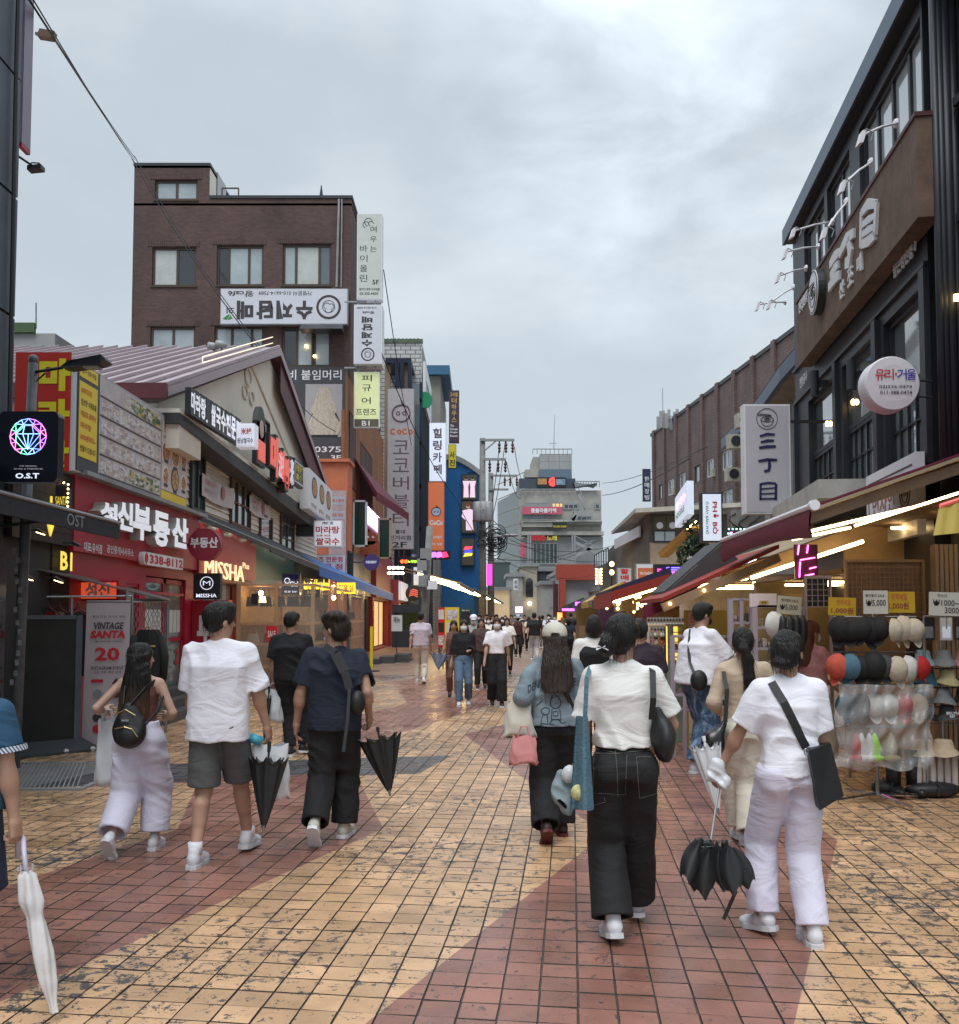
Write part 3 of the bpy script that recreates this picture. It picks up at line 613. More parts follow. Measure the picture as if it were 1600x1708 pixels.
text(fr,'성신',w*.18,h*.15,w*.72,h*.9,.006,m_wl,s,bold=.04)
fr,w,h=fcn(317,800,378,1222,18.0)
s=thg('pillar_sign','tall red pillar panel with big white vertical Korean letters by the black square sign','sign',tuple(fr.p(w/2,0,-.1)))
mb=MB();fr.box(mb,0,-.05,w,W(350,1001,18).z-fr.o.z,-.3,0);mb.pt('panel',m_red,s)
for k,ch in enumerate('부동산'):
 a=W(327,1078+47*k,18).z-fr.o.z;bb=W(327,1025+47*k,18).z-fr.o.z
 text(fr,ch,w*.15,a+.02,w*.62,bb-.02,.006,m_wl,s,bold=.05)
p=W(355,1057,17.98);mb=MB();mb.blob(p,(.08,.01,.035),12,6);mb.pt('sticker',mat('blue_print',(.05,.25,.45),.5),s)
fr,w,h=fcn(322,956,367,1000,17.5)
s=bsign('square_sign','small black square sign with a circled M and white brand name','sign',fr,w,h,.16,m_bk,m_dk)
mwl=mat('lit_white_letter',(.8,.85,1),.5,var=0,emit=.5)
mb=MB();n=20;mb.tube([fr.p(w*.5+.115*cos(2*pi*i/n),h*.62+.115*sin(2*pi*i/n),.008)for i in range(n+1)],.008,5,caps=False);mb.pt('ring',mwl,s)
text(fr,'M',w*.36,h*.53,w*.64,h*.71,.006,mwl,s,bold=.0);text(fr,'MISSHA',w*.12,h*.08,w*.88,h*.22,.006,mwl,s,bold=.02)
p=W(343,909,17.2)
s=thg('round_sign','round dark red sign with three white Korean letters on a side bracket','sign',tuple(p))
mb=MB();mb.lathe(p+V3((0,.09,0)),[(.29,0),(.29,.18)],32,ax=(0,-1,0));mb.pt('disc',mat('dark_red_disc',(.25,.015,.035),.45,var=.1),s)
mb=MB();mb.bar(p+V3((-.29,0,.0)),p+V3((-.5,0,.0)),.04);mb.pt('bracket',m_dk,s)
text(Fr(p+V3((-.25,-.092,-.06)),(1,0,0),(0,-1,0)),'부동산',0,0,.5,.19,.006,m_wl,s,bold=.035)
# ---- cosmetics shop
ms_=thg('cosmetics_shop','red cosmetics shopfront with thin cream illuminated capital letters','shop',(-5.4,20.5,0))
fw2=Fr((XL,18.02,0),(0,1,0),(1,0,0))
mb=MB();walled(mb,fw2,4.6,3.45,[(.7,.1,4.3,2.35)],.5);mb.box(-9,18.02,3.4,-5.42,22.6,3.45);mb.pt('wall',m_red,ms_)
mb=MB();fw2.box(mb,.0,2.45,4.6,3.3,0,.12);mb.pt('fascia',m_red,ms_)
mb=MB();mb.box(-8,18.1,0,-7.9,22.6,2.4);mb.box(-8,18.1,2.36,-5.6,22.6,2.42);mb.box(-8,18.02,0,-5.45,18.07,2.4);mb.pt('interior_wall',mat('warm_interior',(.35,.2,.12),.7,var=.3,vs=2,emit=.25,ecol=(1,.5,.2)),ms_)
for k in range(3):
 mb=MB();mb.box(-7.85,18.3,.5+k*.6,-7.5,22.3,.54+k*.6);mb.pt('shelf',m_maroon,ms_)
wnd(ms_,fw2,.7,.1,4.3,2.35,3,1,m_maroon,mat('clear_glass',(.8,.85,.85),.05,var=0,alpha=.25,coat=.4),c=-.1)
ltxt('MISSHA',341,406,932,962,XL+.14,mat('cream_lit_letter',(.9,.75,.45),.5,var=0,emit=.6,ecol=(1,.8,.45)),ms_,depth=.03,bold=-.01)
ltxt('Plus',405,416,938,948,XL+.14,mat('cream_lit_letter',(.9,.75,.45)),ms_)
# ---- teal shop, school shop, etc
ts=thg('teal_shop','teal-walled cosmetics shopfront between the red shop and the yellow-lettered shop','shop',(-5.4,24.5,0))
fw3=Fr((XL,22.65,0),(0,1,0),(1,0,0))
mb=MB();fw3.box(mb,0,0,5.3,3.4,-.3,0);mb.pt('wall',mat('teal_panel',(.035,.14,.16),.45,var=.25,vs=1.5),ts)
mb=MB();fw3.box(mb,2.6,.2,5.1,2.4,0,.03);mb.pt('door',m_glassd,ts)
fr,w,h=fcn(470,956,500,992,21.8)
s=bsign('box_sign','navy light box with white round logo and small Latin name over the teal shop','sign',fr,w,h,.16,mat('navy_gloss',(.01,.012,.06),.2,var=0),m_dk)
text(fr,'Ciel',w*.45,h*.38,w*.9,h*.62,.006,mwl,s,bold=.02);text(fr,'02 335 0100',w*.15,h*.1,w*.85,h*.18,.006,mwl,s,bold=.02)
mb=MB();mb.tube([fr.p(w*.3+.06*cos(i*.6),h*.65+.06*sin(i*.6),.006)for i in range(11)],.01,5);mb.pt('logo_ring',mwl,s)
ss=thg('school_shop','shop with a yellow rounded illuminated name over the clear plastic stall','shop',(-5.4,30,0))
fw4=Fr((XL,27.98,0),(0,1,0),(1,0,0))
mb=MB();fw4.box(mb,0,0,6.2,3.4,-.3,0);mb.pt('wall',mat('olive_grey_wall',(.12,.12,.10),.6),ss)
m_ylet=mat('bright_yellow_letter',(1,.7,.02),.5,var=0,emit=1.0,ecol=(1,.62,.02))
fr,w,h=fcn(507,955,550,985,24);text(fr,'too cool for school',0,0,w,h*.62,.03,m_ylet,ss,depth=.03,bold=.04)
fr,w,h=fcn(562,972,592,990,27);mb=MB();fr.box(mb,0,0,w,h,-.1,0);mb.pt('yellow_panel',m_ylet,ss)
text(fr,'미용실',w*.1,h*.15,w*.9,h*.85,.004,m_redp,ss)
fr,w,h=fcn(506,983,534,996,22)
s=bsign('bag_sign','small black sign reading BAG in yellow above the plastic-wrapped stall','sign',fr,w,h,.08,m_bk,m_dk,edge=.01)
text(fr,'BAG',w*.25,h*.45,w*.75,h*.85,.006,m_yel,s);text(fr,'가방 소품샵',w*.25,h*.12,w*.75,h*.28,.006,m_wl,s,bold=0)
# ---- long grey awnings
m_gaw=mat('dark_grey_canvas',(.055,.056,.062),.7,var=.2,bump=.1);m_blaw=mat('blue_canvas',(.01,.13,.45),.6,var=.12)
def awng(name,label,P,Q,m_,val=.2,spots=3,group=None,th=.03,mspot=None,lean=None):
 t=thg(name,label,'awning',tuple((V3(P[0])+V3(P[1]))/2),group)
 mb=MB();mb.prs([P[0],Q[0],Q[1],P[1]],(0,0,th));mb.pt('canopy',m_,t)
 if val>0:
  q0,q1=V3(Q[0]),V3(Q[1]);n=(q1-q0).cross(V3((0,0,1))).normalized()*.02
  mb=MB();mb.pp(q0-V3((0,0,val)),q1-q0,n,(0,0,val+th));mb.pt('valance',m_,t)
 mb=MB();mb.tube([V3(Q[0])+V3((0,0,th)),V3(Q[1])+V3((0,0,th))],.022,6);mb.pt('front_rail',m_ga,t)
 for k in range(2):
  f=.12+.76*k;mb=MB();mb.bar(V3(P[0]).lerp(V3(P[1]),f)-V3((0,0,.1)),V3(Q[0]).lerp(V3(Q[1]),f)-V3((0,0,.04)),.04);mb.pt('arm',m_ga,t)
 for k in range(spots):
  f=(k+.5)/spots;a=V3(P[0]).lerp(V3(P[1]),f).lerp(V3(Q[0]).lerp(V3(Q[1]),f),.5)
  mb=MB();mb.lathe(a-V3((0,0,.06)),[(.06,0),(.06,.03)],10);mb.pt('lamp',mspot or m_spot,t)
 return t
awng('awning','dark grey retractable awning over the red and teal shopfronts',[(-5.35,17.9,3.62),(-5.35,23,3.58)],[(-5.28,17.9,3.5),W(450,912,23)],m_gaw,.05,4)
awng('awning','dark grey awning section running on to the blue one',[(-5.35,23.05,3.6),(-5.35,28,3.5)],[W(450,912,23.05),W(532,946,28)],m_gaw,.12,4)
awng('awning','bright blue shop awning reaching furthest into the street on the left',[(-5.35,28.05,3.5),(-5.35,38,3.3)],[W(532,946,28.05),W(655,992,38)],m_blaw,.25,3)
# ---- clear-vinyl covered bag stall
bs=thg('bag_stall','wooden bag stall wrapped in clear plastic sheeting with warm lamps inside','stall',(-4.5,25,0))
m_wood=mat('glowing_honey_wood',(.32,.17,.06),.55,var=.25,vs=5,emit=.02,ecol=(1,.5,.15))  # the wood itself emits a faint warm glow in place of lamplight
for x in(-5.25,-4.45,-3.65):
 for y in(21,25.5,30):
  mb=MB();mb.box(x-.035,y-.035,0,x+.035,y+.035,2.35);mb.pt('post',m_wood,bs)
for z in(.5,1.0,1.45,2.3):
 mb=MB();mb.box(-5.2,21,z,-3.65,21.06,z+.05);mb.box(-3.68,21,z,-3.62,30,z+.05);mb.pt('rail',m_wood,bs)
 mb=MB();mb.box(-5.25,21.06,z,-4.6,30,z+.03);mb.pt('shelf',m_wood,bs)
mb=MB();mb.box(-5.32,21,0,-5.28,30,2.35);mb.pt('back_board',m_wood,bs)
mb=MB()
def vin(u,v):return(-5.3+1.72*u,20.92+.03*sin(u*19)+.02*sin(v*11+u*6),.25+2.15*v)
mb.sheet(vin,24,8)
mb.sheet(lambda u,v:(-3.57+.03*sin(u*37),20.92+9.2*u,.25+2.15*v),40,6)
mb.sheet(lambda u,v:(-5.3+1.75*v,20.92+9.2*u,2.42+.03*sin(u*30)+.03*sin(v*9)),40,6);mb.pt('clear_cover',m_clear,bs,smooth=True)
bagc=[(.02,.018,.016),(.06,.05,.045),(.3,.2,.12),(.55,.5,.42),(.12,.05,.03),(.2,.05,.04)]
def bag(x,y,z,s_,c_,lab):
 t=thg('handbag',lab,'bag',(x,y,z),'handbags for sale inside the plastic stall')
 mb=MB();mb.prs([(x-.13*s_,y,z),(x+.13*s_,y,z),(x+.1*s_,y,z+.2*s_),(x-.1*s_,y,z+.2*s_)],(0,.08,0));mb.pt('body',mat('bag_leather_%d'%c_,bagc[c_],.5,var=.1),t)
 mb=MB();mb.tube([(x-.07*s_,y+.04,z+.19*s_),(x-.05*s_,y+.04,z+.33*s_),(x+.05*s_,y+.04,z+.33*s_),(x+.07*s_,y+.04,z+.19*s_)],.01,5);mb.pt('strap',mat('bag_leather_%d'%c_,bagc[c_]),t)
for k in range(5):
 bag(-5.02+.3*k,21.2,1.85,1.1,[0,0,1,0,0][k],['first','second','third','fourth','rightmost'][k]+' dark handbag of the top front row inside the plastic-covered stall')
for k in range(4):bag(-5.0+.36*k,21.2,1.05,1,[3,4,2,5][k],['cream','brown leather','tan','dark red'][k]+' handbag on the middle shelf inside the plastic-covered stall')
for k in range(7):bag(-3.85,22.2+k*1.1,1.55-(k%2)*.5,1,[2,1,0,5,4,2,1][k],['nearest tan','second, grey','third, black','fourth, dark red','fifth, brown','sixth, tan','farthest, grey'][k]+' handbag along the street side inside the plastic-covered stall')
for k,(x,y)in enumerate(((-4.9,21.5),(-4.0,22.5),(-4.3,24.5),(-4.1,27))):
 t=thg('pendant_lamp','warm hanging bulb '+['at the left front','above the front middle','half way back','at the far end'][k]+' inside the plastic-covered bag stall','lamp',(x,y,2.1));mb=MB();mb.blob((x,y,2.15),(.05,.05,.06));mb.pt('bulb',mat('strong_warm_bulb',(1,.8,.4),.4,var=0,emit=45,ecol=(1,.66,.28)),t,smooth=True)
 mb=MB();mb.tube([(x,y,2.2),(x,y,2.38)],.006,5);mb.pt('cord',m_cable,t)
fr,w,h=fcn(444,1044,462,1071,20.6)
s=thg('sale_sign','red SALE sign on a stand in front of the bag stall','sign',(fr.o.x+w/2,20.6,0))
mb=MB();fr.box(mb,0,0,w,h,-.02,0);mb.pt('board',m_rl,s);text(fr,'SALE',w*.15,h*.3,w*.85,h*.7,.004,m_wl,s,bold=.02)
mb=MB();mb.tube([(fr.o.x+w/2,20.61,0),(fr.o.x+w/2,20.61,1.3)],.012,6);mb.pt('stand',m_dk,s)
lp2=W(430,1000,19.6);t=thg('wall_lantern','small black lantern with a warm yellow shade between the red shop and the bag stall','lamp',tuple(lp2));mb=MB();mb.pp(lp2+V3((-.12,-.05,-.1)),(.14,0,0),(0,.1,0),(0,0,.22));mb.pt('case',m_bk,t);mb=MB();mb.lathe(lp2+V3((.1,0,-.06)),[(.07,0),(.05,.12)],10);mb.pt('shade',m_bulb,t)
# ---- cream gable house
gh=thg('gable_house','cream gabled restaurant building with mauve metal roof above the red shops','building',(-5.4,24,0))
AP=(24.4,8.35);EL=(15.6,5.25);ER=(32.0,5.95)
mb=MB();mb.add([(XL,15.9,3.5),(XL,31.6,3.5),(XL,31.6,5.9),(XL,AP[0],AP[1]-.12),(XL,15.9,5.2)],[(0,1,2,3,4)]);mb.add([(XL,31.6,0),(XL,31.6,5.9),(-14,31.6,5.9),(-14,31.6,0)],[(0,1,2,3)]);mb.add([(XL,15.9,3.5),(XL,15.9,5.2),(-14,15.9,5.2),(-14,15.9,3.5)],[(0,1,2,3)]);mb.pt('wall',m_cream,gh)
zz=3.55;k=0
while zz<4.75:
 mb=MB();mb.prs([(XL+.01,17.05,zz),(XL+.05,17.05,zz),(XL+.02,17.05,zz+.13),(XL+.01,17.05,zz+.13)],(0,14.5,0));mb.pt('siding_board',m_siding,gh);zz+=.132
X1=-5.12
mb=MB();mb.prs([(X1,EL[0],EL[1]),(X1,AP[0],AP[1]),(X1,ER[0],ER[1]),(X1,ER[0],ER[1]+.16),(X1,AP[0],AP[1]+.2),(X1,EL[0],EL[1]+.16)],(-.05,0,0));mb.pt('barge_board',m_roofp,gh)
mb=MB();mb.poly([(X1,EL[0],EL[1]+.17),(X1,AP[0],AP[1]+.21),(-15,AP[0],AP[1]+.21),(-15,EL[0],EL[1]+.17)]);mb.poly([(X1,AP[0],AP[1]+.21),(X1,ER[0],ER[1]+.17),(-15,ER[0],ER[1]+.17),(-15,AP[0],AP[1]+.21)])
mb.pt('roof_deck',m_roofp,gh)
for k in range(26):
 x=X1-.02-k*.38;mb=MB();mb.pp((x,EL[0]-.03,EL[1]+.17),(-.04,0,0),(0,0,.06),(0,AP[0]-EL[0]+.03,AP[1]-EL[1]+.04));mb.pt('roof_seam',m_roofp,gh)
mb=MB();mb.box(-15,EL[0]-.12,EL[1]-.05,X1,EL[0],EL[1]+.2);mb.pt('eave_fascia',m_maroon,gh)
mb=MB();mb.poly([(X1,EL[0],EL[1]-.01),(-5.42,EL[0],EL[1]-.01),(-5.42,AP[0],AP[1]-.02),(X1,AP[0],AP[1]-.02)]);mb.poly([(X1,ER[0],ER[1]-.01),(-5.42,ER[0],ER[1]-.01),(-5.42,AP[0],AP[1]-.02),(X1,AP[0],AP[1]-.02)]);mb.pt('soffit',m_maroon,gh)
mb=MB();mb.pp((X1-.06,AP[0]+.3,AP[1]-.1),(-.02,0,0),(0,ER[0]-AP[0]-.4,ER[1]-AP[1]+.05),(0,0,-.75));mb.pt('red_fascia',m_maroon,gh)
m_ltrim=mat('led_trim',(.9,.8,.6),.5,var=0,emit=.5,ecol=(1,.85,.6))
mb=MB();mb.tube([F(338,595,X1+.02),F(455,562,X1+.02)],.012,5);mb.tube([F(338,605,X1+.02),F(455,572,X1+.02)],.012,5);mb.tube([F(338,595,X1+.02),F(338,605,X1+.02)],.012,5);mb.pt('led_strip',m_ltrim,gh)
for(px,py,r_)in((414,629,.2),(409,654,.15),(420,664,.15)):
 c0=F(px,py,XL+.02);mb=MB();n=18;mb.tube([c0+V3((0,r_*1.5*cos(2*pi*i/n),r_*sin(2*pi*i/n)))for i in range(n+1)],.025,6,caps=False);mb.pt('ring_ornament',m_siding,gh,smooth=True)
mb=MB();mb.tube([F(305,640,XL+.02),F(418,606,XL+.02),F(482,760,XL+.02)],.025,5);mb.pt('trim_line',m_siding,gh)
band=lambda p0,yt0,yb0,p1,yt1,yb1,X,th:(F(p0,yb0,X),F(p1,yb1,X),F(p1,yt1,X),F(p0,yt0,X))
q=band(300,688,706,528,862,884,-4.95,0)
mb=MB();mb.prs([q[0],q[1],q[2],q[3]],(-.45,0,0));mb.pt('canopy_band',mat('dark_grey_band',(.05,.048,.05),.6,var=.2),gh)
mb=MB();mb.pp(q[3]+V3((0,0,.0)),q[2]-q[3],(-.45,0,0),(0,0,.07));mb.pt('canopy_cap',m_siding,gh)
mb=MB();mb.box(-5.8,15.75,4.42,-4.98,17.0,4.86);mb.pt('beam_end',m_siding,gh)
mwg=mat('dark_green_glass',(.05,.075,.075),.1,var=.2,coat=.5)
def fwin(px0,px1,pyt,pyb,nx,ny,lab=None):
 y0,y1=F(px0,800,XL).y,F(px1,800,XL).y;zt=F(px0,pyt,XL).z;zb=F(px0,pyb,XL).z
 wnd(gh,Fr((XL+.04,0,0),(0,1,0),(1,0,0)),y0,zb,y1,zt,nx,ny,mat('brown_timber',(.10,.045,.03),.5),mwg,c=0,fd=.06)
fwin(380,413,796,873,3,2);fwin(430,450,856,900,1,1);fwin(465,487,846,920,2,3)
y0=F(312,800,XL).y;y1=F(335,800,XL).y
wnd(gh,Fr((XL+.04,0,0),(0,1,0),(1,0,0)),y0,3.62,y1,4.72,2,1,m_dk,mwg,c=0)
wnd(gh,Fr((XL+.02,0,0),(0,1,0),(1,0,0)),F(428,700,XL).y,F(428,735,XL).z,F(446,700,XL).y,F(428,690,XL).z,2,2,m_bronze,mwg,c=0)
for k,(p0,p1,t0,b0)in enumerate(((335,388,788,826),(415,449,825,852))):
 t=thg('banner',['long white restaurant banner hung on the cream siding left of the first window','shorter white banner between two brown windows on the cream siding'][k],'banner',tuple(F(p0,b0,XL+.08)))
 A,B_=F(p0,b0,XL+.08),F(p1,b0,XL+.08);y0_,y1_=A.y,B_.y;z0=A.z;z1=F(p0,t0,XL+.08).z
 mb=MB();mb.sheet(lambda u,v:(XL+.10+.015*sin(u*14),y0_+(y1_-y0_)*u,z0+(z1-z0)*v+.05*sin(u*3.14)*(-1)),14,4);mb.pt('cloth',mat('white_banner_cloth',(.55,.5,.5),.7,var=.06),t)
 fb=Fr((XL+.13,y0_,z0),(0,1,0),(1,0,0));text(fb,'오늘은 마라',.15,(z1-z0)*.55,(y1_-y0_)*.4,(z1-z0)*.8,0,mat('faded_red_print',(.4,.15,.15),.6),t);text(fb,'매운맛 최고',.15,(z1-z0)*.2,(y1_-y0_)*.42,(z1-z0)*.42,0,mat('faded_grey_print',(.3,.28,.28),.6),t)
 mb=MB();mb.lathe(fb.p((y1_-y0_)*.6,(z1-z0)*.5,0),[(.14,0),(.14,.004)],16,ax=(1,0,0));mb.pt('emblem',mat('faded_red_print',(.4,.15,.15)),t)
t=thg('lettering_sign','row of white raised Korean letters on black returns along the gable canopy','sign',tuple(F(305,700,-4.93)))
y=0;s0=F(306,0,-4.93).y;s1=F(394,0,-4.93).y
body='마라탕.쌀국수전문점';n=len(body)
for i,ch in enumerate(body):
 pxa=308+(394-308)*i/n;pxb=308+(394-308)*(i+.92)/n;X=-4.93
 Y0,Y1=F(pxa,700,X).y,F(pxb,700,X).y
 yt=648+(702-648)*i/n;yb=688+(742-688)*i/n
 zt=F(pxa,yt,X).z;zb=F(pxa,yb,X).z
 frx=Fr((X,0,0),(0,1,0),(1,0,0))
 mb=MB();frx.box(mb,Y0,zb-.03,Y1+.05,zt+.03,0,.1);mb.pt('return',m_bk,t)
 text(frx,ch,Y0,zb+.02 if ch!='.' else zb,Y1 if ch!='.' else Y0+.1,zt-.02 if ch!='.' else zb+.06,.106,mat('letter_face_white',(.8,.82,.9)),t,bold=.04)
fr,w,h=fcn(394,706,424,745,18.6)
s=bsign('box_sign','white lit corner box sign with red Chinese characters over Korean ones','sign',fr,w,h,.35,m_lilac,m_lilac)
text(fr,'米线',w*.25,h*.52,w*.85,h*.8,.006,m_rl,s,bold=.03);text(fr,'원남쌀국수',w*.06,h*.14,w*.94,h*.38,.006,mat('navy_print',(.03,.03,.08)),s,bold=.02)
t=thg('brush_lettering_sign','big red brush-stroke lettering with white outlined letters beside the gable','sign',tuple(F(460,760,-4.9)))
frx=Fr((-4.9,0,0),(0,1,0),(1,0,0))
def blk(p0,p1,yt,yb,ch,m1,m2,bold=.06,out=.09):
 Y0,Y1=F(p0,700,-4.9).y,F(p1,700,-4.9).y;zt=F(p0,yt,-4.9).z;zb=F(p0,yb,-4.9).z
 text(frx,ch,Y0-.1,zb-.08,Y1+.1,zt+.08,0,m1,t,depth=.14,bold=.06);text(frx,ch,Y0,zb,Y1,zt,.145,m2,t,depth=.02,bold=bold)
m_neonr=mat('coral_lit_letter',(.75,.13,.1),.5,var=0,emit=.25,ecol=(1,.2,.15))
blk(441,456,722,790,'마',m_bk,m_neonr,.05);blk(457,466,748,800,'라',m_bk,m_neonr,.05);blk(466,474,762,815,'탕',m_bk,m_neonr,.05)
blk(455,463,755,795,'湘',m_bk,m_lilac,.03);blk(475,481,765,808,'米',m_bk,m_lilac,.03)
t2=thg('mascot_sign','narrow black backed figure sign left of the red brush lettering','sign',tuple(F(430,770,-4.9)))
Y0,Y1=F(421,700,-4.9).y,F(436,700,-4.9).y;zt=F(425,692,-4.9).z;zb=F(425,775,-4.9).z
mb=MB();frx.box(mb,Y0,zb,Y1,zt-.15,0,.1);mb.lathe(frx.p((Y0+Y1)/2,zt-.2,0),[((Y1-Y0)/2,0),((Y1-Y0)/2,.1)],14,ax=(1,0,0));mb.pt('backing',m_bk,t2)
mb=MB();mb.blob(frx.p((Y0+Y1)/2,zt-.28,.11),(.02,.2,.2));mb.pt('head',mat('printed_skin',(.55,.38,.33)),t2);mb=MB();frx.box(mb,Y0+.12,zb+.1,Y1-.12,zt-.55,.1,.13);mb.pt('robe',m_neonr,t2)
t3=thg('plaque_sign','black rounded plaque with yellow Chinese characters at the right end of the canopy','sign',tuple(F(490,790,-4.9)))
Y0,Y1=F(484,700,-4.9).y,F(499,700,-4.9).y;zt=F(486,765,-4.9).z;zb=F(486,808,-4.9).z
mb=MB();frx.box(mb,Y0,zb,Y1,zt,0,.12);mb.pt('board',m_bk,t3);mb=MB();frx.box(mb,Y0+.06,zb+.06,Y1-.06,zt-.06,.12,.13);mb.pt('edge_light',m_wl,t3);mb=MB();frx.box(mb,Y0+.1,zb+.1,Y1-.1,zt-.1,.13,.137);mb.pt('face',m_bk,t3)
text(frx,'麻辣',Y0+.15,(zb+zt)/2,Y1-.15,zt-.12,.14,m_yel,t3);text(frx,'美食',Y0+.15,zb+.12,Y1-.15,(zb+zt)/2-.02,.14,m_yel,t3)
t=thg('menu_light_box','white oblique light box with three noodle bowl photographs','sign',tuple(W(535,830,27)))
A,B_=W(516,780,26),W(555,800,31);zt0=A.z;z0=W(516,848,26).z
dv=V3((B_.x-A.x,B_.y-A.y,0));L_=dv.length;nrm=V3((dv.y,-dv.x,0)).normalized()
f5=Fr((A.x,A.y,z0),dv,nrm);h5=zt0-z0
mb=MB();f5.box(mb,0,0,L_,h5,-.25,-.005);mb.pt('case',m_w,t);mb=MB();f5.box(mb,.06,.04,L_-.06,h5-.04,-.005,.005);mb.pt('face_panel',m_w,t)
for k in range(3):
 mb=MB();c0=f5.p(L_*(.2+.3*k),h5*.62,.006);mb.add([c0+f5.u*(.55*cos(2*pi*i/20))+f5.w*(.3*sin(2*pi*i/20))for i in range(20)],[tuple(range(20))]);mb.pt('bowl_print',m_dkp,t)
 mb=MB();c0=f5.p(L_*(.2+.3*k),h5*.62,.010);mb.add([c0+f5.u*(.45*cos(2*pi*i/20))+f5.w*(.24*sin(2*pi*i/20))for i in range(20)],[tuple(range(20))]);mb.pt('soup_print',mfood,t)
 text(f5,['마라탕','쌀국수','완탕'][k],L_*(.08+.3*k),h5*.08,L_*(.28+.3*k),h5*.2,.006,m_dkp,t)
fr,w,h=fcn(523,868,570,912,28)
s=bsign('box_sign','white box sign with red Korean words for spicy soup and rice noodles','sign',fr,w,h,.3,m_lilac,m_w)
text(fr,'마라탕',w*.08,h*.5,w*.92,h*.78,.006,m_rl,s,bold=.03);text(fr,'쌀국수',w*.08,h*.06,w*.92,h*.34,.006,m_rl,s,bold=.03);text(fr,'麻辣烫',w*.3,h*.83,w*.7,h*.95,.006,m_dkp,s)
text(fr,'云南 米线',w*.1,h*.38,w*.6,h*.46,.006,m_rl,s)
mb=MB();mb.bar(fr.p(0,h*.6,-.1),fr.p(-.6,h*.6,-.1),.35,.3);mb.pt('bracket',m_dk,s)
fr,w,h=fcn(360,572,400,585,22)
for k in range(2):
 p=W(357+k*13,578-k*3,22.5);t=thg('security_camera',['left','right'][k]+' one of the two small round cameras on the mauve roof slope','camera',tuple(p));mb=MB();mb.lathe(p,[(.05,-.12),(.09,0),(.09,.14)],12,ax=(-.8,-.5,0));mb.pt('housing',m_ga,t,smooth=True);mb=MB();mb.bar(p-V3((0,0,.12)),p,.04);mb.pt('mount',m_dk,t)
# ================= BRICK BUILDING AND BEYOND (LEFT) =================
bk=thg('brick_building','five-storey dark brown brick building with a stair tower and upside-down shop banner','building',(-9.5,44,0))
YB=39.0
def facehole(x0,y0,x1,y1,Y,fr):a=W(x0,y1,Y);b=W(x1,y0,Y);return(a.x-fr.o.x,a.z-fr.o.z,b.x-fr.o.x,b.z-fr.o.z)
fb=Fr((W(222,400,YB).x,YB,0),(1,0,0),(0,-1,0));bx1=W(586,400,YB).x;wB=bx1-fb.o.x;zr=W(583,331,YB).z;zt=W(290,276,YB).z
wins=[(258,300,330,333),(253,412,328,477),(361,409,440,476),(471,407,553,476),(250,545,326,600),(357,544,440,600),(470,545,552,611)]
hol=[facehole(*q,YB,fb)for q in wins]
mb=MB();walled(mb,fb,wB,zr,[q for q in hol[1:]],.25)
xt=W(350,300,YB).x-fb.o.x
ft=Fr(fb.p(0,zr),(1,0,0),(0,-1,0));q=hol[0];walled(mb,ft,xt,zt-zr,[(q[0],q[1]-zr,q[2],q[3]-zr)],.25)
mb.pt('front_wall',m_brick,bk)
mb=MB();mb.poly([(bx1,YB,0),(bx1,YB+12,0),(bx1,YB+12,zr),(bx1,YB,zr)]);mb.poly([(fb.o.x,YB+12,0),(fb.o.x,YB,0),(fb.o.x,YB,zt),(fb.o.x,YB+12,zt)]);mb.poly([(fb.o.x,YB+12,0),(fb.o.x,YB+12,zr),(bx1,YB+12,zr),(bx1,YB+12,0)]);mb.pt('side_wall',m_brickY,bk)
mb=MB();x_=fb.o.x+xt;mb.poly([(x_,YB,zr),(x_,YB+5,zr),(x_,YB+5,zt),(x_,YB,zt)]);mb.poly([(fb.o.x,YB+5,zr),(fb.o.x,YB+5,zt),(x_,YB+5,zt),(x_,YB+5,zr)]);mb.pt('tower_side',m_cream,bk)
mb=MB();mb.box(fb.o.x,YB,zr-.3,bx1,YB+12,zr-.2);mb.box(fb.o.x,YB,zt-.1,x_,YB+5,zt-.02);mb.pt('roof',m_ga,bk)
mb=MB();mb.box(x_,YB-.05,zr,bx1+.05,YB+.2,zr+.12);mb.box(bx1-.1,YB+.2,zr,bx1+.05,YB+12,zr+.12);mb.box(fb.o.x-.03,YB-.05,zt-.02,x_+.03,YB+5,zt+.1);mb.pt('coping',m_dk,bk)
mb=MB();walledoor=x_+.02;mb.box(x_,YB+1.0,zr,x_+.04,YB+2.4,zr+1.6);mb.pt('tower_door',m_glassd,bk)
xsx=[[.5],[.56],[.25,.68],[.27,.75],[.5],[.35,.75],[.3,.62,.66]]
panes=[m_glassp,[mat('curtained_glass',(.5,.52,.50),.15,var=.12,coat=.4),m_glassd],[m_glassd,m_glassp,m_glassp],[m_glassp,mat('curtained_glass',(.5,.52,.5)),m_glass],m_glassp,m_glassp,[m_glassd,m_glassp,m_glassp,m_glassp]]
for q,x,pn in zip(hol,xsx,panes):wnd(bk,fb,*q,mf=m_bronze,mg=pn,c=-.15,fw=.09,bars=.1,xs=x,sill=True)
for q in hol:
 mb=MB();n=int((q[2]-q[0]+.4)/.09)
 for k in range(n):fb.box(mb,q[0]-.2+k*.09,q[3]+.03,q[0]-.2+k*.09+.08,q[3]+.26,0,.025)
 o=mb.pt('soldier_course',m_brick,bk);o['kind']='stuff'
mb=MB();a=W(566,333,YB);mb.tube([a+V3((0,-.06,0)),W(562,480,YB)+V3((0,-.06,0))],.05,6);mb.tube([a+V3((.12,-.06,0)),W(565,480,YB)+V3((.12,-.06,0))],.03,6);mb.pt('downpipe',m_ga,bk)
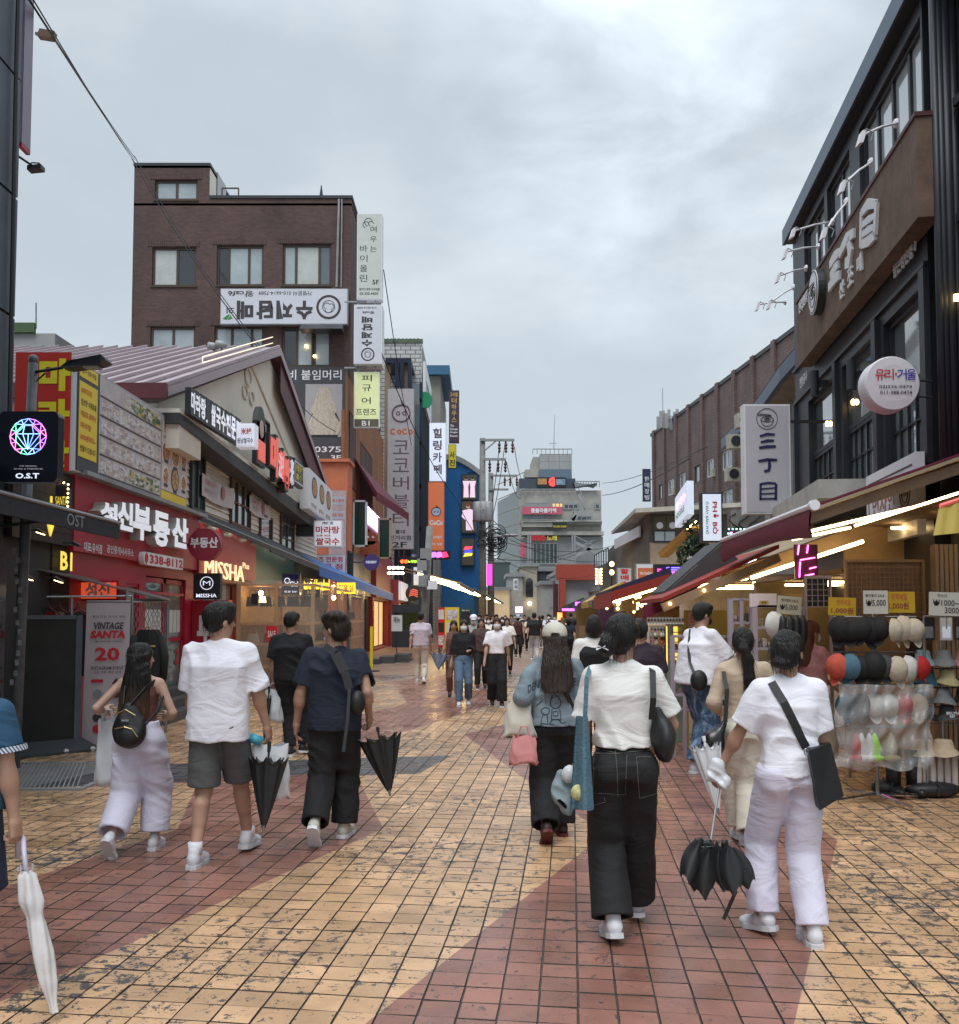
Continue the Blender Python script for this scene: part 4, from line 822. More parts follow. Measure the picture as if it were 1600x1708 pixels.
p=W(536,332,YB+1);t=thg('roof_vent','thin dark pole sticking up from the brick building roof edge','pole',tuple(p));mb=MB();mb.tube([p,p+V3((0,0,.6))],[.1,.02],6);mb.pt('pole',m_dk,t)
p=W(370,333,YB+1)
mb=MB();mb.bar((x_+.3,YB+.8,zr+.1),(x_+.3,YB+.8,zr+.8),.05);mb.bar((x_+1.0,YB+.8,zr+.1),(x_+1.0,YB+.8,zr+.8),.05);mb.bar((x_+.3,YB+.8,zr+.8),(x_+1.0,YB+.8,zr+.8),.05);mb.pt('roof_hatch_frame',m_bronze,bk)
fr,w,h=fcn(367,481,580,541,YB-.35)
s=bsign('banner_sign','long white light box with upside-down grey Korean lettering on brown bricks','sign',fr,w,h,.28,mat('sign_white_panel',(.62,.64,.70),.45,var=.04),m_ga)
m_gl=mat('charcoal_print',(.045,.04,.045),.5,var=0)
for k,ch in enumerate('매담제수'):
 a=w*(.13+.155*k);text(fr,ch,a,h*.14,a+w*.13,h*.66,.008,m_gl,s,rot180=True,bold=.05)
text(fr,'왕café',w*.06,h*.76,w*.26,h*.94,.008,m_gl,s,rot180=True,bold=.02);text(fr,'가맹문의 010-6614-7589',w*.3,h*.8,w*.72,h*.93,.008,m_gl,s,rot180=True,bold=.01)
text(fr,'의',w*.05,h*.3,w*.11,h*.5,.008,m_gl,s,rot180=True);m_leaf=mat('green_print',(.03,.22,.05),.5,var=0)
mb=MB();mb.prs([fr.p(w*.02,h*.15,.006),fr.p(w*.055,h*.12,.006),fr.p(w*.08,h*.3,.006),fr.p(w*.05,h*.24,.006)],fr.n*.003);mb.prs([fr.p(w*.06,h*.12,.006),fr.p(w*.1,h*.16,.006),fr.p(w*.08,h*.26,.006)],fr.n*.003);mb.pt('leaf_print',m_leaf,s)
def ringlogo(fr,cx,cy,R,par,c=.008,m_=m_gl):
 mb=MB();n=28
 A=[fr.p(cx+R*cos(2*pi*i/n),cy+R*sin(2*pi*i/n),c)for i in range(n)];B=[fr.p(cx+R*.8*cos(2*pi*i/n),cy+R*.8*sin(2*pi*i/n),c)for i in range(n)]
 mb.add(A+B,[(i,(i+1)%n,n+(i+1)%n,n+i)for i in range(n)])
 def arc(x,y,r,a0,a1,th=.06):
  k=8;P=[fr.p(cx+(x+r*cos(radians(a0+(a1-a0)*i/k)))*R,cy+(y+r*sin(radians(a0+(a1-a0)*i/k)))*R,c)for i in range(k+1)]
  mb.tube(P,R*.025,4,caps=False)
 arc(0,.05,.5,-20,200);arc(0,.05,.5,200,340);arc(-.15,.1,.25,30,260);arc(.2,.05,.22,-90,120);arc(0,-.15,.3,200,340)
 mb.pt('ring_logo',m_,par)
ringlogo(fr,w*.85,h*.48,h*.34,s)
fr,w,h=fcn(440,612,580,772,YB-.12)
s=thg('hair_salon_banner','large slate banner with a wavy blond hair photograph and white lettering','banner',tuple(fr.p(w/2,0,0)))
m_slate=mat('slate_print',(.055,.057,.065),.6,var=.06);m_ppr=mat('photo_background',(.40,.38,.39),.6,var=.05)
mb=MB();fr.box(mb,0,0,w,h,-.04,0);mb.pt('cloth',m_slate,s)
mb=MB();fr.box(mb,w*.02,h*.19,w*.33,h*.83,0,.006);mb.pt('photo_print',m_ppr,s)
mb=MB();fr.box(mb,w*.49,h*.27,w*.93,h*.82,0,.006);mb.pt('photo_print',m_ppr,s)
mb=MB()
def hairpt(u,v):
 ww=(.05+.12*sin(min(1,(1-v)*1.35)*1.57)+(.05*sin(v*9)if v<.5 else 0))
 return fr.p(w*.71+(u-.5)*2*ww*w,h*(.29+.5*v),.012+.02*sin(u*3.14)+.01*sin(u*40+v*12))
mb.sheet(hairpt,28,14);mb.pt('hair_print',mat('blond_hair_print',(.52,.46,.38),.6,var=.25,vs=10),s)
mb=MB();mb.prs([fr.p(w*.54,h*.27,.007),fr.p(w*.88,h*.27,.007),fr.p(w*.9,h*.45,.007),fr.p(w*.84,h*.55,.007),fr.p(w*.6,h*.55,.007),fr.p(w*.52,h*.42,.007)],fr.n*.002);mb.pt('shirt_print',m_bk,s)
text(fr,'글래비 붙임머리',w*.02,h*.865,w*.92,h*.97,.006,m_wl,s,bold=.01);text(fr,'02.331.0375',w*.12,h*.11,w*.92,h*.17,.006,m_wl,s,bold=.015);text(fr,'3F',w*.8,h*.03,w*.92,h*.08,.006,m_wl,s);text(fr,'2.9',w*.5,h*.03,w*.66,h*.08,.006,m_wl,s)
fr,w,h=fcn(503,541,573,554,YB-.5);t=thg('window_awning','small black folded awning above the warm-lit cafe window','awning',tuple(fr.p(w/2,0,0)));mb=MB();mb.prs([fr.p(0,0,.5),fr.p(0,h,0),fr.p(0,h,-.2),fr.p(0,0,-.2)],fr.u*w);mb.pt('canopy',m_bk,t)
mb=MB();mb.bar(fr.p(0,h*.2,0),fr.p(0,h*.2,-.35),.04);mb.pt('arm',m_bk,t)
for px,py in((511,577),(525,594)):
 p=W(px,py,YB+.03);mb=MB();mb.blob(p,(.07,.03,.07),8,6);mb.pt('lamp',m_bulb,bk)
ob=thg('orange_building','orange rendered lower shop building with brick side and maroon awning','building',(-6.5,39,0))
fo=Fr((W(505,780,37.5).x,37.5,0),(1,0,0),(0,-1,0));wo=W(580,780,37.5).x-fo.o.x;ho=W(540,771,37.5).z
mb=MB();fo.box(mb,0,0,wo,ho,-1.4,0);mb.pt('wall',m_ofas,ob);mb=MB();fo.box(mb,-.1,ho,wo+.1,ho+.12,-1.4,.15);mb.pt('cornice',m_ofas,ob)
fr,w,h=fcn(548,818,577,945,37.3)
s=thg('notice_banner','faded pink and grey notice panel full of small Korean lines on orange wall','banner',tuple(fr.p(w/2,0,0)))
mb=MB();fr.box(mb,0,0,w,h,-.05,0);mb.pt('board',mat('faded_pink',(.42,.30,.30),.6,var=.2),s)
for k in range(5):
 mb=MB();fr.box(mb,w*.08,h*(.05+.19*k),w*.92,h*(.16+.19*k),0,.006);mb.pt('notice_panel',mat('grey_blue_print',(.38,.40,.45),.6),s);text(fr,['레즈 전문점','치료 교정','피부 관리','전문 매장','헤나 염색'][k],w*.15,h*(.08+.19*k),w*.85,h*(.13+.19*k),.009,m_redp,s)
fr,w,h=fcn(507,925,577,965,33);s=bsign('long_sign','long white panel with three lines of red Korean lettering above the yellow panel','sign',fr,w,h,.15,mat('sign_white_panel',(.6,.6,.6)),m_ga)
for k,tt in enumerate(('레즈 전문점','전 문 점','붙임머리')):text(fr,tt,w*.2,h*(.68-.3*k),w*.92,h*(.92-.3*k),.008,m_rl,s,bold=.02)
XO=bx1+.02
fs=Fr((XO,37.5,0),(0,1,0),(1,0,0));Ls=15
def sp(px,py):p=F(px,py,XO);return(p.y-37.5,p.z)
A=sp(597,760);hs=[(1.0,7.0,3.2,10.0),(4.6,6.2,9.6,9.4),(1.0,3.3,3.0,5.8)]
mb=MB();walled(mb,fs,Ls,11.3,hs,.3);mb.poly([(XO,37.5+Ls,0),(XO,37.5+Ls,11.3),(XO-4,37.5+Ls,11.3),(XO-4,37.5+Ls,0)]);mb.pt('brick_side_wall',m_obrick,ob)
for q in hs:wnd(ob,fs,*q,nx=2,ny=1,mf=m_bronze,mg=[m_glassp,m_glass],c=-.15,fw=.12,bars=.1)
t=thg('awning','maroon fabric awning projecting over purple-lit photo studio lettering','awning',tuple(F(620,830,XO+.5)))
a,b_,c_,d_=F(592,790,XO+.1),F(650,848,XO+.1),W(682,858,48),W(640,826,40)
mb=MB();q0=V3((XO,40.5,8.3));q1=V3((XO,47.5,7.6));q2=W(682,858,47.5);q3=W(628,822,40.5)
mb.prs([q0,q1,q2,q3],(0,0,.06));mb.prs([q0,q3,q3-V3((0,0,.25))],(0,.04,0));mb.prs([q3,q2,q2-V3((0,0,.3)),q3-V3((0,0,.3))],(-.03,0,0));mb.pt('canopy',mat('maroon_canvas',(.14,.008,.03),.6,var=.15),t)
t=thg('studio_sign','glowing violet-white capital letters on red over the photo studio entrance','sign',tuple(F(620,880,XO+.2)))
fx=Fr((XO+.25,0,0),(0,1,0),(1,0,0));Y0=41;Y1=50
mb=MB();fx.box(mb,Y0,5.6,Y1,6.6,-.2,-.01);mb.pt('board',m_red,t);text(fx,'A PHOTO FRIENDS',Y0+.2,5.75,Y1-.2,6.5,.0,mat('violet_lit',(.7,.6,1),.4,var=0,emit=1.5,ecol=(.7,.6,1)),t,depth=.12,bold=.04)
for k,(x0,y0,x1,y1,Y)in enumerate(((588,834,612,912,40),(630,864,652,932,43))):
 fr,w,h=fcn(x0,y0,x1,y1,Y);t=thg('display_case',['taller','lower'][k]+' framed dark green display window standing out from the orange shop','display case',tuple(fr.p(w/2,0,0)))
 mb=MB();fr.box(mb,0,0,w,.08,-.2,0);fr.box(mb,0,h-.08,w,h,-.2,0);fr.box(mb,0,0,.08,h,-.2,0);fr.box(mb,w-.08,0,w,h,-.2,0);mb.pt('frame',[m_w,mat('pale_wood',(.45,.33,.2),.6)][k],t)
 mb=MB();fr.box(mb,.08,.08,w-.08,h-.08,-.15,-.05);mb.pt('pane',mat('dark_green_panel',(.015,.05,.04),.2),t)
fr,w,h=fcn(604,880,632,925,42.5);t=thg('figure_poster','round-eyed orange cut-out poster between the two display windows','poster',tuple(fr.p(w/2,0,0)));mb=MB();fr.box(mb,0,0,w,h*.5,-.1,0);mb.lathe(fr.p(w/2,h*.6,-.1),[(w*.4,0),(w*.4,.1)],18,ax=(0,-1,0));mb.pt('board',mat('terracotta',(.38,.10,.05),.6),t)
mb=MB()
for q in(.35,.65):mb.lathe(fr.p(w*q,h*.65,0.0),[(w*.07,0),(w*.07,.02)],10,ax=(0,-1,0))
mb.pt('eyes',m_wl,t)
# --- stacked blade signs at the brick corner
fr,w,h=fcn(595,356,637,499,38.2)
s=bsign('blade_sign','topmost tall pale blade sign with cursive Korean and 5F at the brick corner','sign',fr,w,h,.5,mat('pale_green_panel',(.56,.60,.56),.5,var=.06),m_w)
for k,ch in enumerate('여우는'):text(fr,ch,w*.52,h*(.78-.115*k),w*.78,h*(.85-.115*k),.008,m_gl,s,bold=.0)
for k,ch in enumerate('바이올린'):text(fr,ch,w*.12,h*(.55-.115*k),w*.42,h*(.63-.115*k),.008,m_gl,s,bold=.0)
text(fr,'5F',w*.62,h*.17,w*.88,h*.225,.008,m_gl,s,bold=.02);text(fr,'현악기 제작 수리전문',w*.1,h*.1,w*.92,h*.13,.008,m_gl,s);text(fr,'02.335.4455',w*.12,h*.05,w*.85,h*.08,.008,m_gl,s)
mb=MB()
for(cx,cy,r)in((.45,.9,.16),(.35,.87,.12),(.55,.88,.1)):mb.tube([fr.p(w*(cx+r*cos(i*.5)),h*(cy)+w*r*sin(i*.5),.008)for i in range(10)],.012,4)
mb.pt('scribble_logo',m_gl,s)
fr,w,h=fcn(590,508,637,607,38.0)
s=bsign('blade_sign','white blade sign with upside-down lettering and round logo at its foot','sign',fr,w,h,.9,mat('sign_white_panel',(.62,.64,.70)),m_w)
ringlogo(fr,w*.5,h*.16,w*.24,s)
for k,ch in enumerate('수제담배'):text(fr,ch,w*.28,h*(.3+.13*k),w*.66,h*(.41+.13*k),.008,m_gl,s,rot180=True,bold=.04)
text(fr,'왕café',w*.3,h*.84,w*.72,h*.89,.008,m_gl,s,rot180=True);text(fr,'010-6614-7589',w*.1,h*.93,w*.8,h*.96,.008,m_gl,s,rot180=True)
fr,w,h=fcn(590,620,633,713,38.3)
s=bsign('blade_sign','lit pale yellow blade sign with black hand-drawn Korean and B1 on brown','sign',fr,w,h,.3,mat('lit_lime_panel',(.62,.66,.34),.5,var=.1,emit=.15,ecol=(.85,1,.5)),m_w)
mb=MB();fr.box(mb,.03,.03,w-.03,h*.15,.004,.008);mb.pt('brown_strip',mat('olive_brown',(.10,.085,.05),.6),s)
text(fr,'피',w*.3,h*.83,w*.7,h*.94,.008,m_gl,s,bold=.01);text(fr,'규',w*.32,h*.65,w*.68,h*.77,.008,m_gl,s,bold=.01);text(fr,'어',w*.3,h*.42,w*.66,h*.54,.008,m_gl,s,bold=.01);text(fr,'프렌즈',w*.08,h*.22,w*.88,h*.34,.008,m_gl,s,bold=.01);text(fr,'B1',w*.32,h*.03,w*.62,h*.12,.011,m_wl,s,bold=.01)
for z0,z1 in((499,508),(607,620)):
 a=W(612,z0,38.4);b_=W(612,z1,38.4);t=thg('sign_bracket','steel bracket joining blade signs at the brick corner '+('between the two upper signs' if z0==499 else 'above the yellow sign'),'bracket',tuple(b_));mb=MB()
 for dx in(-.35,.35):mb.bar(a+V3((dx,0,.02)),b_+V3((dx,0,-.02)),.06)
 mb.bar((a+b_)/2,(a+b_)/2+V3((-.9,0,0)),.06);mb.pt('bar',m_ga,t)
# --- CoCo banner
fr,w,h=fcn(645,648,690,916,55)
s=bsign('tall_banner','very tall grey-white banner with a flame face above orange letters and Korean','sign',fr,w,h,.5,mat('grey_white_banner',(.50,.48,.50),.6,var=.08),m_ga)
m_vio=mat('mauve_print',(.15,.09,.13),.6,var=0);m_orp=mat('orange_print',(.60,.16,.06),.6,var=0)
def flame(fr,cx,cy,R,m_,par,c=.008,fill=None):
 P=[(cos(radians(a))*R,sin(radians(a))*R*.95)for a in range(75,75+330,15)]
 P=[(x,y)for x,y in P];P+=[(R*.75,R*.75),(R*.1,R*1.0),(-R*.02,R*1.45)]
 mb=MB();mb.tube([fr.p(cx+x,cy+y,c)for x,y in P+[P[0]]],R*.09,5,caps=False)
 for q in(-.35,.35):
  mb.tube([fr.p(cx+q*R+.2*R*cos(i*.63),cy+.2*R*sin(i*.63),c)for i in range(11)],R*.05,4,caps=False)
 mb.pt('flame_logo',m_,par)
 if fill:mb=MB();mb.poly([fr.p(cx+x,cy+y,c-.003)for x,y in P]);mb.pt('flame_fill',fill,par)
flame(fr,w*.52,h*.845,w*.33,m_vio,s)
for q,ch in((.1,'C'),(.36,'o'),(.55,'C'),(.78,'o')):text(fr,ch,w*q,h*.71,w*(q+.19),h*(.745 if ch=='o' else.75),.008,m_orp,s,bold=.06)
for k,ch in enumerate('코코버블티'):text(fr,ch,w*.22,h*(.59-.112*k),w*.82,h*(.675-.112*k),.008,m_vio,s,bold=.0)
text(fr,'홍대',w*.32,h*.095,w*.68,h*.12,.008,m_gl,s);text(fr,'인거리점',w*.1,h*.055,w*.9,h*.085,.008,m_gl,s);text(fr,'2F',w*.2,h*.01,w*.75,h*.045,.008,m_gl,s)
# --- white tile building
wb=thg('white_tile_building','pale brick-tiled building with dark blue steel frame behind the tall banner','building',(-5,66,0))
YW=60;x0=W(640,600,YW).x;x1=W(704,600,YW).x;z1=W(690,572,YW).z
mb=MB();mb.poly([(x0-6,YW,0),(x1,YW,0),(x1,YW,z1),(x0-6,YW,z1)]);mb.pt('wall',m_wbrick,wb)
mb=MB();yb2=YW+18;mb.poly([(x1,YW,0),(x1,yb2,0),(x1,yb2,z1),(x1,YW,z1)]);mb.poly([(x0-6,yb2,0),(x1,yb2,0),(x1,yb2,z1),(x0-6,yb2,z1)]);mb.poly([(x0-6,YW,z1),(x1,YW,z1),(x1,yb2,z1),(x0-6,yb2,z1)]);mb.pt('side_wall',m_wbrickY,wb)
mb=MB();mb.box(x0-6,YW-.05,z1,x1+.05,YW+.2,z1+.25);mb.pt('coping',mat('mossy_coping',(.10,.14,.09),.8,var=.3),wb)
for k in range(14):
 mb=MB();xx=x0-1+k*.24;mb.box(xx,YW-.07,z1-.02,xx+.12,YW-.03,z1+.28);mb.pt('railing_baluster',mat('mossy_coping',(.1,.14,.09)),wb)
m_nv=mat('navy_steel',(.02,.03,.055),.4,.3,var=.1)
mb=MB();za=W(650,597,YW-3).z;xa,xb=W(643,600,57).x,W(686,600,57).x
mb.box(xa,57,za-.3,xb,62,za);mb.pt('canopy_frame',m_nv,wb)
for px in(662,670,683):
 a=W(px,600,57).x;mb=MB();mb.box(a-.1,57,0,a+.14,57.3,za-.3);mb.pt('column',m_nv,wb)
for px in(646,679):a=W(px,600,57.3).x;mb=MB();mb.box(a-.15,57.3,0,a+.2,57.5,za-.3);mb.pt('tan_column',mat('tan_panel',(.28,.20,.14),.7),wb)
xg=x1+.02
fg=Fr((xg+.05,57.3,0),(0,1,0),(1,0,0))
mb=MB();fg.box(mb,0,0,14,za-1.5,-.6,-.05);mb.pt('facade_glass',m_glass,wb)
for k in range(13):
 mb=MB();fg.box(mb,k*1.15,0,k*1.15+.14,za-1.4,-.05,.12);mb.pt('mullion',m_nv,wb)
for k in range(6):
 mb=MB();fg.box(mb,0,2.6*k+1.5,14,2.6*k+1.75,-.04,.06);mb.pt('spandrel',m_nv,wb)
fr,w,h=fcn(693,622,704,685,58.5)
t=thg('shop_sign','white slanted facade sign with a green round mark on the navy building','sign',tuple(fr.o));fx=Fr((xg+.3,58.2,fr.o.z),(0,1,0),(1,0,0))
mb=MB();fx.box(mb,0,.4,7.5,3.0,-.15,0);mb.pt('board',m_w,t);text(fx,'COFFEE',1,1.0,5,2.2,.01,m_leaf,t)
mb=MB();c0=W(708,668,57.6);mb.lathe(c0,[(.5,0),(.5,.2)],16,ax=(0,-1,0));mb.pt('green_roundel',mat('green_acrylic',(.01,.25,.12),.4),t)
nb=thg('grey_rendered_building','weathered grey building with a flat blue roof behind the white tiled one','building',(-4.6,88,0))
Yn=82;xa=W(700,700,Yn).x;xb=W(735,640,Yn).x;zn=W(733,612,Yn).z
mb=MB();mb.box(xa-4,Yn,0,xb,Yn+14,zn-.8);mb.pt('wall',mat('weathered_grey_render',(.24,.23,.21),.85,var=.25,vs=.5),nb)
mb=MB();mb.box(xa-1.5,Yn-.6,zn-.8,xb+.8,Yn+10,zn);mb.pt('roof',mat('steel_blue_roof',(.03,.12,.22),.5,var=.1),nb)
fn=Fr((xb+.01,Yn,0),(0,1,0),(1,0,0))
for k in range(3):
 for j in range(4):wnd(nb,fn,1.2+k*4,3.5+j*3.2,4+k*4,5.6+j*3.2,2,1,m_ga,m_glass,c=.0,fw=.12,sill=False)
fr,w,h=fcn(749,651,766,738,80);s=bsign('blade_sign','slim dark purple blade sign with gold Korean letters high above the blue building','sign',fr,w,h,.5,mat('aubergine_panel',(.055,.03,.05),.5),m_dk)
m_gold=mat('gold_print',(.55,.35,.10),.5,var=0)
text(fr,'고시텔',w*.1,h*.88,w*.85,h*.96,.01,m_gold,s);text(fr,'더하우스',w*.25,h*.38,w*.75,h*.86,.01,m_gold,s,vert=True)
for k,tx in enumerate(('The','House','Single','Room')):text(fr,tx,w*.12,h*(.3-.065*k),w*(.5 if k==0 else.85),h*(.345-.065*k),.01,m_wl,s)
fr,w,h=fcn(748,741,761,781,78);s=bsign('blade_sign','yellow blade sign with two bold black Korean letters under the purple one','sign',fr,w,h,.5,m_yel,m_dk);text(fr,'사진',w*.15,h*.05,w*.85,h*.72,.01,m_bk,s,vert=True,bold=.03)
fr,w,h=fcn(716,705,744,803,56);s=bsign('blade_sign','white lit blade sign with four dark outlined Korean letters over an orange one','sign',fr,w,h,.4,mat('lit_blue_white',(.60,.66,.82),.5,var=.03,emit=.3,ecol=(.8,.88,1)),m_w);text(fr,'힐링카페',w*.22,h*.1,w*.75,h*.92,.01,m_vio,s,vert=True,bold=.03)
fr,w,h=fcn(714,804,741,922,56);s=bsign('blade_sign','bright orange blade sign with a pale blue flame face and white letters','sign',fr,w,h,.4,mat('orange_acrylic',(.62,.16,.07),.5,var=.05,emit=.1,ecol=(1,.3,.1)),m_ofas)
flame(fr,w*.5,h*.58,w*.28,m_nv,s,fill=mat('pale_blue_print',(.5,.6,.8),.5,var=0));text(fr,'CoCo',w*.08,h*.39,w*.92,h*.46,.01,m_wl,s,bold=.05);text(fr,'코코버블티',w*.15,h*.2,w*.85,h*.24,.01,m_wl,s);text(fr,'공차 카페',w*.15,h*.1,w*.85,h*.14,.01,m_wl,s)
# --- blue container building
cb=thg('blue_building','bright blue corrugated building with rounded grey cornice and stacked LED screens','building',(-3,90,0))
Yc=84;m_blue=mat('bright_blue_metal',(.012,.13,.36),.45,.1,var=.12);xa,xb=W(748,850,Yc).x,W(801,850,Yc).x;zc=W(780,768,Yc).z
mb=MB();P=[(xa-3,Yc,0)];P+=[(xb,Yc,0),(xb,Yc,zc-1.4)]+[(xa+(xb-xa)*(1-k/8),Yc,zc-1.4+1.4*sin(k/8*1.57))for k in range(1,9)]+[(xa-3,Yc,zc)]
mb.prs(P,(0,12,0));mb.pt('wall',m_blue,cb)
mb=MB()
P2=[V3((p[0],Yc,p[2]))for p in P[2:]]
for i in range(len(P2)-1):mb.pp(P2[i]+V3((0,-.3,0)),P2[i+1]-P2[i],(0,12.6,0),(0,0,.5))
mb.pt('cornice',m_ga,cb)
for k in range(4):
 mb=MB();a=W(780,785+k*9,Yc-.05);b_=W(798,785+k*9,Yc-.05);mb.bar(a,b_,.12,.3);mb.pt('louvre',m_blue,cb)
for k in range(9):
 x=xa+.3*k-1;mb=MB();mb.box(x,Yc-.06,0,x+.1,Yc,zc-1.6);mb.pt('rib',m_blue,cb)
def led(name,lab,x0,y0,x1,y1,Y,m_):
 fr,w,h=fcn(x0,y0,x1,y1,Y);t=thg(name,lab,'screen',tuple(fr.p(w/2,0,0)));mb=MB();fr.box(mb,0,0,w,h,-.3,-.01);mb.pt('case',m_bk,t);mb=MB();fr.box(mb,.08,.08,w-.08,h-.08,-.01,.01);mb.pt('display',m_,t);return t,fr,w,h
m_pinkp=mat('screen_pink',(.8,.6,.75),.5,var=0,emit=.35,ecol=(1,.75,.9));m_skinp=mat('screen_skin',(.6,.4,.33),.5,var=0,emit=.15);m_hairp=mat('screen_hair',(.05,.03,.02),.5,var=0)
def figp(fr,cx,y0,s_,t,c=.02,arms=True):
 mb=MB();mb.prs([fr.p(cx-.13*s_,y0,c),fr.p(cx+.13*s_,y0,c),fr.p(cx+.11*s_,y0+.5*s_,c),fr.p(cx-.11*s_,y0+.5*s_,c)],fr.n*.01);mb.prs([fr.p(cx-.1*s_,y0+.5*s_,c),fr.p(cx+.1*s_,y0+.5*s_,c),fr.p(cx+.17*s_,y0+.82*s_,c),fr.p(cx-.17*s_,y0+.82*s_,c)],fr.n*.01);mb.pt('clothes_image',m_pinkp,t)
 mb=MB();mb.lathe(fr.p(cx,y0+.93*s_,c),[(.075*s_,0),(.075*s_,.01)],12,ax=(0,-1,0));mb.pt('head_image',m_skinp,t);mb=MB();mb.lathe(fr.p(cx,y0+.97*s_,c+.012),[(.07*s_,0),(.07*s_,.006)],12,ax=(0,-1,0));mb.pt('hair_image',m_hairp,t)
t,fr,w,h=led('led_screen','upper LED screen showing two small standing figures in white and pink',770,791,797,834,83.6,mat('screen_olive',(.10,.09,.07),.4,var=0));figp(fr,w*.28,h*.1,h*.78,t);figp(fr,w*.68,h*.1,h*.78,t)
t,fr,w,h=led('led_screen','middle LED screen filled with one large model in a white top',769,835,797,890,83.6,mat('screen_olive',(.1,.09,.07)))
mb=MB();c=.02;mb.prs([fr.p(w*.3,h*.1,c),fr.p(w*.75,h*.1,c),fr.p(w*.68,h*.4,c),fr.p(w*.95,h*.5,c),fr.p(w*.85,h*.68,c),fr.p(w*.55,h*.75,c),fr.p(w*.1,h*.7,c),fr.p(w*.05,h*.5,c),fr.p(w*.3,h*.4,c)],fr.n*.01);mb.pt('clothes_image',m_pinkp,t);mb=MB();mb.lathe(fr.p(w*.42,h*.82,c+.01),[(w*.13,0),(w*.13,.01)],14,ax=(0,-1,0));mb.pt('head_image',m_skinp,t);mb=MB();mb.lathe(fr.p(w*.42,h*.88,c+.02),[(w*.13,0),(w*.13,.01)],14,ax=(0,-1,0));mb.pt('hair_image',mat('screen_auburn',(.3,.05,.03),.5,var=0,emit=.1),t)
t,fr,w,h=led('led_screen','lower dark LED screen with a red, blue and yellow ball on it',769,897,792,944,83.6,mat('screen_olive',(.1,.09,.07)))
for k,(cc,y)in enumerate((((1,.1,.15),.62),((.1,.1,.9),.5),((1,.9,.1),.38))):
 mb=MB();mb.prs([fr.p(w*.15,h*(y-.06),.02),fr.p(w*.8,h*(y-.02),.02),fr.p(w*.85,h*(y+.08),.02),fr.p(w*.3,h*(y+.08),.02)],fr.n*.01);mb.pt('ball_band',mat('screen_col%d'%k,cc,.5,var=0,emit=.5),t)
t,fr,w,h=led('led_screen','wide LED display in violet and red beside the orange blade sign',716,918,752,933,55.5,mat('screen_black',(.02,.01,.03),.4,var=0))
for k,(cc,x)in enumerate((((.5,.2,1),.1),((.9,.2,.9),.35),((1,.05,.15),.6))):
 mb=MB();mb.prs([fr.p(w*x,h*.15,.02),fr.p(w*(x+.3),h*.3,.02),fr.p(w*(x+.2),h*.85,.02),fr.p(w*x,h*.8,.02)],fr.n*.01);mb.pt('image_patch',mat('screen_v%d'%k,cc,.5,var=0,emit=.9),t)
t,fr,w,h=led('led_screen','flat LED ticker with orange and green characters over the black shops',663,929,704,944,47,mat('screen_black',(.02,.01,.03)));text(fr,'생생',w*.1,h*.3,w*.4,h*.7,.015,mat('led_red',(1,.1,.02),.5,var=0,emit=3),t,bold=.03);text(fr,'노래연습',w*.42,h*.35,w*.9,h*.65,.015,mat('led_green',(.4,.9,.05),.5,var=0,emit=2),t)
fr,w,h=fcn(812,941,821,976,66);t=thg('neon_blade_sign','glowing magenta vertical sign at the foot of the utility poles','sign',tuple(fr.o));mb=MB();fr.box(mb,0,0,w,h,-.3,0);mb.pt('case',mat('magenta_neon',(.9,.05,.5),.4,var=0,emit=1.2,ecol=(1,.05,.5)),t)
mb=MB();fr.box(mb,-.35,-.1,-.03,h+.1,-.3,0);mb.pt('back_panel',m_bk,t)
# --- street level shops left, Y 31..60
def shop(name,lab,Y0,Y1,X,z,m_,door=True,fas=None,gl=None):
 t=thg(name,lab,'shop',(X,(Y0+Y1)/2,0));f=Fr((X,Y0,0),(0,1,0),(1,0,0));L_=Y1-Y0
 mb=MB();walled(mb,f,L_,z,[(.6,.1,L_-.6,2.4)],.8);mb.poly([(X,Y0,0),(X,Y0,z),(X-5,Y0,z),(X-5,Y0,0)]);mb.poly([(X,Y0,z),(X,Y1,z),(X-5,Y1,z),(X-5,Y0,z)]);mb.pt('wall',m_,t)
 if fas:mb=MB();f.box(mb,.0,2.5,L_,z-.1,0,.15);mb.pt('fascia',fas,t)
 wnd(t,f,.6,.1,L_-.6,2.4,3,1,m_dk,gl or m_glassd,c=-.3,sill=False)
 return t,f
m_warmw=mat('warm_lit_glass',(.35,.22,.1),.2,var=.5,vs=3,emit=.6,ecol=(1,.6,.25))
t,f=shop('black_shop','black fronted shop with rows of small ceiling lamps left of the patterned red shop',37.6,44,-5.1,4.2,m_bk,fas=m_bk,gl=m_glassd)
for k in range(8):
 p=W(650+(k%4)*7,947+(k//4)*9,41);mb=MB();mb.blob(p,(.1,.1,.06),8,5);mb.pt('lamp',m_spot,t)
t,f=shop('red_shop','deep red stepped shopfront with a lit white sign behind the pole',44.1,52,-4.9,5.0,mat('shop_red',(.22,.02,.018),.5),fas=mat('shop_red',(.22,.02,.018)),gl=m_warmw)
fr,w,h=fcn(690,946,705,976,44);mb=MB();fr.box(mb,0,0,w,h,-.1,0);mb.pt('lit_panel',m_lilac,t)
p=W(690,990,43.5);s=thg('round_sign','round black sign with an orange basket-like emblem near the utility pole','sign',tuple(p));mb=MB();mb.lathe(p,[(.36,0),(.36,.12)],24,ax=(0,-1,0));mb.pt('disc',m_bk,s);mb=MB()
for k in range(4):mb.tube([p+V3((-.2+.02*k,-.14,-.12+.08*k)),p+V3((0,-.14,-.06+.08*k)),p+V3((.2,-.14,-.16+.09*k))],.028,5)
mb.pt('emblem',m_neonr,s)
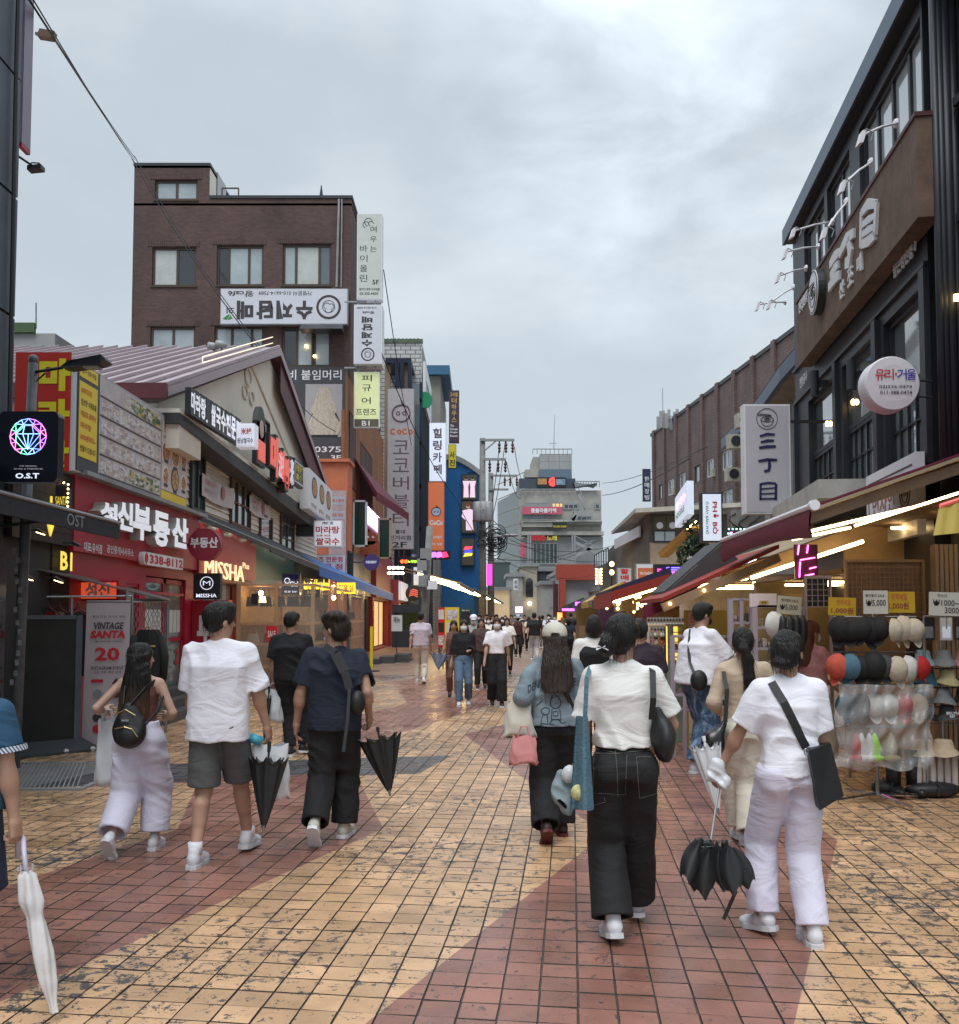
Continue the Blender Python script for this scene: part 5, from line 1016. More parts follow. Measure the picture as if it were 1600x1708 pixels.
p=W(620,938,36);s=thg('round_sign','round purple sign on an arm below the photo studio','sign',tuple(p));mb=MB();mb.lathe(p,[(.3,0),(.3,.1)],24,ax=(0,-1,0));mb.pt('disc',mat('purple_disc',(.05,.03,.13),.5),s);text(Fr(p+V3((-.2,-.102,-.04)),(1,0,0),(0,-1,0)),'DESSERT',0,0,.4,.09,.004,m_lilac,s);mb=MB();mb.bar(p+V3((-.3,.05,0)),p+V3((-.8,.05,0)),.04);mb.pt('bracket',m_dk,s)
t,f=shop('pink_shop','low shop with pink and white fascia below the slanting lit awnings',52.1,60,-4.4,3.6,mat('shop_rose',(.3,.05,.06),.5),fas=m_lilac,gl=m_warmw)
t,f=shop('far_shop','narrow far shopfront with warm lit windows under the row of tubes',60.1,80,-4.1,3.4,m_bk,gl=m_warmw)
k_=thg('food_kiosk','dark snack kiosk with green lit hatch and steps beside the street','kiosk',(-3.8,38,0))
fr,w,h=fcn(654,1012,704,1080,36)
mb=MB();fr.box(mb,0,0,w,h*.45,-2,0);fr.box(mb,0,h*.85,w,h*1.05,-2,0);fr.box(mb,0,h*.45,.08,h*.85,-2,0);fr.box(mb,w-.08,h*.45,w,h*.85,-2,0);mb.pt('body',m_dk,k_)
mb=MB();fr.box(mb,.08,h*.45,w-.08,h*.85,-1.6,-1.4);mb.pt('lit_back_wall',mat('olive_lit',(.12,.13,.05),.5,var=.2,emit=.1),k_)
for k in range(3):mb=MB();x=W(610+k*22,0+1112,33);mb.box(x.x,32.5-k*.3+k,0,x.x+.5,33.6+k,.18+.05*k);mb.pt('step',mat('dark_stone_step',(.07,.07,.07)),k_)
fr,w,h=fcn(653,1026,671,1053,34);t=thg('menu_board','white menu board with grey sketches leaning on the kiosk','board',(fr.o.x+w/2,34,0));mb=MB();fr.box(mb,0,0,w,h,-.03,0);mb.pt('board',mat('paper',(.6,.62,.6)),t);mb=MB();mb.tube([(fr.o.x+w/2,34.02,0),(fr.o.x+w/2,34.02,fr.o.z)],.02,6);mb.pt('stand',m_dk,t);text(fr,'메뉴',w*.2,h*.5,w*.8,h*.9,.005,m_gl,t)
PB=[('red poster board with white patches next to the kiosk',(730,1013,742,1080),m_rl,30),('yellow and black poster stand, biggest of the three',(742,1013,766,1082),m_yel,29.5),('dark green notice board behind the walkers',(767,1015,787,1040),mat('board_green',(.02,.07,.05),.6),31)]
for lab,(x0,y0,x1,y1),mm,Y in PB:
 fr,w,h=fcn(x0,y0,x1,y1,Y);t=thg('poster_stand',lab,'poster stand',(fr.o.x+w/2,Y,0));mb=MB();fr.box(mb,0,0,w,h,-.04,0);mb.pt('board',mm,t)
 for j in range(3 if h>1 else 1):
  mb=MB();fr.box(mb,w*.12,h*(.06+.32*j),w*.88,h*(.3+.32*j)if h>1 else h*.9,0,.006);mb.pt('poster',[m_bk,mat('paper',(.6,.62,.6)),mpk[0]][(j+len(lab))%3],t)
 text(fr,'할인 행사',w*.18,h*.82,w*.82,h*.92,.01,m_wl,t)
 mb=MB();mb.bar((fr.o.x+.05,Y+.03,0),(fr.o.x+.05,Y+.03,fr.o.z+.3),.04);mb.bar((fr.o.x+w-.05,Y+.03,0),(fr.o.x+w-.05,Y+.03,fr.o.z+.3),.04);mb.pt('leg',m_dk,t)
fr,w,h=fcn(617,1045,622,1120,28.5);t=thg('standing_post_sign','slim yellow striped post sign on a black foot at the stall corner','sign',(fr.o.x,28.5,0));mb=MB();fr.box(mb,0,0,w,h,-.03,0);mb.pt('post',m_yel,t);mb=MB();mb.lathe((fr.o.x+w/2,28.5,0),[(.25,0),(.25,.03)],14);mb.pt('foot',m_bk,t)
def litawning(name,lab,P,Q,m_,tubes,group,w=.035,mt=None):
 t=awng(name,lab,P,Q,m_,.12,0,group)
 P=[V3(p)for p in P];Q=[V3(q)for q in Q]
 for k in range(tubes):
  f=(k+.5)/tubes;a=P[0].lerp(P[1],f).lerp(Q[0].lerp(Q[1],f),.25);b=P[0].lerp(P[1],f).lerp(Q[0].lerp(Q[1],f),.92)
  mb=MB();mb.tube([a-V3((0,0,.07)),b-V3((0,0,.07))],w,6);mb.pt('led_tube',mt or m_led,t)
 return t
m_tan=mat('tan_canvas',(.22,.15,.09),.7,var=.2);m_dkc=mat('charcoal_canvas',(.04,.04,.042),.7,var=.2)
spec=[(0,0),(38,47),(47.3,57),(57.5,70),(70.5,92)]
for i,(a,b_)in enumerate(spec):
 if i==0:continue
 xo=-1.25+.057*(a-30)
 litawning('lit_awning',['','brown awning with bright tubes nearest behind the lamp-lit pole','second slanting tube-lit awning past the pole','third tube-lit awning on the left further down','farthest tube-lit awning on the left side'][i],[(xo-2.3,a,3.55),(xo-2.3+.057*(b_-a),b_,3.5)],[(xo,a,2.95),(xo+.057*(b_-a),b_,2.85)],m_tan if i%2 else m_dkc,[0,8,7,6,5][i],'lit awnings down the left side',.05)
def upole(px,ytop,Y,r,lab,name='utility_pole',base_x=None):
 a=W(px,ytop,Y);t=thg(name,lab,'utility pole',(a.x,Y,0));mb=MB();bx=base_x if base_x is not None else a.x;mb.tube([(bx,Y,0),(a.x,Y,a.z)],[r*1.25,r*.85],12);mb.pt('pole',mat('concrete_pole',(.20,.20,.19),.8,var=.3,vs=4),t,smooth=True);return t,a
t,a=upole(717,878,33,.13,'near concrete pole with grey boxes beside the round emblem sign',base_x=W(704,1100,33).x)
p=W(712,935,32.8)
for k,dz in enumerate((0,-.9,-.35)):
 mb=MB();q=p+V3((-.05-.05*k,-.2,dz));mb.box(q.x-.16,q.y-.1,q.z,q.x+.16,q.y+.15,q.z+.4);mb.pt('junction_box',m_ga,t)
mb=MB();p=W(718,976,32.8);mb.box(p.x-.1,32.5,p.z-.15,p.x+.25,32.54,p.z+.15);mb.pt('small_plate',m_wl,t)
def coil(t,c,R,n,rr,seed,par=None):
 rnd=random.Random(seed);mb=MB()
 for k in range(n):
  P=[];r=R*rnd.uniform(.5,1.2);ph=rnd.uniform(0,6.3);cz=c[2]+rnd.uniform(-R,R)*1.3;ax=rnd.uniform(-.5,.5)
  for i in range(15):
   a=2*pi*i/14;P.append((c[0]+r*cos(a+ph)+ax*R,c[1]+.3*sin(a)*r,cz+r*.8*sin(a+ph)))
  mb.tube(P,rr,4,caps=False)
 o=mb.pt('cable_coils',m_cable,t,smooth=True);o['kind']='stuff';return o
t,a=upole(805,731,58,.2,'tall utility pole with insulator crossarms in front of the LED screens')
def arms(t,a,Y,rows):
 for(x0,x1,py,ins)in rows:
  p0=W(x0,py,Y);p1=W(x1,py,Y);mb=MB();mb.bar(p0-V3((0,.2,0)),p1-V3((0,.2,0)),.14);mb.pt('crossarm',m_ga,t)
  for q in ins:
   p=W(q,py,Y)-V3((0,.2,0));mb=MB();mb.lathe(p-V3((0,0,.8)),[(.03,0),(.09,.1),(.05,.2),(.1,.3),(.05,.4),(.1,.5),(.05,.6),(.03,.8)],8);mb.pt('insulator',m_maroon,t)
arms(t,a,58,[(802,858,735,(833,844,855)),(808,844,767,(817,831,843))])
mb=MB();mb.bar(W(808,753,58)-V3((0,.2,0)),W(829,735,58)-V3((0,.2,0)),.08);mb.pt('brace',m_ga,t)
for k,px in enumerate((797,806,814)):
 p=W(px,845,57.5);mb=MB();mb.lathe(p-V3((0,0,.9)),[(.25,0),(.3,.1),(.3,1.1),(.2,1.2)],10);mb.pt('transformer',m_ga,t,smooth=True)
coil(t,W(806,900,57.4),.35,9,.025,1)
t2,a2=upole(819,789,72,.22,'second utility pole behind, dressed in cable coils and a street lamp')
arms(t2,a2,72,[(818,862,794,(842,851,862)),(816,848,817,())])
coil(t2,W(824,905,71.5),.65,20,.03,2)
p0=W(825,895,71);p1=W(852,892,71);mb=MB();mb.tube([p0,p1],.05,6);mb.pt('lamp_arm',m_ga,t2);mb=MB();mb.blob(W(852,893,71),(.6,.3,.12));mb.pt('lamp_head',m_ga,t2,smooth=True)
# --- wires
wr=thg('overhead_wires','bundle of overhead wires running from the top left over the brick building','cable',(-6,20,8))
B0=W(229,276,38)
for k,(x,y)in enumerate(((50,0),(48,8),(52,14))):
 cable([(W(x,y-10,9.5),B0+V3((0,-.3,.1*k)),.06)],.012 if k else.009,m_cable,wr)
cable([(B0+V3((0,-.6,0)),W(482,640,36),.5)],.022,m_cable,wr);cable([(B0+V3((0.1,-.6,.1)),W(478,630,36),.5)],.018,m_cable,wr)
cable([(W(470,640,36),W(560,720,36),.2)],.014,m_cable,wr);cable([(W(637,590,38),W(760,830,57),.6)],.022,m_cable,wr);cable([(W(640,450,38),W(690,760,57),.4)],.02,m_cable,wr);cable([(W(760,830,57),W(806,905,57),.3)],.022,m_cable,wr)
p=W(78,56,11.5);t=thg('cable_junction_box','small brown cable junction box hanging on the wires at top left','box',tuple(p));mb=MB();mb.pp(p+V3((-.1,-.05,-.05)),(.18,0,-.03),(0,.1,0),(.03,0,.09));mb.pt('case',mat('tan_plastic',(.25,.17,.12),.6),t)
mb=MB();mb.bar(p+V3((-.14,0,.0)),p+V3((-.08,0,0)),.03);mb.pt('clamp',m_ga,t)
wr2=thg('street_wires','thin wires strung from the utility poles across the far street','cable',(0,60,6))
L_=[((858,745),58,(875,800),90),((845,770),58,(870,830),90),((806,850),57,(905,905),88),((815,880),57,(1010,935),85),((806,905),57,(960,925),85),((812,930),57,(1000,900),85),((826,900),71,(1030,908),95),((830,930),71,(985,960),95),((843,735),58,(815,880),60),((833,745),58,(812,870),59),((1010,935),85,(1240,880),60)]
for i,(p,Y,q,Y2)in enumerate(L_):cable([(W(*p,Y),W(*q,Y2),.8)],.022,m_cable,wr2)
cable([(W(1005,806,120),W(1180,745,60),.5)],.03,m_cable,wr2);cable([(W(1005,826,120),W(1150,765,60),.5)],.04,m_cable,wr2)
# ================= RIGHT SIDE =================
RP=(5.2,11.0);RD=(.125,1.0);RDv=V3((RD[0],RD[1],0)).normalized();RNv=V3((-RDv.y,RDv.x,0))
Yfar=18.4;RO=V3((RP[0]+RD[0]*(Yfar-RP[1]),Yfar,0));Ynear=10.9
rf=Fr(RO,-RDv,RNv);RL=(Yfar-Ynear)/RDv.y
def rp(px,py):
 p=PLN(px,py,RP,RD);return((p-RO).dot(rf.u),p.z)
m_gm=mat('gunmetal_cladding',(.040,.044,.052),.45,.35,var=.2,vs=2);m_wds=mat('weathered_brown_board',(.135,.088,.062),.8,var=.35,vs=3.5,bump=.3,bs=12)
m_navyr=mat('blue_grey_roof_metal',(.085,.12,.18),.4,.3,var=.12)
nr=thg('noodle_house_building','dark gunmetal two-storey noodle house with brown sign board and blue roof edge','building',(5.8,14.5,0))
zs0=rp(1330,614)[1];zs1=rp(1330,505)[1];zb0=rp(1335,672)[1];zwin=rp(1548,747)[1];zev=8.9
A=lambda px:rp(px,600)[0]
b1=(A(1347),0,A(1387),0);bays=[(A(1347),A(1387)),(A(1404),A(1453)),(A(1474),A(1542))]
zt3=rp(1474,542)[1]
H=[(a0,zwin,a1,zt3-.0)for a0,a1 in bays]
uw=[(A(1345),A(1380)),(A(1385),A(1424)),(A(1441),A(1549))];zu0=zs1-.25;zu1=8.72
H+=[(a0,zu0,a1,zu1)for a0,a1 in uw]
mb=MB();walled(mb,rf,RL,zev,H,.3)
e0=RO;mb.poly([e0,e0+V3((6,0,0)),e0+V3((6,0,zev)),e0+V3((0,0,zev))]);q=rf.p(RL,0);mb.poly([q,q+V3((0,0,zev)),q+V3((6,0,zev)),q+V3((6,0,0))]);mb.pt('wall',m_gm,nr)
m_skyg=mat('painted_sky_glass',(.50,.55,.57),.05,var=.08,coat=1,spec=1)  # pale base colour paints the bright sky reflection into the panes
m_dgl=mat('restaurant_glass',(.13,.15,.15),.03,var=.35,vs=1.3,coat=1,spec=1)
for(a0,a1),n in zip(uw,(2,2,4)):wnd(nr,rf,a0,zu0,a1,zu1,n,1,m_gm,m_skyg,c=-.12,fw=.07,bars=.08,sill=False)
zm=(rp(1349,769)[1]+rp(1402,727)[1]+rp(1475,657)[1])/3
for(a0,a1)in bays:
 wnd(nr,rf,a0,zm,a1,zt3,1,1,m_gm,m_dgl,c=-.14,fw=.07,sill=False)
 wnd(nr,rf,a0,zwin,a1,zm-.01,5,2,m_bk,mat('grid_pane_glass',(.16,.19,.20),.05,var=.3,vs=2,coat=1),c=-.14,fw=.05,bars=.03,sill=False)
for k in range(4):
 px,py=((1412,671),(1370,707),(1524,563),(1440,672))[k];p=PLN(px,py,(RP[0]-.0,RP[1]),RD)+rf.n*-.10
 mb=MB();mb.blob(p,(.035,.035,.05),8,6);mb.pt('lamp',m_bulb,nr)
for z in(zs0-.06,zb0+.03):
 mb=MB();rf.box(mb,0,z,RL,z+.05,0,.05);mb.pt('ledge',m_gm,nr)
for a in(0.02,A(1395),A(1463),RL-.12):
 mb=MB();rf.box(mb,a-.02 if a>.1 else 0,zwin-.2,a+.16,zb0,0,.07);mb.pt('pilaster',m_gm,nr)
zE=PLN(1310,400,(RP[0]+rf.n.x*.16,RP[1]+rf.n.y*.16),RD).z
mb=MB();rf.box(mb,-.1,zE-.02,RL+1.5,zE+.08,-.3,.14);mb.pt('soffit',mat('dark_soffit',(.02,.022,.028),.6,.1),nr)
mb=MB();rf.box(mb,-.2,zE,RL+1.6,zE+.24,.10,.16);mb.pt('roof_edge',m_navyr,nr)
mb=MB();rf.box(mb,-.2,zE+.24,RL+1.6,zE+.3,-6,.16);mb.pt('roof',m_navyr,nr)
def rpo(px,py):
 o=V3((RP[0],RP[1],0))+rf.n*.262;p=PLN(px,py,(o.x,o.y),RD);return((p-RO).dot(rf.u),p.z)
sg=thg('sign_board','large weathered brown sign board with white raised Chinese characters and a noodle bowl disc','sign',tuple(rf.p(RL/2,zs0,.1)))
mb=MB();BA,BB_=rpo(1330,560)[0],rpo(1530,300)[0];zs0=rpo(1330,614)[1];zs1=rpo(1330,506)[1];rf.box(mb,BA,zs0,BB_,zs1,.02,.26);mb.pt('board',m_wds,sg);mb=MB();rf.box(mb,BA-.02,zs1,BB_+.02,zs1+.05,.0,.28);mb.pt('top_trim',m_maroon,sg)
rsf=Fr(rf.p(0,0,.262),rf.u,rf.n)
m_stroke=mat('raised_white_stroke',(.66,.68,.70),.5,var=.05)
def stroke(fr,P,wd,d=.07,m=m_stroke,par=sg,c=0,name='brush_stroke'):
 n=len(P);L=[];R=[]
 for i,(a,b)in enumerate(P):
  p=V3((a,b,0));t=(V3((*P[min(i+1,n-1)],0))-V3((*P[max(i-1,0)],0))).normalized();nn=V3((-t.y,t.x,0));w_=wd*(.75 if i in(0,n-1)else 1)/2
  L.append(p+nn*w_);R.append(p-nn*w_)
 mb=MB()
 for i in range(n-1):
  q=[L[i],L[i+1],R[i+1],R[i]];mb.prs([fr.p(v.x,v.y,c)for v in q],fr.n*d)
 mb.pt(name,m,par)
def q2(px,py):return rp(px,py)
def S(pts,wd):stroke(rsf,[rpo(*p)for p in pts],wd,.04)
S([(1388,442),(1396,428),(1403,420)],.16);S([(1389,460),(1396,448),(1402,440)],.14);S([(1386,480),(1396,464),(1404,458)],.17)
S([(1404,425),(1416,398),(1428,388)],.17);S([(1419,398),(1422,420),(1420,436),(1414,440)],.20)
S([(1440,412),(1441,352)],.13);S([(1463,392),(1466,338)],.13);S([(1441,356),(1452,340),(1465,340)],.14);S([(1443,375),(1453,366),(1463,360)],.10);S([(1443,391),(1453,383),(1463,377)],.10);S([(1441,408),(1453,402),(1464,392)],.14)
for ch,x,y in(('산',1406,484),('쪼',1420,463),('메',1436,441)):a,b=rpo(x,y);text(rsf,ch,a-.1,b-.12,a+.14,b+.13,0,m_stroke,sg,depth=.03,bold=.02)
a0,bz=rpo(1334,520);a1,bz1=rpo(1352,500);text(rsf,'전국방방곡곡',a0,bz-.05,a1,bz+.16,0,m_stroke,sg,depth=.02)
c_=rpo(1370,487);R_=.36
mb=MB();mb.lathe(rsf.p(c_[0],c_[1],0),[(R_,0),(R_,.12)],32,ax=rf.n);mb.pt('disc_edge',m_dk,sg);mb=MB();mb.lathe(rsf.p(c_[0],c_[1],.12),[(R_*.97,0),(R_*.97,.012)],32,ax=rf.n);mb.pt('disc_face',m_w,sg)
def bowl(fr,cx,cy,R,par,c,m_):
 mb=MB();th=R*.025
 def cu_(f,n=20):mb.tube([fr.p(cx+f(i/n)[0]*R,cy+f(i/n)[1]*R,c)for i in range(n+1)],th,4,caps=False)
 cu_(lambda t:(.9*cos(2*pi*t),.9*sin(2*pi*t)),28);cu_(lambda t:(.55*cos(2*pi*t),.22*sin(2*pi*t)-.05));cu_(lambda t:(.55*cos(pi+pi*t),.6*sin(pi+pi*t)-.05));cu_(lambda t:(.3*cos(2*pi*t*1.6)*(1-.6*t),.13*sin(2*pi*t*1.6)*(1-.6*t)-.08))
 cu_(lambda t:(-.85+1.2*t,.45-.12*t),2);cu_(lambda t:(-.8+1.2*t,.3-.06*t),2);cu_(lambda t:(.05+.1*sin(6*t),.35-.4*t))
 mb.pt('bowl_logo',m_,par)
bowl(rsf,c_[0],c_[1],R_,sg,.134,m_dk)
a0,bz=rp(1339,640);a1,_=rp(1352,640);text(Fr(rf.p(0,0,.055),rf.u,rf.n),'전방공사',a0,bz-.1,a1,bz+.1,0,m_stroke,nr)
a0,bz=rp(1500,452);a1,_=rp(1533,420);text(Fr(rf.p(0,0,.055),rf.u,rf.n),'숨은왕전동',a0,bz-.1,a1,bz+.12,0,m_stroke,nr,depth=.02)
S2=lambda pts,wd:stroke(Fr(rf.p(0,0,.055),rf.u,rf.n),[rp(*p)for p in pts],wd,.02,par=nr,name='arrow_mark')
S2([(1536,418),(1537,400),(1530,403)],.04)
lamps=[((1537,203),(1440,225)),((1491,268),(1408,307)),((1447,334),(1377,385)),((1422,368),(1325,385)),((1396,410),(1312,420)),((1374,446),(1300,460)),((1351,478),(1285,505)),((1336,503),(1266,508))]
for i,(a,b)in enumerate(lamps):
 p0=PLN(a[0],a[1],RP,RD)+rf.n*.27
 r=ray(*b);o_=V3((0,0,CAMH));tt=((RP[0]-0)*RNv.x+(RP[1])*RNv.y+1.25)/(r.x*RNv.x+r.y*RNv.y);p1=o_+r*tt
 t=thg('gooseneck_lamp',['first','second','third','fourth','fifth','sixth','seventh','eighth'][i]+' white sign lamp from the near end of the brown board','lamp',tuple(p0),'lamps over the brown sign board')
 mb=MB();mb.lathe(p0,[(.055,0),(.05,.03),(.02,.05)],10,ax=rf.n);mb.pt('wall_plate',m_wl,t)
 mb=MB();mb.tube([p0,p0.lerp(p1,.5)+V3((0,0,.02)),p1],.014,6);mb.pt('arm',m_wl,t,smooth=True)
 mb=MB();dn=V3((-.05,.0,-.17));mb.pp(p1+V3((-.025,-.05,.02)),(.045,0,.015),(0,.09,0),dn*.75);mb.pt('lamp_head',m_wl,t)
 mb=MB();mb.tube([p1+V3((0,-.06,.03)),p1+V3((.07,-.08,-.02)),p1+V3((.04,-.08,-.1))],.007,5);mb.pt('bracket',m_ga,t)
for k,(px,py,lab)in enumerate(((1437,626,'nearer dark cylinder wall light between two restaurant windows'),(1372,640,'farther dark cylinder wall light beside the first restaurant window'))):
 p=PLN(px+8,py,RP,RD)+rf.n*.2;t=thg('wall_light',lab,'lamp',tuple(p));mb=MB();mb.lathe(p-V3((0,0,.2)),[(.07,0),(.07,.42)],14);mb.pt('cylinder',m_gm,t);mb=MB();mb.bar(p,p-rf.n*.2,.06,.12);mb.pt('bracket',m_dk,t)
cn=thg('concrete_canopy','white painted concrete canopy slab jutting from the noodle house wall','canopy',tuple(rf.p(A(1420),rp(1420,810)[1],.3)))
za=rp(1463,797)[1];mb=MB();rf.box(mb,A(1345),za-.28,A(1462),za-.02,.0,.8);mb.pt('slab',mat('stained_white_paint',(.42,.42,.40),.7,var=.2),cn)
s=thg('picture_sign','white framed sign with faint red Korean word and sketched noodle bowls under the windows','sign',tuple(rf.p(A(1510),3.0,.2)))
a0,a1=A(1466),A(1554);z1_=rp(1550,752)[1]-.03;z0_=z1_-.95;mb=MB();rf.box(mb,a0,z0_,a1,z1_,.1,.2);mb.pt('board',m_w,s)
fs_=Fr(rf.p(0,0,.2),rf.u,rf.n);mb=MB();fs_.box(mb,a0+.12,z1_-.14,a1-.12,z1_-.12,0,.006);fs_.box(mb,a0+.12,z0_+.1,a0+.14,z1_-.14,0,.006);mb.pt('inner_frame',m_dkp,s)
text(fs_,'면사인',a0+.3,z0_+.35,a0+1.25,z1_-.28,.004,mat('faded_red_print',(.4,.15,.15)),s)
bowl(fs_,a1-.4,z1_-.4,.22,s,.006,m_dkp);bowl(fs_,a0+.8,z0_+.25,.14,s,.006,m_dkp)
fr,w,h=fcn(1243,674,1321,857,16.6)
s=bsign('blade_sign','tall white blade sign with navy vertical Chinese characters under a bowl emblem','sign',fr,w,h,.22,mat('pale_lilac_panel',(.50,.49,.54),.5,var=.05),m_w)
bowl(fr,w*.5,h*.865,w*.25,s,.01,m_gl)
m_navl=mat('navy_letter',(.02,.02,.09),.5,var=0)
def S3(pts,wd):stroke(Fr(fr.p(0,0,.004),(1,0,0),(0,-1,0)),[(w*x,h*y)for x,y in pts],wd,.012,m_navl,s)
S3([(.34,.705),(.5,.725),(.66,.72)],.05);S3([(.36,.65),(.5,.665),(.64,.665)],.05);S3([(.32,.60),(.5,.61),(.68,.612)],.055)
S3([(.3,.478),(.5,.492),(.7,.488)],.055);S3([(.53,.487),(.54,.43),(.52,.395),(.42,.385)],.055)
S3([(.34,.275),(.33,.125)],.05);S3([(.67,.27),(.66,.125)],.06);S3([(.34,.27),(.5,.28),(.67,.275)],.04);S3([(.36,.225),(.64,.235)],.032);S3([(.36,.18),(.64,.187)],.032);S3([(.33,.135),(.66,.138)],.04)
mb=MB();fr.box(mb,w*.7,h*.03,w*.82,h*.08,.004,.008);mb.pt('red_seal',mat('faded_seal',(.45,.2,.2),.6),s)
mb=MB();mb.bar(fr.p(w,h*.85,-.1),fr.p(w+.7,h*.85,-.1),.05);mb.bar(fr.p(w,h*.15,-.1),fr.p(w+.7,h*.15,-.1),.05);mb.pt('bracket',m_dk,s)
p=W(1483,643,10.5);s=thg('round_sign','round white cloth-covered sign with red and blue Korean letters and phone numbers','sign',tuple(p))
mb=MB();mb.lathe(p+V3((0,.12,0)),[(.27,0),(.305,.02),(.305,.2),(.29,.225),(.2,.235),(.001,.237)],40,ax=(0,-1,0));mb.pt('disc',mat('creased_white_cloth',(.66,.64,.68),.6,var=.06,bump=.5,bs=5),s,smooth=False)
fr=Fr(p+V3((-.3,-.12,-.3)),(1,0,0),(0,-1,0))
for ch,x,mm in(('유',.12,m_rl),('리',.22,m_rl),('거',.36,mat('blue_letter',(.04,.03,.35),.5,var=0)),('울',.465,mat('blue_letter',(.04,.03,.35)))):text(fr,ch,x-.02,.335,x+.085,.455,.004,mm,s,bold=.01)
mb=MB();mb.lathe(fr.p(.327,.40,.004),[(.012,0),(.012,.003)],8,ax=(0,-1,0));mb.pt('dot',m_rl,s)
text(fr,'02)336-0474',.14,.235,.50,.275,.004,m_gl,s,bold=.01);text(fr,'011-388-0474',.15,.175,.50,.215,.004,m_gl,s,bold=.01)
mb=MB();mb.tube([p+V3((.28,0,.06)),p+V3((.5,.05,.06))],.012,6);mb.tube([p+V3((.27,0,-.12)),p+V3((.5,.05,-.12))],.012,6);mb.pt('bracket',m_dk,s)
db=thg('dark_building','near black building side with vertical drain pipes at the right edge','building',(6,9.5,0))
m_dw=mat('near_black_wall',(.022,.024,.028),.6,.1,var=.3)
q0=rf.p(RL+.02,0,-.0);mb=MB();mb.poly([(5.28,10.85,0),(5.28,10.85,10),(8,10.85,10),(8,10.85,0)]);mb.box(5.32,5,0,9,10.8,10.5);mb.pt('wall',m_dw,db)
for k,(px,r_)in enumerate(((1566,.045),(1574,.05),(1584,.06),(1596,.05))):
 a=W(px,400,10.4);mb=MB();mb.tube([(a.x,10.4,2.6),(a.x,10.4,9.5)],r_,10);mb.pt('drain_pipe',m_gm,db,smooth=True)
p=W(1597,496,10.2);mb=MB();mb.pp(p+V3((-.02,0,-.03)),(.1,0,0),(0,.04,0),(0,0,.07));mb.pt('lamp',m_bulb,db)
for k in range(5):mb=MB();mb.bar((5.25,10.3,3.4+k*1.3),(5.25,5.5,3.4+k*1.3),.06,.1);mb.pt('wall_rail',m_gm,db)
# --- second building: curved blue eave
b2=thg('old_white_building','stained pale building with a sagging blue eave, pipes and air conditioners','building',(8,22,0))
e=[W(1342,562,18.5),W(1300,612,20.5),W(1262,668,23.5),W(1240,695,26),W(1203,733,31)]
mb=MB()
for i in range(len(e)-1):
 a,b=e[i],e[i+1];mb.prs([a,b,b-V3((0,0,.32)),a-V3((0,0,.32))],(.12,0,0))
mb.pt('eave_fascia',m_navyr,b2)
mb=MB()
for i in range(len(e)-1):
 a,b=e[i],e[i+1];mb.add([a-V3((-.1,0,.3)),b-V3((-.1,0,.3)),b+V3((1.5,0,-.5)),a+V3((1.5,0,-.5))],[(0,1,2,3)]);mb.add([a+V3((0,0,.02)),b+V3((0,0,.02)),b+V3((3,0,.4)),a+V3((3,0,.4))],[(0,1,2,3)])
mb.pt('soffit',mat('stained_cream_wood',(.26,.23,.18),.8,var=.35,vs=1),b2)
m_stc=mat('stained_concrete',(.27,.265,.25),.85,var=.4,vs=.9,bump=.2)
w0=V3((6.75,18.6,0));w1=V3((8.6,31,0));wd=(w1-w0).normalized();wn=V3((-wd.y,wd.x,0))
fw5=Fr(w1,-wd,wn);LL=(w1-w0).length
mb=MB();walled(mb,fw5,LL,7.2,[(2,4.2,3.4,5.6),(6,4.2,7.2,5.6)],.2);mb.poly([w1,w1+V3((4,0,0)),w1+V3((4,0,7.2)),w1+V3((0,0,7.2))]);mb.pt('wall',m_stc,b2)
wnd(b2,fw5,2,4.2,3.4,5.6,2,1,m_w,m_glass,c=-.1);wnd(b2,fw5,6,4.2,7.2,5.6,2,1,m_w,m_glass,c=-.1)
for k in range(9):
 a=1+k*1.35;mb=MB();mb.tube([fw5.p(a,2.8,.06),fw5.p(a+random.uniform(-.1,.1),4.5,.08),fw5.p(a+random.uniform(-.4,.4),6.6,.06)],.03,5);mb.pt('wall_pipe',m_ga,b2)
for k,(px,py,Y)in enumerate(((1213,790,27),(1216,735,26),(1230,700,25))):
 p=W(px,py,Y);t=thg('air_conditioner','old outdoor air conditioning unit '+['lowest','middle','highest'][k]+' of three beside the tall white blade sign','air conditioner',tuple(p));mb=MB();mb.pp(p+V3((.0,0,-.2)),(.5,0,0),(0,.3,0),(0,0,.38));mb.pt('case',mat('yellowed_plastic',(.42,.40,.34),.6,var=.2),t);mb=MB();mb.lathe(p+V3((.2,-.002,0)),[(.14,0),(.14,.02)],14,ax=(0,-1,0));mb.pt('fan_grille',m_dk,t)
gw=thg('graffiti_wall','grey wall with dark scrawled graffiti under the tall white blade sign','wall',(5.9,17.5,0));fr,w,h=fcn(1222,850,1340,905,17.4);mb=MB();fr.box(mb,0,-.3,w,h,-.1,0);mb.pt('panel',mat('corrugated_grey',(.26,.26,.25),.7,var=.2),gw)
mb=MB();r3=random.Random(4)
for k in range(7):
 x=w*(.05+.13*k);mb.tube([fr.p(x+.12*sin(i*.9+k),h*(.15+.1*i)+.03*r3.random(),.012)for i in range(8)],.012,4)
o=mb.pt('graffiti',m_bk,gw);o['kind']='stuff'
fr,w,h=fcn(1212,880,1262,905,14.8);t=thg('led_sign','black LED board edged with green running lights beside the maroon awning','sign',tuple(fr.o));mb=MB();fr.box(mb,0,0,w,h,-.08,0);mb.pt('case',m_bk,t)
m_grl=mat('green_led',(.1,1,.6),.4,var=0,emit=5,ecol=(.2,1,.6));m_pkl=mat('pink_led',(1,.1,.6),.4,var=0,emit=4,ecol=(1,.15,.6))
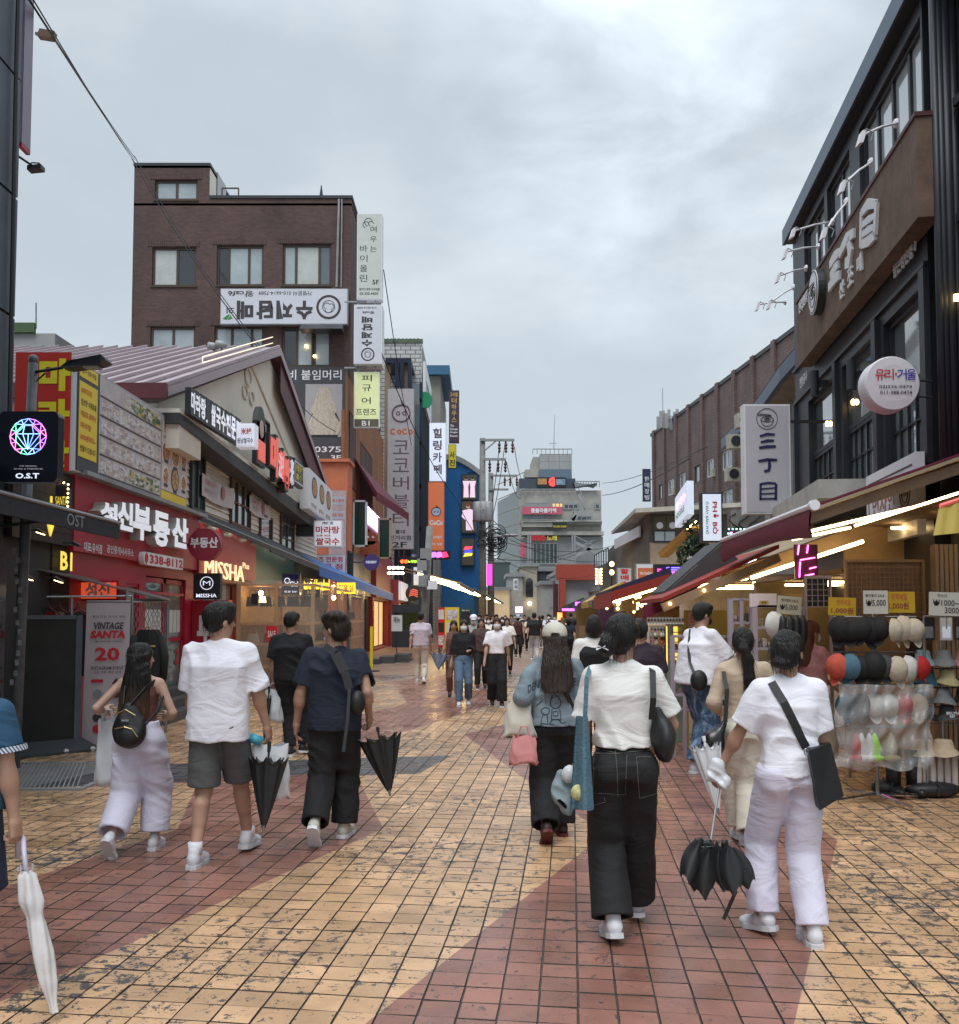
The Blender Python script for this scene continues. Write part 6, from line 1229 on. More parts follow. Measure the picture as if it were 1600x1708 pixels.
for k in range(7):mb=MB();mb.blob(fr.p(w*(.08+.13*k),h*.9,.01),(.012,.012,.012),6,4);mb.pt('led',m_grl,t)
for k in range(3):mb=MB();mb.blob(fr.p(w*.06,h*(.2+.2*k),.01),(.012,.012,.012),6,4);mb.pt('led',m_grl,t)
mb=MB();fr.box(mb,w*.12,h*.05,w*.2,h*.7,.004,.012);mb.pt('pink_column',m_pkl,t)
fr,w,h=fcn(1171,822,1206,904,22)
s=bsign('blade_sign','lit white vertical sign reading PHO BO in red with green small letters','sign',fr,w,h,.25,mat('lit_blue_white',(.6,.66,.82)),m_dk)
fv=Fr(fr.p(w*.52,h*.82),(0,0,-1),(0,-1,0),(1,0,0));text(fv,'PHỞ BÒ',0,0,h*.66,w*.3,.008,m_rl,s,bold=.03)
fv=Fr(fr.p(w*.2,h*.82),(0,0,-1),(0,-1,0),(1,0,0));text(fv,'Ở ĐÂY BÁN PHỞ',0,0,h*.66,w*.16,.008,mat('green_letter',(.02,.3,.22),.5,var=0),s,bold=.02)
A0,B0_=W(1126,842,30),W(1146,826,26);s=thg('oblique_sign','small oblique lit sign with pink and green lettering left of the noodle soup sign','sign',tuple(A0));dv=V3((B0_.x-A0.x,B0_.y-A0.y,0))
f6=Fr((A0.x,A0.y,W(1126,880,30).z),dv,V3((dv.y,-dv.x,0))if dv.y<0 else V3((-dv.y,dv.x,0)))
f6=Fr((A0.x,A0.y,W(1126,880,30).z),dv,(-1,-.2,0));h6=W(1126,842,30).z-f6.o.z+.2;mb=MB();f6.box(mb,0,0,dv.length,h6,-.2,0);mb.pt('case',mat('lit_blue_white',(.6,.66,.82)),s);text(f6,'쌀국수',dv.length*.1,h6*.5,dv.length*.9,h6*.75,.01,m_pkl,s);text(f6,'NOODLE',dv.length*.1,h6*.2,dv.length*.8,h6*.38,.01,m_leaf,s)
# --- right-hand vertical/other signs
fr,w,h=fcn(1030,947,1054,990,40);s=bsign('blade_sign','grey-white vertical sign with red Korean letters above the red canopies','sign',fr,w,h,.3,mat('grey_white_banner',(.5,.48,.5)),m_ga);text(fr,'할매순대',w*.22,h*.0,w*.8,h*.98,.01,m_rl,s,vert=True,bold=.04)
fr,w,h=fcn(1061,940,1093,977,36);s=bsign('box_sign','white box sign with an orange rounded label','sign',fr,w,h,.3,m_w,m_ga);mb=MB();fr.box(mb,w*.1,h*.35,w*.95,h*.8,.004,.01);mb.pt('orange_label',m_orp,s);text(fr,'the basket',w*.2,h*.5,w*.85,h*.65,.013,m_wl,s)
t,fr,w,h=led('led_screen','blue and magenta LED sign above the red and blue canopies',1092,941,1148,963,33,mat('screen_navy',(.02,.01,.08),.4,var=0,emit=.1))
for k,(x0,x1,y0,y1,cc)in enumerate(((.35,.9,.35,.85,(.15,.1,1)),(.4,.75,.1,.5,(1,.1,.9)),(.08,.3,.3,.7,(.8,.05,.3)))):
 for j in range(3):mb=MB();fr.box(mb,w*x0,h*(y0+(y1-y0)*j/3),w*(x1-.05*j),h*(y0+(y1-y0)*(j+.55)/3),.012,.02);mb.pt('lit_bar',mat('led_v%d'%k,cc,.5,var=0,emit=2.5),t)
p=W(1160,938,30);s=thg('round_sign','small round white sign with a red roof mark above the canopies','sign',tuple(p));mb=MB();mb.lathe(p,[(.28,0),(.28,.1)],20,ax=(0,-1,0));mb.pt('disc',m_w,s);mb=MB();mb.tube([p+V3((-.12,-.11,-.02)),p+V3((0,-.11,.08)),p+V3((.12,-.11,-.02))],.02,5);mb.pt('mark',m_rl,s)
cf=thg('cafe_building','low cream building with wide sloping eaves, cup paintings and roof terrace windows','building',(13,62,0))
m_eave=mat('pale_eave',(.50,.47,.40),.7,var=.15);m_tanw=mat('tan_wall',(.36,.28,.20),.8,var=.2)
Yk=56;x0=W(1085,900,Yk).x;x1=W(1128,900,Yk).x;z1=W(1100,852,Yk).z;zf=W(1100,905,Yk).z
mb=MB();mb.box(x0,Yk,0,x1+3,Yk+.3,zf);mb.pt('lower_wall',m_tanw,cf)
mb=MB();mb.box(x0,Yk,zf,x1+3,Yk+.3,z1-.2);mb.pt('upper_wall',mat('dark_olive_wall',(.08,.07,.05),.7,var=.2),cf)
mb=MB();p0=W(1060,855,Yk-1.2);mb.prs([p0,V3((x1+3.5,Yk-1.2,z1+.1)),V3((x1+3.5,Yk+8,z1+.5)),W(1020,893,84)+V3((0,0,.1)),],(0,0,.25));mb.pt('roof',m_eave,cf)
mb=MB();mb.poly([(x0,Yk,0),(x0,Yk,z1),(x0+.8,86,z1-1),(x0+.8,86,0)]);mb.pt('side_wall',mat('grey_brown_siding',(.17,.15,.13),.8,var=.3),cf)
f7=Fr((x0,Yk,0),(1,0,0),(0,-1,0))
for k in range(2):
 a=.25+k*.75;mb=MB();f7.box(mb,a-.05,zf+.75,a+.65,z1-.3,0,.04);mb.pt('cup_panel',mat('olive_brown',(.1,.085,.05)),cf);mb=MB();mb.lathe(f7.p(a+.3,zf+1.0,.045),[(.2,0),(.2,.02)],14,ax=(0,-1,0));mb.pt('cup_print',m_wl,cf)
wnd(cf,f7,.2,zf+.05,1.5,zf+.7,2,1,m_dk,m_glassp,c=.0)
wnd(cf,Fr((x0-.01,86,0),(0,-1,0),(-1,0,0)),3,zf-.2,12,zf+1.0,6,1,m_dk,m_glassp,c=.0)
mb=MB();fss=Fr((x0-.05,86,0),(0,-1,0),(-1,0,0));fss.box(mb,16,zf+.6,27,z1-.6,0,.1);mb.pt('white_panel',m_w,cf)
bb=thg('brown_office_building','long brown tiled office block with white window frames and antenna cluster','building',(22,98,0))
m_bt=brickmat('brown_tile_rows',(.185,.128,.118),(.16,.11,.10),(.12,.09,.085),.9,.3,'yz',ms=.03,stain=.25)
BP=(22.0,95.0)
pa=W(1087,728,112);pb=W(1262,636,78);Ztop=pa.z
d_=(pb.x-pa.x,pb.y-pa.y);bD=V3((d_[0],d_[1],0))
fb2=Fr((pa.x,pa.y,0),bD,(-1,-.3,0));Lb=bD.length+20
mb=MB();hz=[]
for j,zz in enumerate((4.0,7.6,11.2,14.8)):
 for k in range(10):
  a=2.2+k*4.6+(.8 if(k+j)%3==0 else 0)
  hz.append((a,zz,a+2.2+(.5 if k%2 else 0),zz+1.7))
walled(mb,fb2,Lb,Ztop,hz,.3);mb.poly([fb2.p(0,0),fb2.p(0,Ztop),fb2.p(0,Ztop)+V3((14,4,0)),fb2.p(0,0)+V3((14,4,0))]);mb.pt('wall',m_bt,bb)
m_gwl=mat('mid_window_glass',(.22,.26,.27),.12,var=.3,vs=.4,coat=.5)
for i,q in enumerate(hz):wnd(bb,fb2,*q,nx=2,mf=m_w if i%3 else m_bronze,mg=[m_gwl,m_glass],c=-.15,fw=.13,bars=.12,sill=False)
for k in range(9):mb=MB();fb2.box(mb,1.0+k*4.6,0,1.7+k*4.6,Ztop+.4,0,.25);mb.pt('pilaster',m_bt,bb)
mb=MB();fb2.box(mb,-.2,Ztop,Lb,Ztop+.35,-.3,.12);mb.pt('coping',m_dk,bb)
for i,q in enumerate(hz):
 if i%3==1:
  mb=MB();fb2.box(mb,q[2]+.1,q[1]-.3,q[2]+1.0,q[1]+.4,0,.45);mb.pt('air_conditioner',mat('yellowed_plastic',(.42,.4,.34)),bb)
at=thg('antenna_cluster','cluster of grey mobile phone antennas on the brown office roof corner','antenna',tuple(W(1120,715,104)))
r5=random.Random(9)
for k in range(11):
 a=W(1098+k*4.6,718-r5.uniform(0,5),104+r5.uniform(-2,2));hh=r5.uniform(1.2,2.4)
 mb=MB();mb.box(a.x-.15,a.y-.1,a.z,a.x+.15,a.y+.1,a.z+hh);mb.pt('antenna_panel',mat('antenna_grey',(.32,.33,.34),.6,var=.1),at)
for z in(.3,1.3):
 mb=MB();mb.bar(W(1096,716,103.5)+V3((0,0,z)),W(1148,712,103.5)+V3((0,0,z)),.08);mb.pt('rail',m_ga,at)
mb=MB();a=W(1106,700,104);mb.tube([a,a+V3((0,0,3.5))],.04,5);mb.pt('whip',m_ga,at)
fr,w,h=fcn(1073,782,1086,836,100);s=bsign('blade_sign','dark blue vertical blade sign on the far corner of the brown office block','sign',fr,w,h,.4,mat('navy_panel',(.02,.03,.09),.5,var=.05),m_dk);text(fr,'한매장빙',w*.2,h*.02,w*.8,h*.78,.02,m_wl,s,vert=True)
def leafblob(t,c,R,n,m_,seed,sz=.12,name='foliage'):
 r=np.random.RandomState(seed);mb=MB();vs=[];fs=[]
 cl=[(np.array(c)+np.array([r.uniform(-1,1)*R[0]*.8,r.uniform(-1,1)*R[1]*.8,r.uniform(-1,1)*R[2]*.8]),r.uniform(.25,.45)*R[2])for _ in range(12)]
 for i in range(n):
  cc,rr=cl[i%12];d=r.normal(size=3);d/=np.linalg.norm(d);p=cc+d*rr*r.uniform(.6,1);a=r.normal(size=3);a/=np.linalg.norm(a);b=np.cross(a,d);s_=sz*r.uniform(.6,1.3)
  o=len(vs);vs+=[p-a*s_,p+b*s_*.5,p+a*s_,p-b*s_*.5];fs.append((o,o+1,o+2,o+3))
 mb.add([tuple(v)for v in vs],fs);return mb.pt(name,m_,t)
tr=thg('small_tree','small dark green tree squeezed between signs above the canopies','tree',(W(1165,1000,27).x,27,0))
mb=MB();tx=W(1165,1000,27).x;mb.tube([(tx,27,0),(tx+.1,27,2),(tx,27,3.5)],[.09,.07,.03],8);mb.pt('trunk',m_wds,tr,smooth=True)
leafblob(tr,tuple(W(1162,905,27)),(.5,.5,.65),1500,mat('dark_leaf',(.025,.055,.02),.5,var=.4,vs=4),3,.07,'crown')
# ---------- stall canopies, right ----------
m_mar=mat('maroon_canvas',(.14,.008,.03));m_blk=mat('charcoal_canvas',(.04,.04,.042));m_redc=mat('red_canvas',(.28,.025,.015),.65,var=.15);m_navc=mat('navy_canvas',(.02,.02,.06),.65,var=.15);m_mus=mat('mustard_canvas',(.5,.33,.06),.65,var=.2)
def tubes(t,segs,r_=.019,mt=None):
 for a,b in segs:mb=MB();mb.tube([a,b],r_,8);mb.pt('led_tube',mt or m_led,t)
m_bei=mat('beige_canvas',(.33,.25,.16),.75,var=.15)
c0=W(1353,854,8.1);c1=W(1205,908,11.8)
cA=thg('stall_canopy','nearest maroon stall canopy with warm tubes and a round white end cap','canopy',(3.9,9.9,2.6),'canopies over the stalls on the right')
wA,wB_=V3((5.3,8.1,3.4)),V3((5.4,11.8,3.35))
mb=MB();mb.prs([c0,wA,wB_,c1],(0,0,.03));mb.pt('canvas',m_bei,cA)
mb=MB();mb.prs([c0+V3((0,0,.035)),wA+V3((0,0,.035)),wB_+V3((0,0,.035)),c1+V3((0,0,.035))],(0,0,.02));mb.pt('top_skin',m_mar,cA)
mb=MB();mb.sheet(lambda u,v:c0.lerp(c1,u)+V3((-.02*sin(v*3),0,-.27*v*(1-.25*sin(u*3.14))+.05)),16,4);mb.sheet(lambda u,v:c0.lerp(c1,u)+V3((.015-.02*sin(v*3),0,-.27*v*(1-.25*sin(u*3.14))+.05)),16,4);mb.pt('valance',m_mar,cA,smooth=True)
mb=MB();mb.tube([c0+V3((0,-.03,.05)),c1+V3((0,0,.05))],.03,8);mb.lathe(c0+V3((0,-.05,.05)),[(.045,0),(.045,.05)],14,ax=(0,-1,0));mb.pt('front_bar',m_wl,cA)
for y in(8.25,10,11.6):
 a=c0.lerp(c1,(y-8.1)/3.7);mb=MB();mb.bar(a-V3((0,0,.05)),V3((5.3,y,3.3)),.06,.09);mb.pt('rafter',mat('tan_frame_paint',(.30,.20,.12),.5,var=.2),cA)
def onc(px,py,Y):return W(px,py,Y)
tubes(cA,[(onc(1352,886,8.3),onc(1519,847,8.3)),(onc(1322,900,8.9),onc(1419,880,8.9)),(onc(1426,877,8.9),onc(1600,822,8.9)),(onc(1600,822,8.9),onc(1680,797,8.9))],.012)
cB=thg('stall_canopy','long beige-lined stall canopy behind the first with one long bright tube','canopy',(3.9,12.4,2.4),'canopies over the stalls on the right')
b0,b1_=W(1200,955,12.0),W(1195,960,14.4)
mb=MB();mb.prs([W(1205,962,11.9),W(1470,865,11.9),V3((5.6,14.5,3.1)),V3((3.0,14.5,2.2))],(0,0,.04));mb.pt('canvas',m_bei,cB)
mb=MB();mb.bar(W(1205,968,11.85),W(1470,875,11.85),.06,.16);mb.pt('side_beam',mat('tan_frame_paint',(.3,.2,.12)),cB)
tubes(cB,[(onc(1253,964,11.5),onc(1440,903,11.5)),(onc(1180,960,12.6),onc(1288,953,12.6)),(onc(1130,985,12.6),onc(1248,964,12.6))],.022)
tubes(cB,[(onc(1236,942,12.2),onc(1262,936,12.2)),(onc(1265,941,12.2),onc(1286,934,12.2))],.03,m_ledw)
cC=thg('stall_canopy','steep dark grey stall canopy dropping towards the street with a maroon tip','canopy',(2.6,13.5,2.2),'canopies over the stalls on the right')
n0,n1=W(1205,906,12.4),W(1108,990,12.4);n2=W(1074,1012,12.4)
mb=MB();mb.prs([n0,n0+V3((0,1.0,0)),n1+V3((0,1.0,0)),n1],(0,0,.03));mb.pt('canvas',m_gaw,cC)
mb=MB();mb.prs([n0+V3((0,-.02,0)),n1+V3((0,-.02,0)),n2+V3((0,-.02,0)),n2+V3((.22,-.02,-.02)),n1+V3((.2,-.02,-.08)),n0+V3((.2,-.02,-.22))],(0,-.02,0));mb.pt('side_flap',m_gaw,cC)
mb=MB();mb.prs([W(1072,1012,12.3),W(1104,1001,12.3),W(1106,1018,12.3),W(1072,1034,12.3)],(0,.04,0));mb.pt('tip_flap',m_mar,cC)
cD=thg('stall_canopy','bright red low stall canopy with tan underside beside the masked man','canopy',(2.9,12.6,2.0),'canopies over the stalls on the right')
mb=MB();mb.prs([W(1105,1004,11.4),W(1300,915,11.4),W(1300,915,11.4)+V3((.1,2.2,0)),W(1105,1004,11.4)+V3((.1,2.2,0))],(0,0,.05));mb.pt('canvas',m_redc,cD)
mb=MB();mb.bar(W(1105,1014,11.4),W(1300,930,11.4),.05,.1);mb.pt('rail',mat('tan_frame_paint',(.3,.2,.12)),cD)
for px,py in((1118,1007),(1175,985)):p=W(px,py,11.35);mb=MB();mb.blob(p,(.02,.02,.02),6,4);mb.pt('bulb',m_bulb,cD)
fc=[(15.5,(1020,992),(1118,962),m_redc,'red canopy over stalls with navy canopy above it'),(17,(1022,985),(1120,950),m_navc,'navy canopy just above the red one'),(19,(1060,1002),(1122,978),m_mus,'mustard canopy with two bright tubes close to the vest-wearing woman'),(24,(1010,1000),(1062,980),m_blk,'charcoal canopy left of the white and orange box sign'),(29,(1000,1000),(1050,975),m_tan,'tan canopy under the red lettered sign with rows of tubes'),(36,(985,1004),(1040,972),m_mus,'mustard lit canopy in the middle of the right side row'),(44,(975,1006),(1025,978),m_blk,'charcoal canopy with yellow tubes at mid distance'),(55,(965,1008),(1010,985),m_gaw,'grey canopy edge where the far crowd begins'),(70,(950,1012),(995,992),m_blk,'black canopy near the far end of the right side row'),(88,(938,1014),(975,998),m_gaw,'last small grey canopy on the far right')]
for i,(Y,lo_,hi_,mm,lab)in enumerate(fc):
 a=W(*lo_,Y);b=W(*hi_,Y);L2=3+Y*.12;sh=V3((.06*L2,L2,0))
 t=thg('stall_canopy',lab,'canopy',tuple((a+b)/2),'canopies over the stalls on the right')
 mb=MB();mb.prs([a,b,b+sh,a+sh],(0,0,.05));mb.pt('canvas',mm,t);mb=MB();mb.bar(a-V3((0,0,.04)),b-V3((0,0,.04)),.05,.1+.002*Y);mb.pt('side_rail',mm,t)
 mb=MB();mb.pp(a-V3((0,0,.2)),sh,(.02,0,0),(0,0,.2));mb.pt('valance',mm,t)
 if i!=1:
  n=2 if i<3 else 3;tubes(t,[((a.lerp(b,.12)+sh*(.1+.22*k))-V3((0,0,.12)),(a.lerp(b,.85)+sh*(.1+.22*k))-V3((0,0,.12)))for k in range(n)],.02+.0006*Y)
 for k in range(7):mb=MB();mb.blob(a.lerp(b,.2+.12*k)+sh*(.2+.3*(k%3))-V3((0,0,.2+.1*(k%2))),(.02+.0007*Y,)*3,6,4);mb.pt('bulb',m_bulb,t)
t=thg('awning','orange-yellow awning strip between the cafe and the noodle soup sign','awning',tuple(W(1130,900,38)));mb=MB();mb.prs([W(1098,922,38),W(1150,875,30),W(1156,882,30),W(1102,930,38)],(.3,0,0));mb.pt('canvas',mat('amber_canvas',(.55,.30,.04),.6),t);tubes(t,[(W(1112,912,36),W(1127,900,34)),(W(1146,882,30.5),W(1161,870,29))],.03,m_led)
def rshop(lab,Y0,Y1,X0,X1,mw,em,z=2.9):
 t=thg('market_shop',lab,'shop',((X0+X1)/2,(Y0+Y1)/2,0))
 mb=MB();mb.box(X1,Y0,0,X1+.1,Y1,z);mb.box(X0,Y1,0,X1,Y1+.1,z);mb.pt('wall',mw,t)
 mb=MB();mb.box(X0,Y0,z,X1,Y1,z+.05);mb.pt('ceiling',m_tan,t)
 mb=MB();mb.box(X0+.2,Y0+.5,0,X0+.9,Y1-.3,.9);mb.pt('counter',em,t)
 for k in range(3):
  mb=MB();y=Y0+(k+.5)*(Y1-Y0)/3;mb.tube([(X0+.3,y,z-.06),(X1-.2,y,z-.06)],.02,6);mb.pt('led_tube',m_led,t)
 for k in range(2):
  mb=MB();mb.box(X1-.35,Y0+.3,1.1+.6*k,X1,Y1-.1,1.14+.6*k);mb.pt('shelf',mw,t)
  o=MB()
  for j in range(int((Y1-Y0)/.22)):o.box(X1-.3,Y0+.35+j*.22,1.14+.6*k,X1-.1,Y0+.35+j*.22+random.uniform(.08,.17),1.14+.6*k+random.uniform(.12,.4))
  oo=o.pt('goods',goodsm,t);oo['kind']='stuff'
 return t
goodsm=produce('stall_goods',[(.5,.3,.1),(.6,.55,.5),(.35,.06,.05),(.08,.08,.1),(.5,.4,.1),(.25,.12,.3)],7,7)
m_wwall=mat('warm_shop_wall',(.40,.27,.15),.7,var=.3,vs=2)
rshop('warm-lit accessory shop behind the hats',8.2,12.0,4.6,6.0,m_wwall,m_wwall,2.75)
rshop('stall room with mustard walls behind the masked man',12.2,16,4.6,6.2,mat('mustard_shop_wall',(.22,.17,.10),.7,var=.3),m_w,2.2)
rshop('clothes stall room with pale walls',16.2,22,4.6,6.4,mat('pale_shop_wall',(.36,.33,.30),.7,var=.3),m_w,2.3)
rshop('dim shop room with a red counter further down',22.2,32,4.9,7,mat('dim_shop_wall',(.2,.12,.08),.7,var=.3),m_redc,2.4)
rshop('shop room with walls given a faint violet glow',32.2,46,5.6,8,mat('violet_glow_wall',(.06,.045,.05),.6,var=.4,emit=.02,ecol=(.7,.2,.9)),m_wwall,2.4)  # brown wall; violet room light is put in as faint emission
rshop('far shop room with walls given a golden glow',46.2,70,7.0,10,mat('gold_glow_wall',(.12,.085,.05),.6,var=.4,emit=.03,ecol=(1,.6,.2)),m_wwall,2.5)  # brown wall, its own emission stands in for golden room light
fr,w,h=fcn(1328,908,1366,966,10.9);t=thg('neon_sign','hot pink neon letters glowing under the near canopy','sign',tuple(fr.o))
mb=MB();fr.box(mb,0,0,w,h,-.06,-.02);mb.pt('backboard',mat('magenta_board',(.10,.02,.05),.5),t)
for P in(((.1,.7),(.16,.98)),((.5,.75),(.56,.98)),((.2,.55),(.85,.62)),((.15,.05),(.2,.5)),((.4,.1),(.8,.15)),((.6,.3),(.9,.35))):mb=MB();mb.tube([fr.p(w*P[0][0],h*P[0][1],0),fr.p(w*P[1][0],h*P[1][1],0)],.008,6);mb.pt('neon_tube',m_pkl,t)
# ================= FAR END OF THE STREET =================
gb=thg('terraced_office_building','grey stepped high-rise with a red letter G, terraces and outside stairs closing the street','building',(10,195,0))
YG=190;m_cg=mat('pale_grey_concrete',(.30,.31,.31),.8,var=.18,vs=.25);m_cg2=mat('weathered_beige_concrete',(.35,.34,.31),.8,var=.3,vs=.4);m_gt=mat('green_tint_curtain_wall',(.045,.07,.07),.15,var=.2,coat=.5)
def gbox(px0,py0,px1,py1,Y,d,m_,name='block',base=None,side=0):
 a=W(px0,py0,Y);b=W(px1,py1 if base is None else 1000,Y);mb=MB();z0=b.z if base is None else base
 mb.box(a.x,Y,z0,W(px1,py0,Y).x,Y+d,a.z);return mb.pt(name,m_,gb)
gbox(901,757,954,830,198,14,brickmat('grey_panel_tower',(.33,.34,.34),(.31,.32,.32),(.2,.21,.21),2.2,1.6,'xz',ms=.06,offset=0,stain=.1),'roof_tower')
gbox(889,762,901,830,200,12,m_cg2,'tower_side');gbox(876,783,902,796,197,8,m_cg2,'balcony')
gbox(899,783,953,800,196.5,2,mat('blue_grey_panel',(.12,.17,.23),.5),'blue_band')
gbox(866,798,960,830,195,16,mat('dark_blue_storey',(.05,.065,.085),.4),'penthouse_storey')
gbox(866,818,1003,900,YG,20,m_cg2,'front_block');gbox(866,895,1006,1010,YG-1,20,m_cg,'lower_block',base=0)
mb=MB();a=W(830,838,205);b=W(866,818,YG);mb.prs([V3((a.x,205,0)),V3((b.x,YG,0)),V3((b.x,YG,b.z)),V3((a.x,205,b.z-.5))],(1,3,0));mb.pt('glass_flank',m_gt,gb)
fg_=Fr((a.x,205,0),V3((b.x-a.x,YG-205,0)),(-.4,-1,0))
for k in range(9):mb=MB();fg_.box(mb,0,3.2*k+4,19,3.2*k+4.2,.0,.15);mb.pt('floor_line',m_cg2,gb)
fG=Fr((W(866,1000,YG).x,YG,0),(1,0,0),(0,-1,0))
def gp(px,py,Y=YG):p=W(px,py,Y);return p.x-fG.o.x,p.z
for(x0,y0,x1,y1,m_,o)in((870,868,938,880,m_cg2,1.5),(940,868,1003,876,m_cg2,1.2),(870,866+2,926,868+1,m_cg2,1.6),(871,888-20+0,1002,870,m_cg2,1.0),(872,871,1003,872,m_cg,1.8),(870,868+20,1005,868+32-6,m_cg2,2.2),(865,872-6,870,900,m_cg2,.5)):
 a0,b0=gp(x0,y1);a1,b1=gp(x1,y0);mb=MB();fG.box(mb,a0,b0,a1,b1,0,o);mb.pt('balcony_band',m_,gb)
for(x0,y0,x1,y1,n,mm)in((874,856,918,867,7,m_glass),(876,838,914,847,4,m_cg),(920,838,940,848,3,m_warmw),(952,860,988,870,4,m_glass),(992,840,1001,850,1,m_gt),(940,840,965,850,3,m_glassd),(888,906,930,942,6,m_gt),(880,884,915,893,4,m_glassd)):
 a0,b0=gp(x0,y1);a1,b1=gp(x1,y0);wnd(gb,fG,a0,b0,a1,b1,n,1,m_ga,mm,c=1.2 if y0>900 else.1,fw=.25,bars=.2,sill=False)
fr,w,h=fcn(896,796,944,812,194.5);t=thg('roof_sign','dark roof banner with a big red curved letter G between two photo panels','sign',tuple(fr.o));mb=MB();fr.box(mb,0,0,w,h,-.3,0);mb.pt('board',m_bk,t)
text(fr,'G',w*.4,h*.02,w*.62,h*.98,.1,mat('red_lit_letter',(1,.05,.04),.5,var=0,emit=1.0,ecol=(1,.06,.05)),t,depth=.3,bold=.1)
mb=MB();fr.box(mb,w*.02,h*.25,w*.34,h*.85,0,.08);mb.pt('photo_panel',mfood,t);mb=MB();fr.box(mb,w*.66,h*.2,w*.98,h*.8,0,.08);mb.pt('photo_panel',mat('blue_photo',(.2,.3,.4),.5,var=.6,vs=1),t)
fr,w,h=fcn(871,845,938,858,YG-1);s=bsign('banner_sign','long pink banner with white Korean letters across the grey tower','sign',fr,w,h,.5,mat('pink_banner',(.55,.10,.16),.6,var=.05),m_ga);text(fr,'룸블라룸카페',w*.22,h*.2,w*.85,h*.8,.1,m_wl,s,bold=.03)
fr,w,h=fcn(922,871,946,882,YG-3);s=bsign('banner_sign','small black banner with yellow phone number on the grey tower','sign',fr,w,h,.4,m_bk,m_dk);text(fr,'02.336.0500',w*.05,h*.2,w*.95,h*.5,.1,m_yel,s)
fr,w,h=fcn(887,893,922,903,YG-2.6);t=thg('letter_sign','faded red and yellow cut-out letters on the low part of the grey tower','sign',tuple(fr.o));text(fr,'SOHO',w*.0,h*.05,w*.65,h,.1,m_rl,t,depth=.3,bold=.08);text(fr,'노래',w*.72,h*.1,w*1.2,h*.9,.1,m_yel,t,depth=.3,bold=.03)
fr,w,h=fcn(868,905,877,930,YG-2.6);s=bsign('blade_sign','narrow pink vertical sign at the left corner of the grey tower','sign',fr,w,h,.5,mat('pink_banner',(.55,.1,.16)),m_ga)
mb=MB()
for(x0,x1,y,Y)in((889,954,749,198),(866,960,816,189.5),(960,1000,803,190)):
 a=W(x0,y,Y);b=W(x1,y,Y);mb.bar(a,b,.18);n=9
 for k in range(n+1):q=a.lerp(b,k/n);mb.bar(q,q-V3((0,0,1.1)),.14)
o=mb.pt('railing',m_ga,gb);o['kind']='stuff'
mb=MB()
for k,(p,q)in enumerate((((955,868),(975,848)),((955,870),(960,858)),((960,905),(1000,925)),((955,930),(990,912)),((970,860),(988,858)),((965,825),(978,850)))):
 a=W(*p,YG-3);b=W(*q,YG-3);mb.bar(a,b,.3,.6)
 mb.bar(a+V3((0,0,1.3)),b+V3((0,0,1.3)),.15)
o=mb.pt('outside_stair',m_cg,gb);o['kind']='stuff'
for px in(881,885,955,959):a=W(px,893,YG-3.2);mb=MB();mb.box(a.x-.15,YG-3.3,0,a.x+.15,YG-3.1,a.z);mb.pt('steel_post',m_ga,gb)
a=W(924,749,198);t=thg('mast','hair-thin radio mast on the top of the grey stepped tower','mast',tuple(a));mb=MB();mb.tube([a,a+V3((.2,0,7.2))],[.09,.04],5);mb.pt('pole',m_ga,t);mb=MB();mb.bar(a+V3((-1,0,1.2)),a+V3((.6,0,1.2)),.1);mb.pt('crossbar',m_ga,t)
mb=MB();a=W(961,815,189);b=W(996,808,189);mb.prs([a,b,b+V3((0,6,0)),a+V3((0,6,2))],(0,0,.3));mb.pt('terrace_roof',m_dk,gb)
def lowb(lab,x0,y0,x1,Y,d,m_,extra=None,nm='far_shop_building'):
 t=thg(nm,lab,'building',(W((x0+x1)/2,1000,Y).x,Y,0));a=W(x0,y0,Y);b=W(x1,y0,Y);mb=MB();mb.box(a.x,Y,0,b.x,Y+d,a.z);mb.pt('wall',m_,t)
 mb=MB();mb.box(a.x-.3,Y-.3,a.z,b.x+.3,Y+d,a.z+.4);mb.pt('roof',m_ga,t);return t,Fr((a.x,Y,0),(1,0,0),(0,-1,0)),b.x-a.x,a.z
t,f,w,h=lowb('cream tower-like building with one arched window in the far middle',871,945,896,120,12,mat('pale_cream_wall',(.42,.38,.30),.8,var=.1))
a0=w*.48;zz=W(880,996,120).z;z2=W(880,972,120).z;mb=MB();mb.prs([f.p(a0-.45,zz,0),f.p(a0+.45,zz,0)]+[f.p(a0+.45*cos(radians(k*20)),z2+.6*sin(radians(k*20)),0)for k in range(10)],f.n*.1);mb.pt('arched_window',m_glassd,t);mb=MB();mb.blob(f.p(a0,zz-.8,.6),(.25,.25,.2));mb.pt('lamp',m_spot,t)
t,f,w,h=lowb('dark slate roofed building right of the cream tower',896,953,932,125,12,mat('slate_dark',(.06,.065,.075),.7,var=.2))
t,f,w,h=lowb('white plastered low wing in front of the slate building',905,975,930,105,10,mat('off_white_wall',(.38,.38,.36),.8,var=.2));mb=MB();f.box(mb,w*.45,h*.5,w*.85,h*.9,0,.05);mb.pt('window',m_glassp,t)
t,f,w,h=lowb('coral red framed building with a white showroom panel at the far end',932,958,1003,100,14,mat('white_showroom',(.42,.42,.43),.7,var=.1));m_cor=mat('coral_paint',(.42,.07,.045),.6,var=.1)
mb=MB();f.box(mb,-.3,h-.6,w,h+1.0,0,.8);f.box(mb,0,0,w*.15,h-.6,0,.8);mb.pt('red_frame',m_cor,t);mb=MB();f.box(mb,-.6,1.5,-.1,h-1,0,.6);mb.pt('blade_panel',m_maroon,t)
t,f,w,h=lowb('pale narrow building with small square signs behind the left lit awnings',848,962,872,118,10,mat('off_white_wall',(.38,.38,.36)))
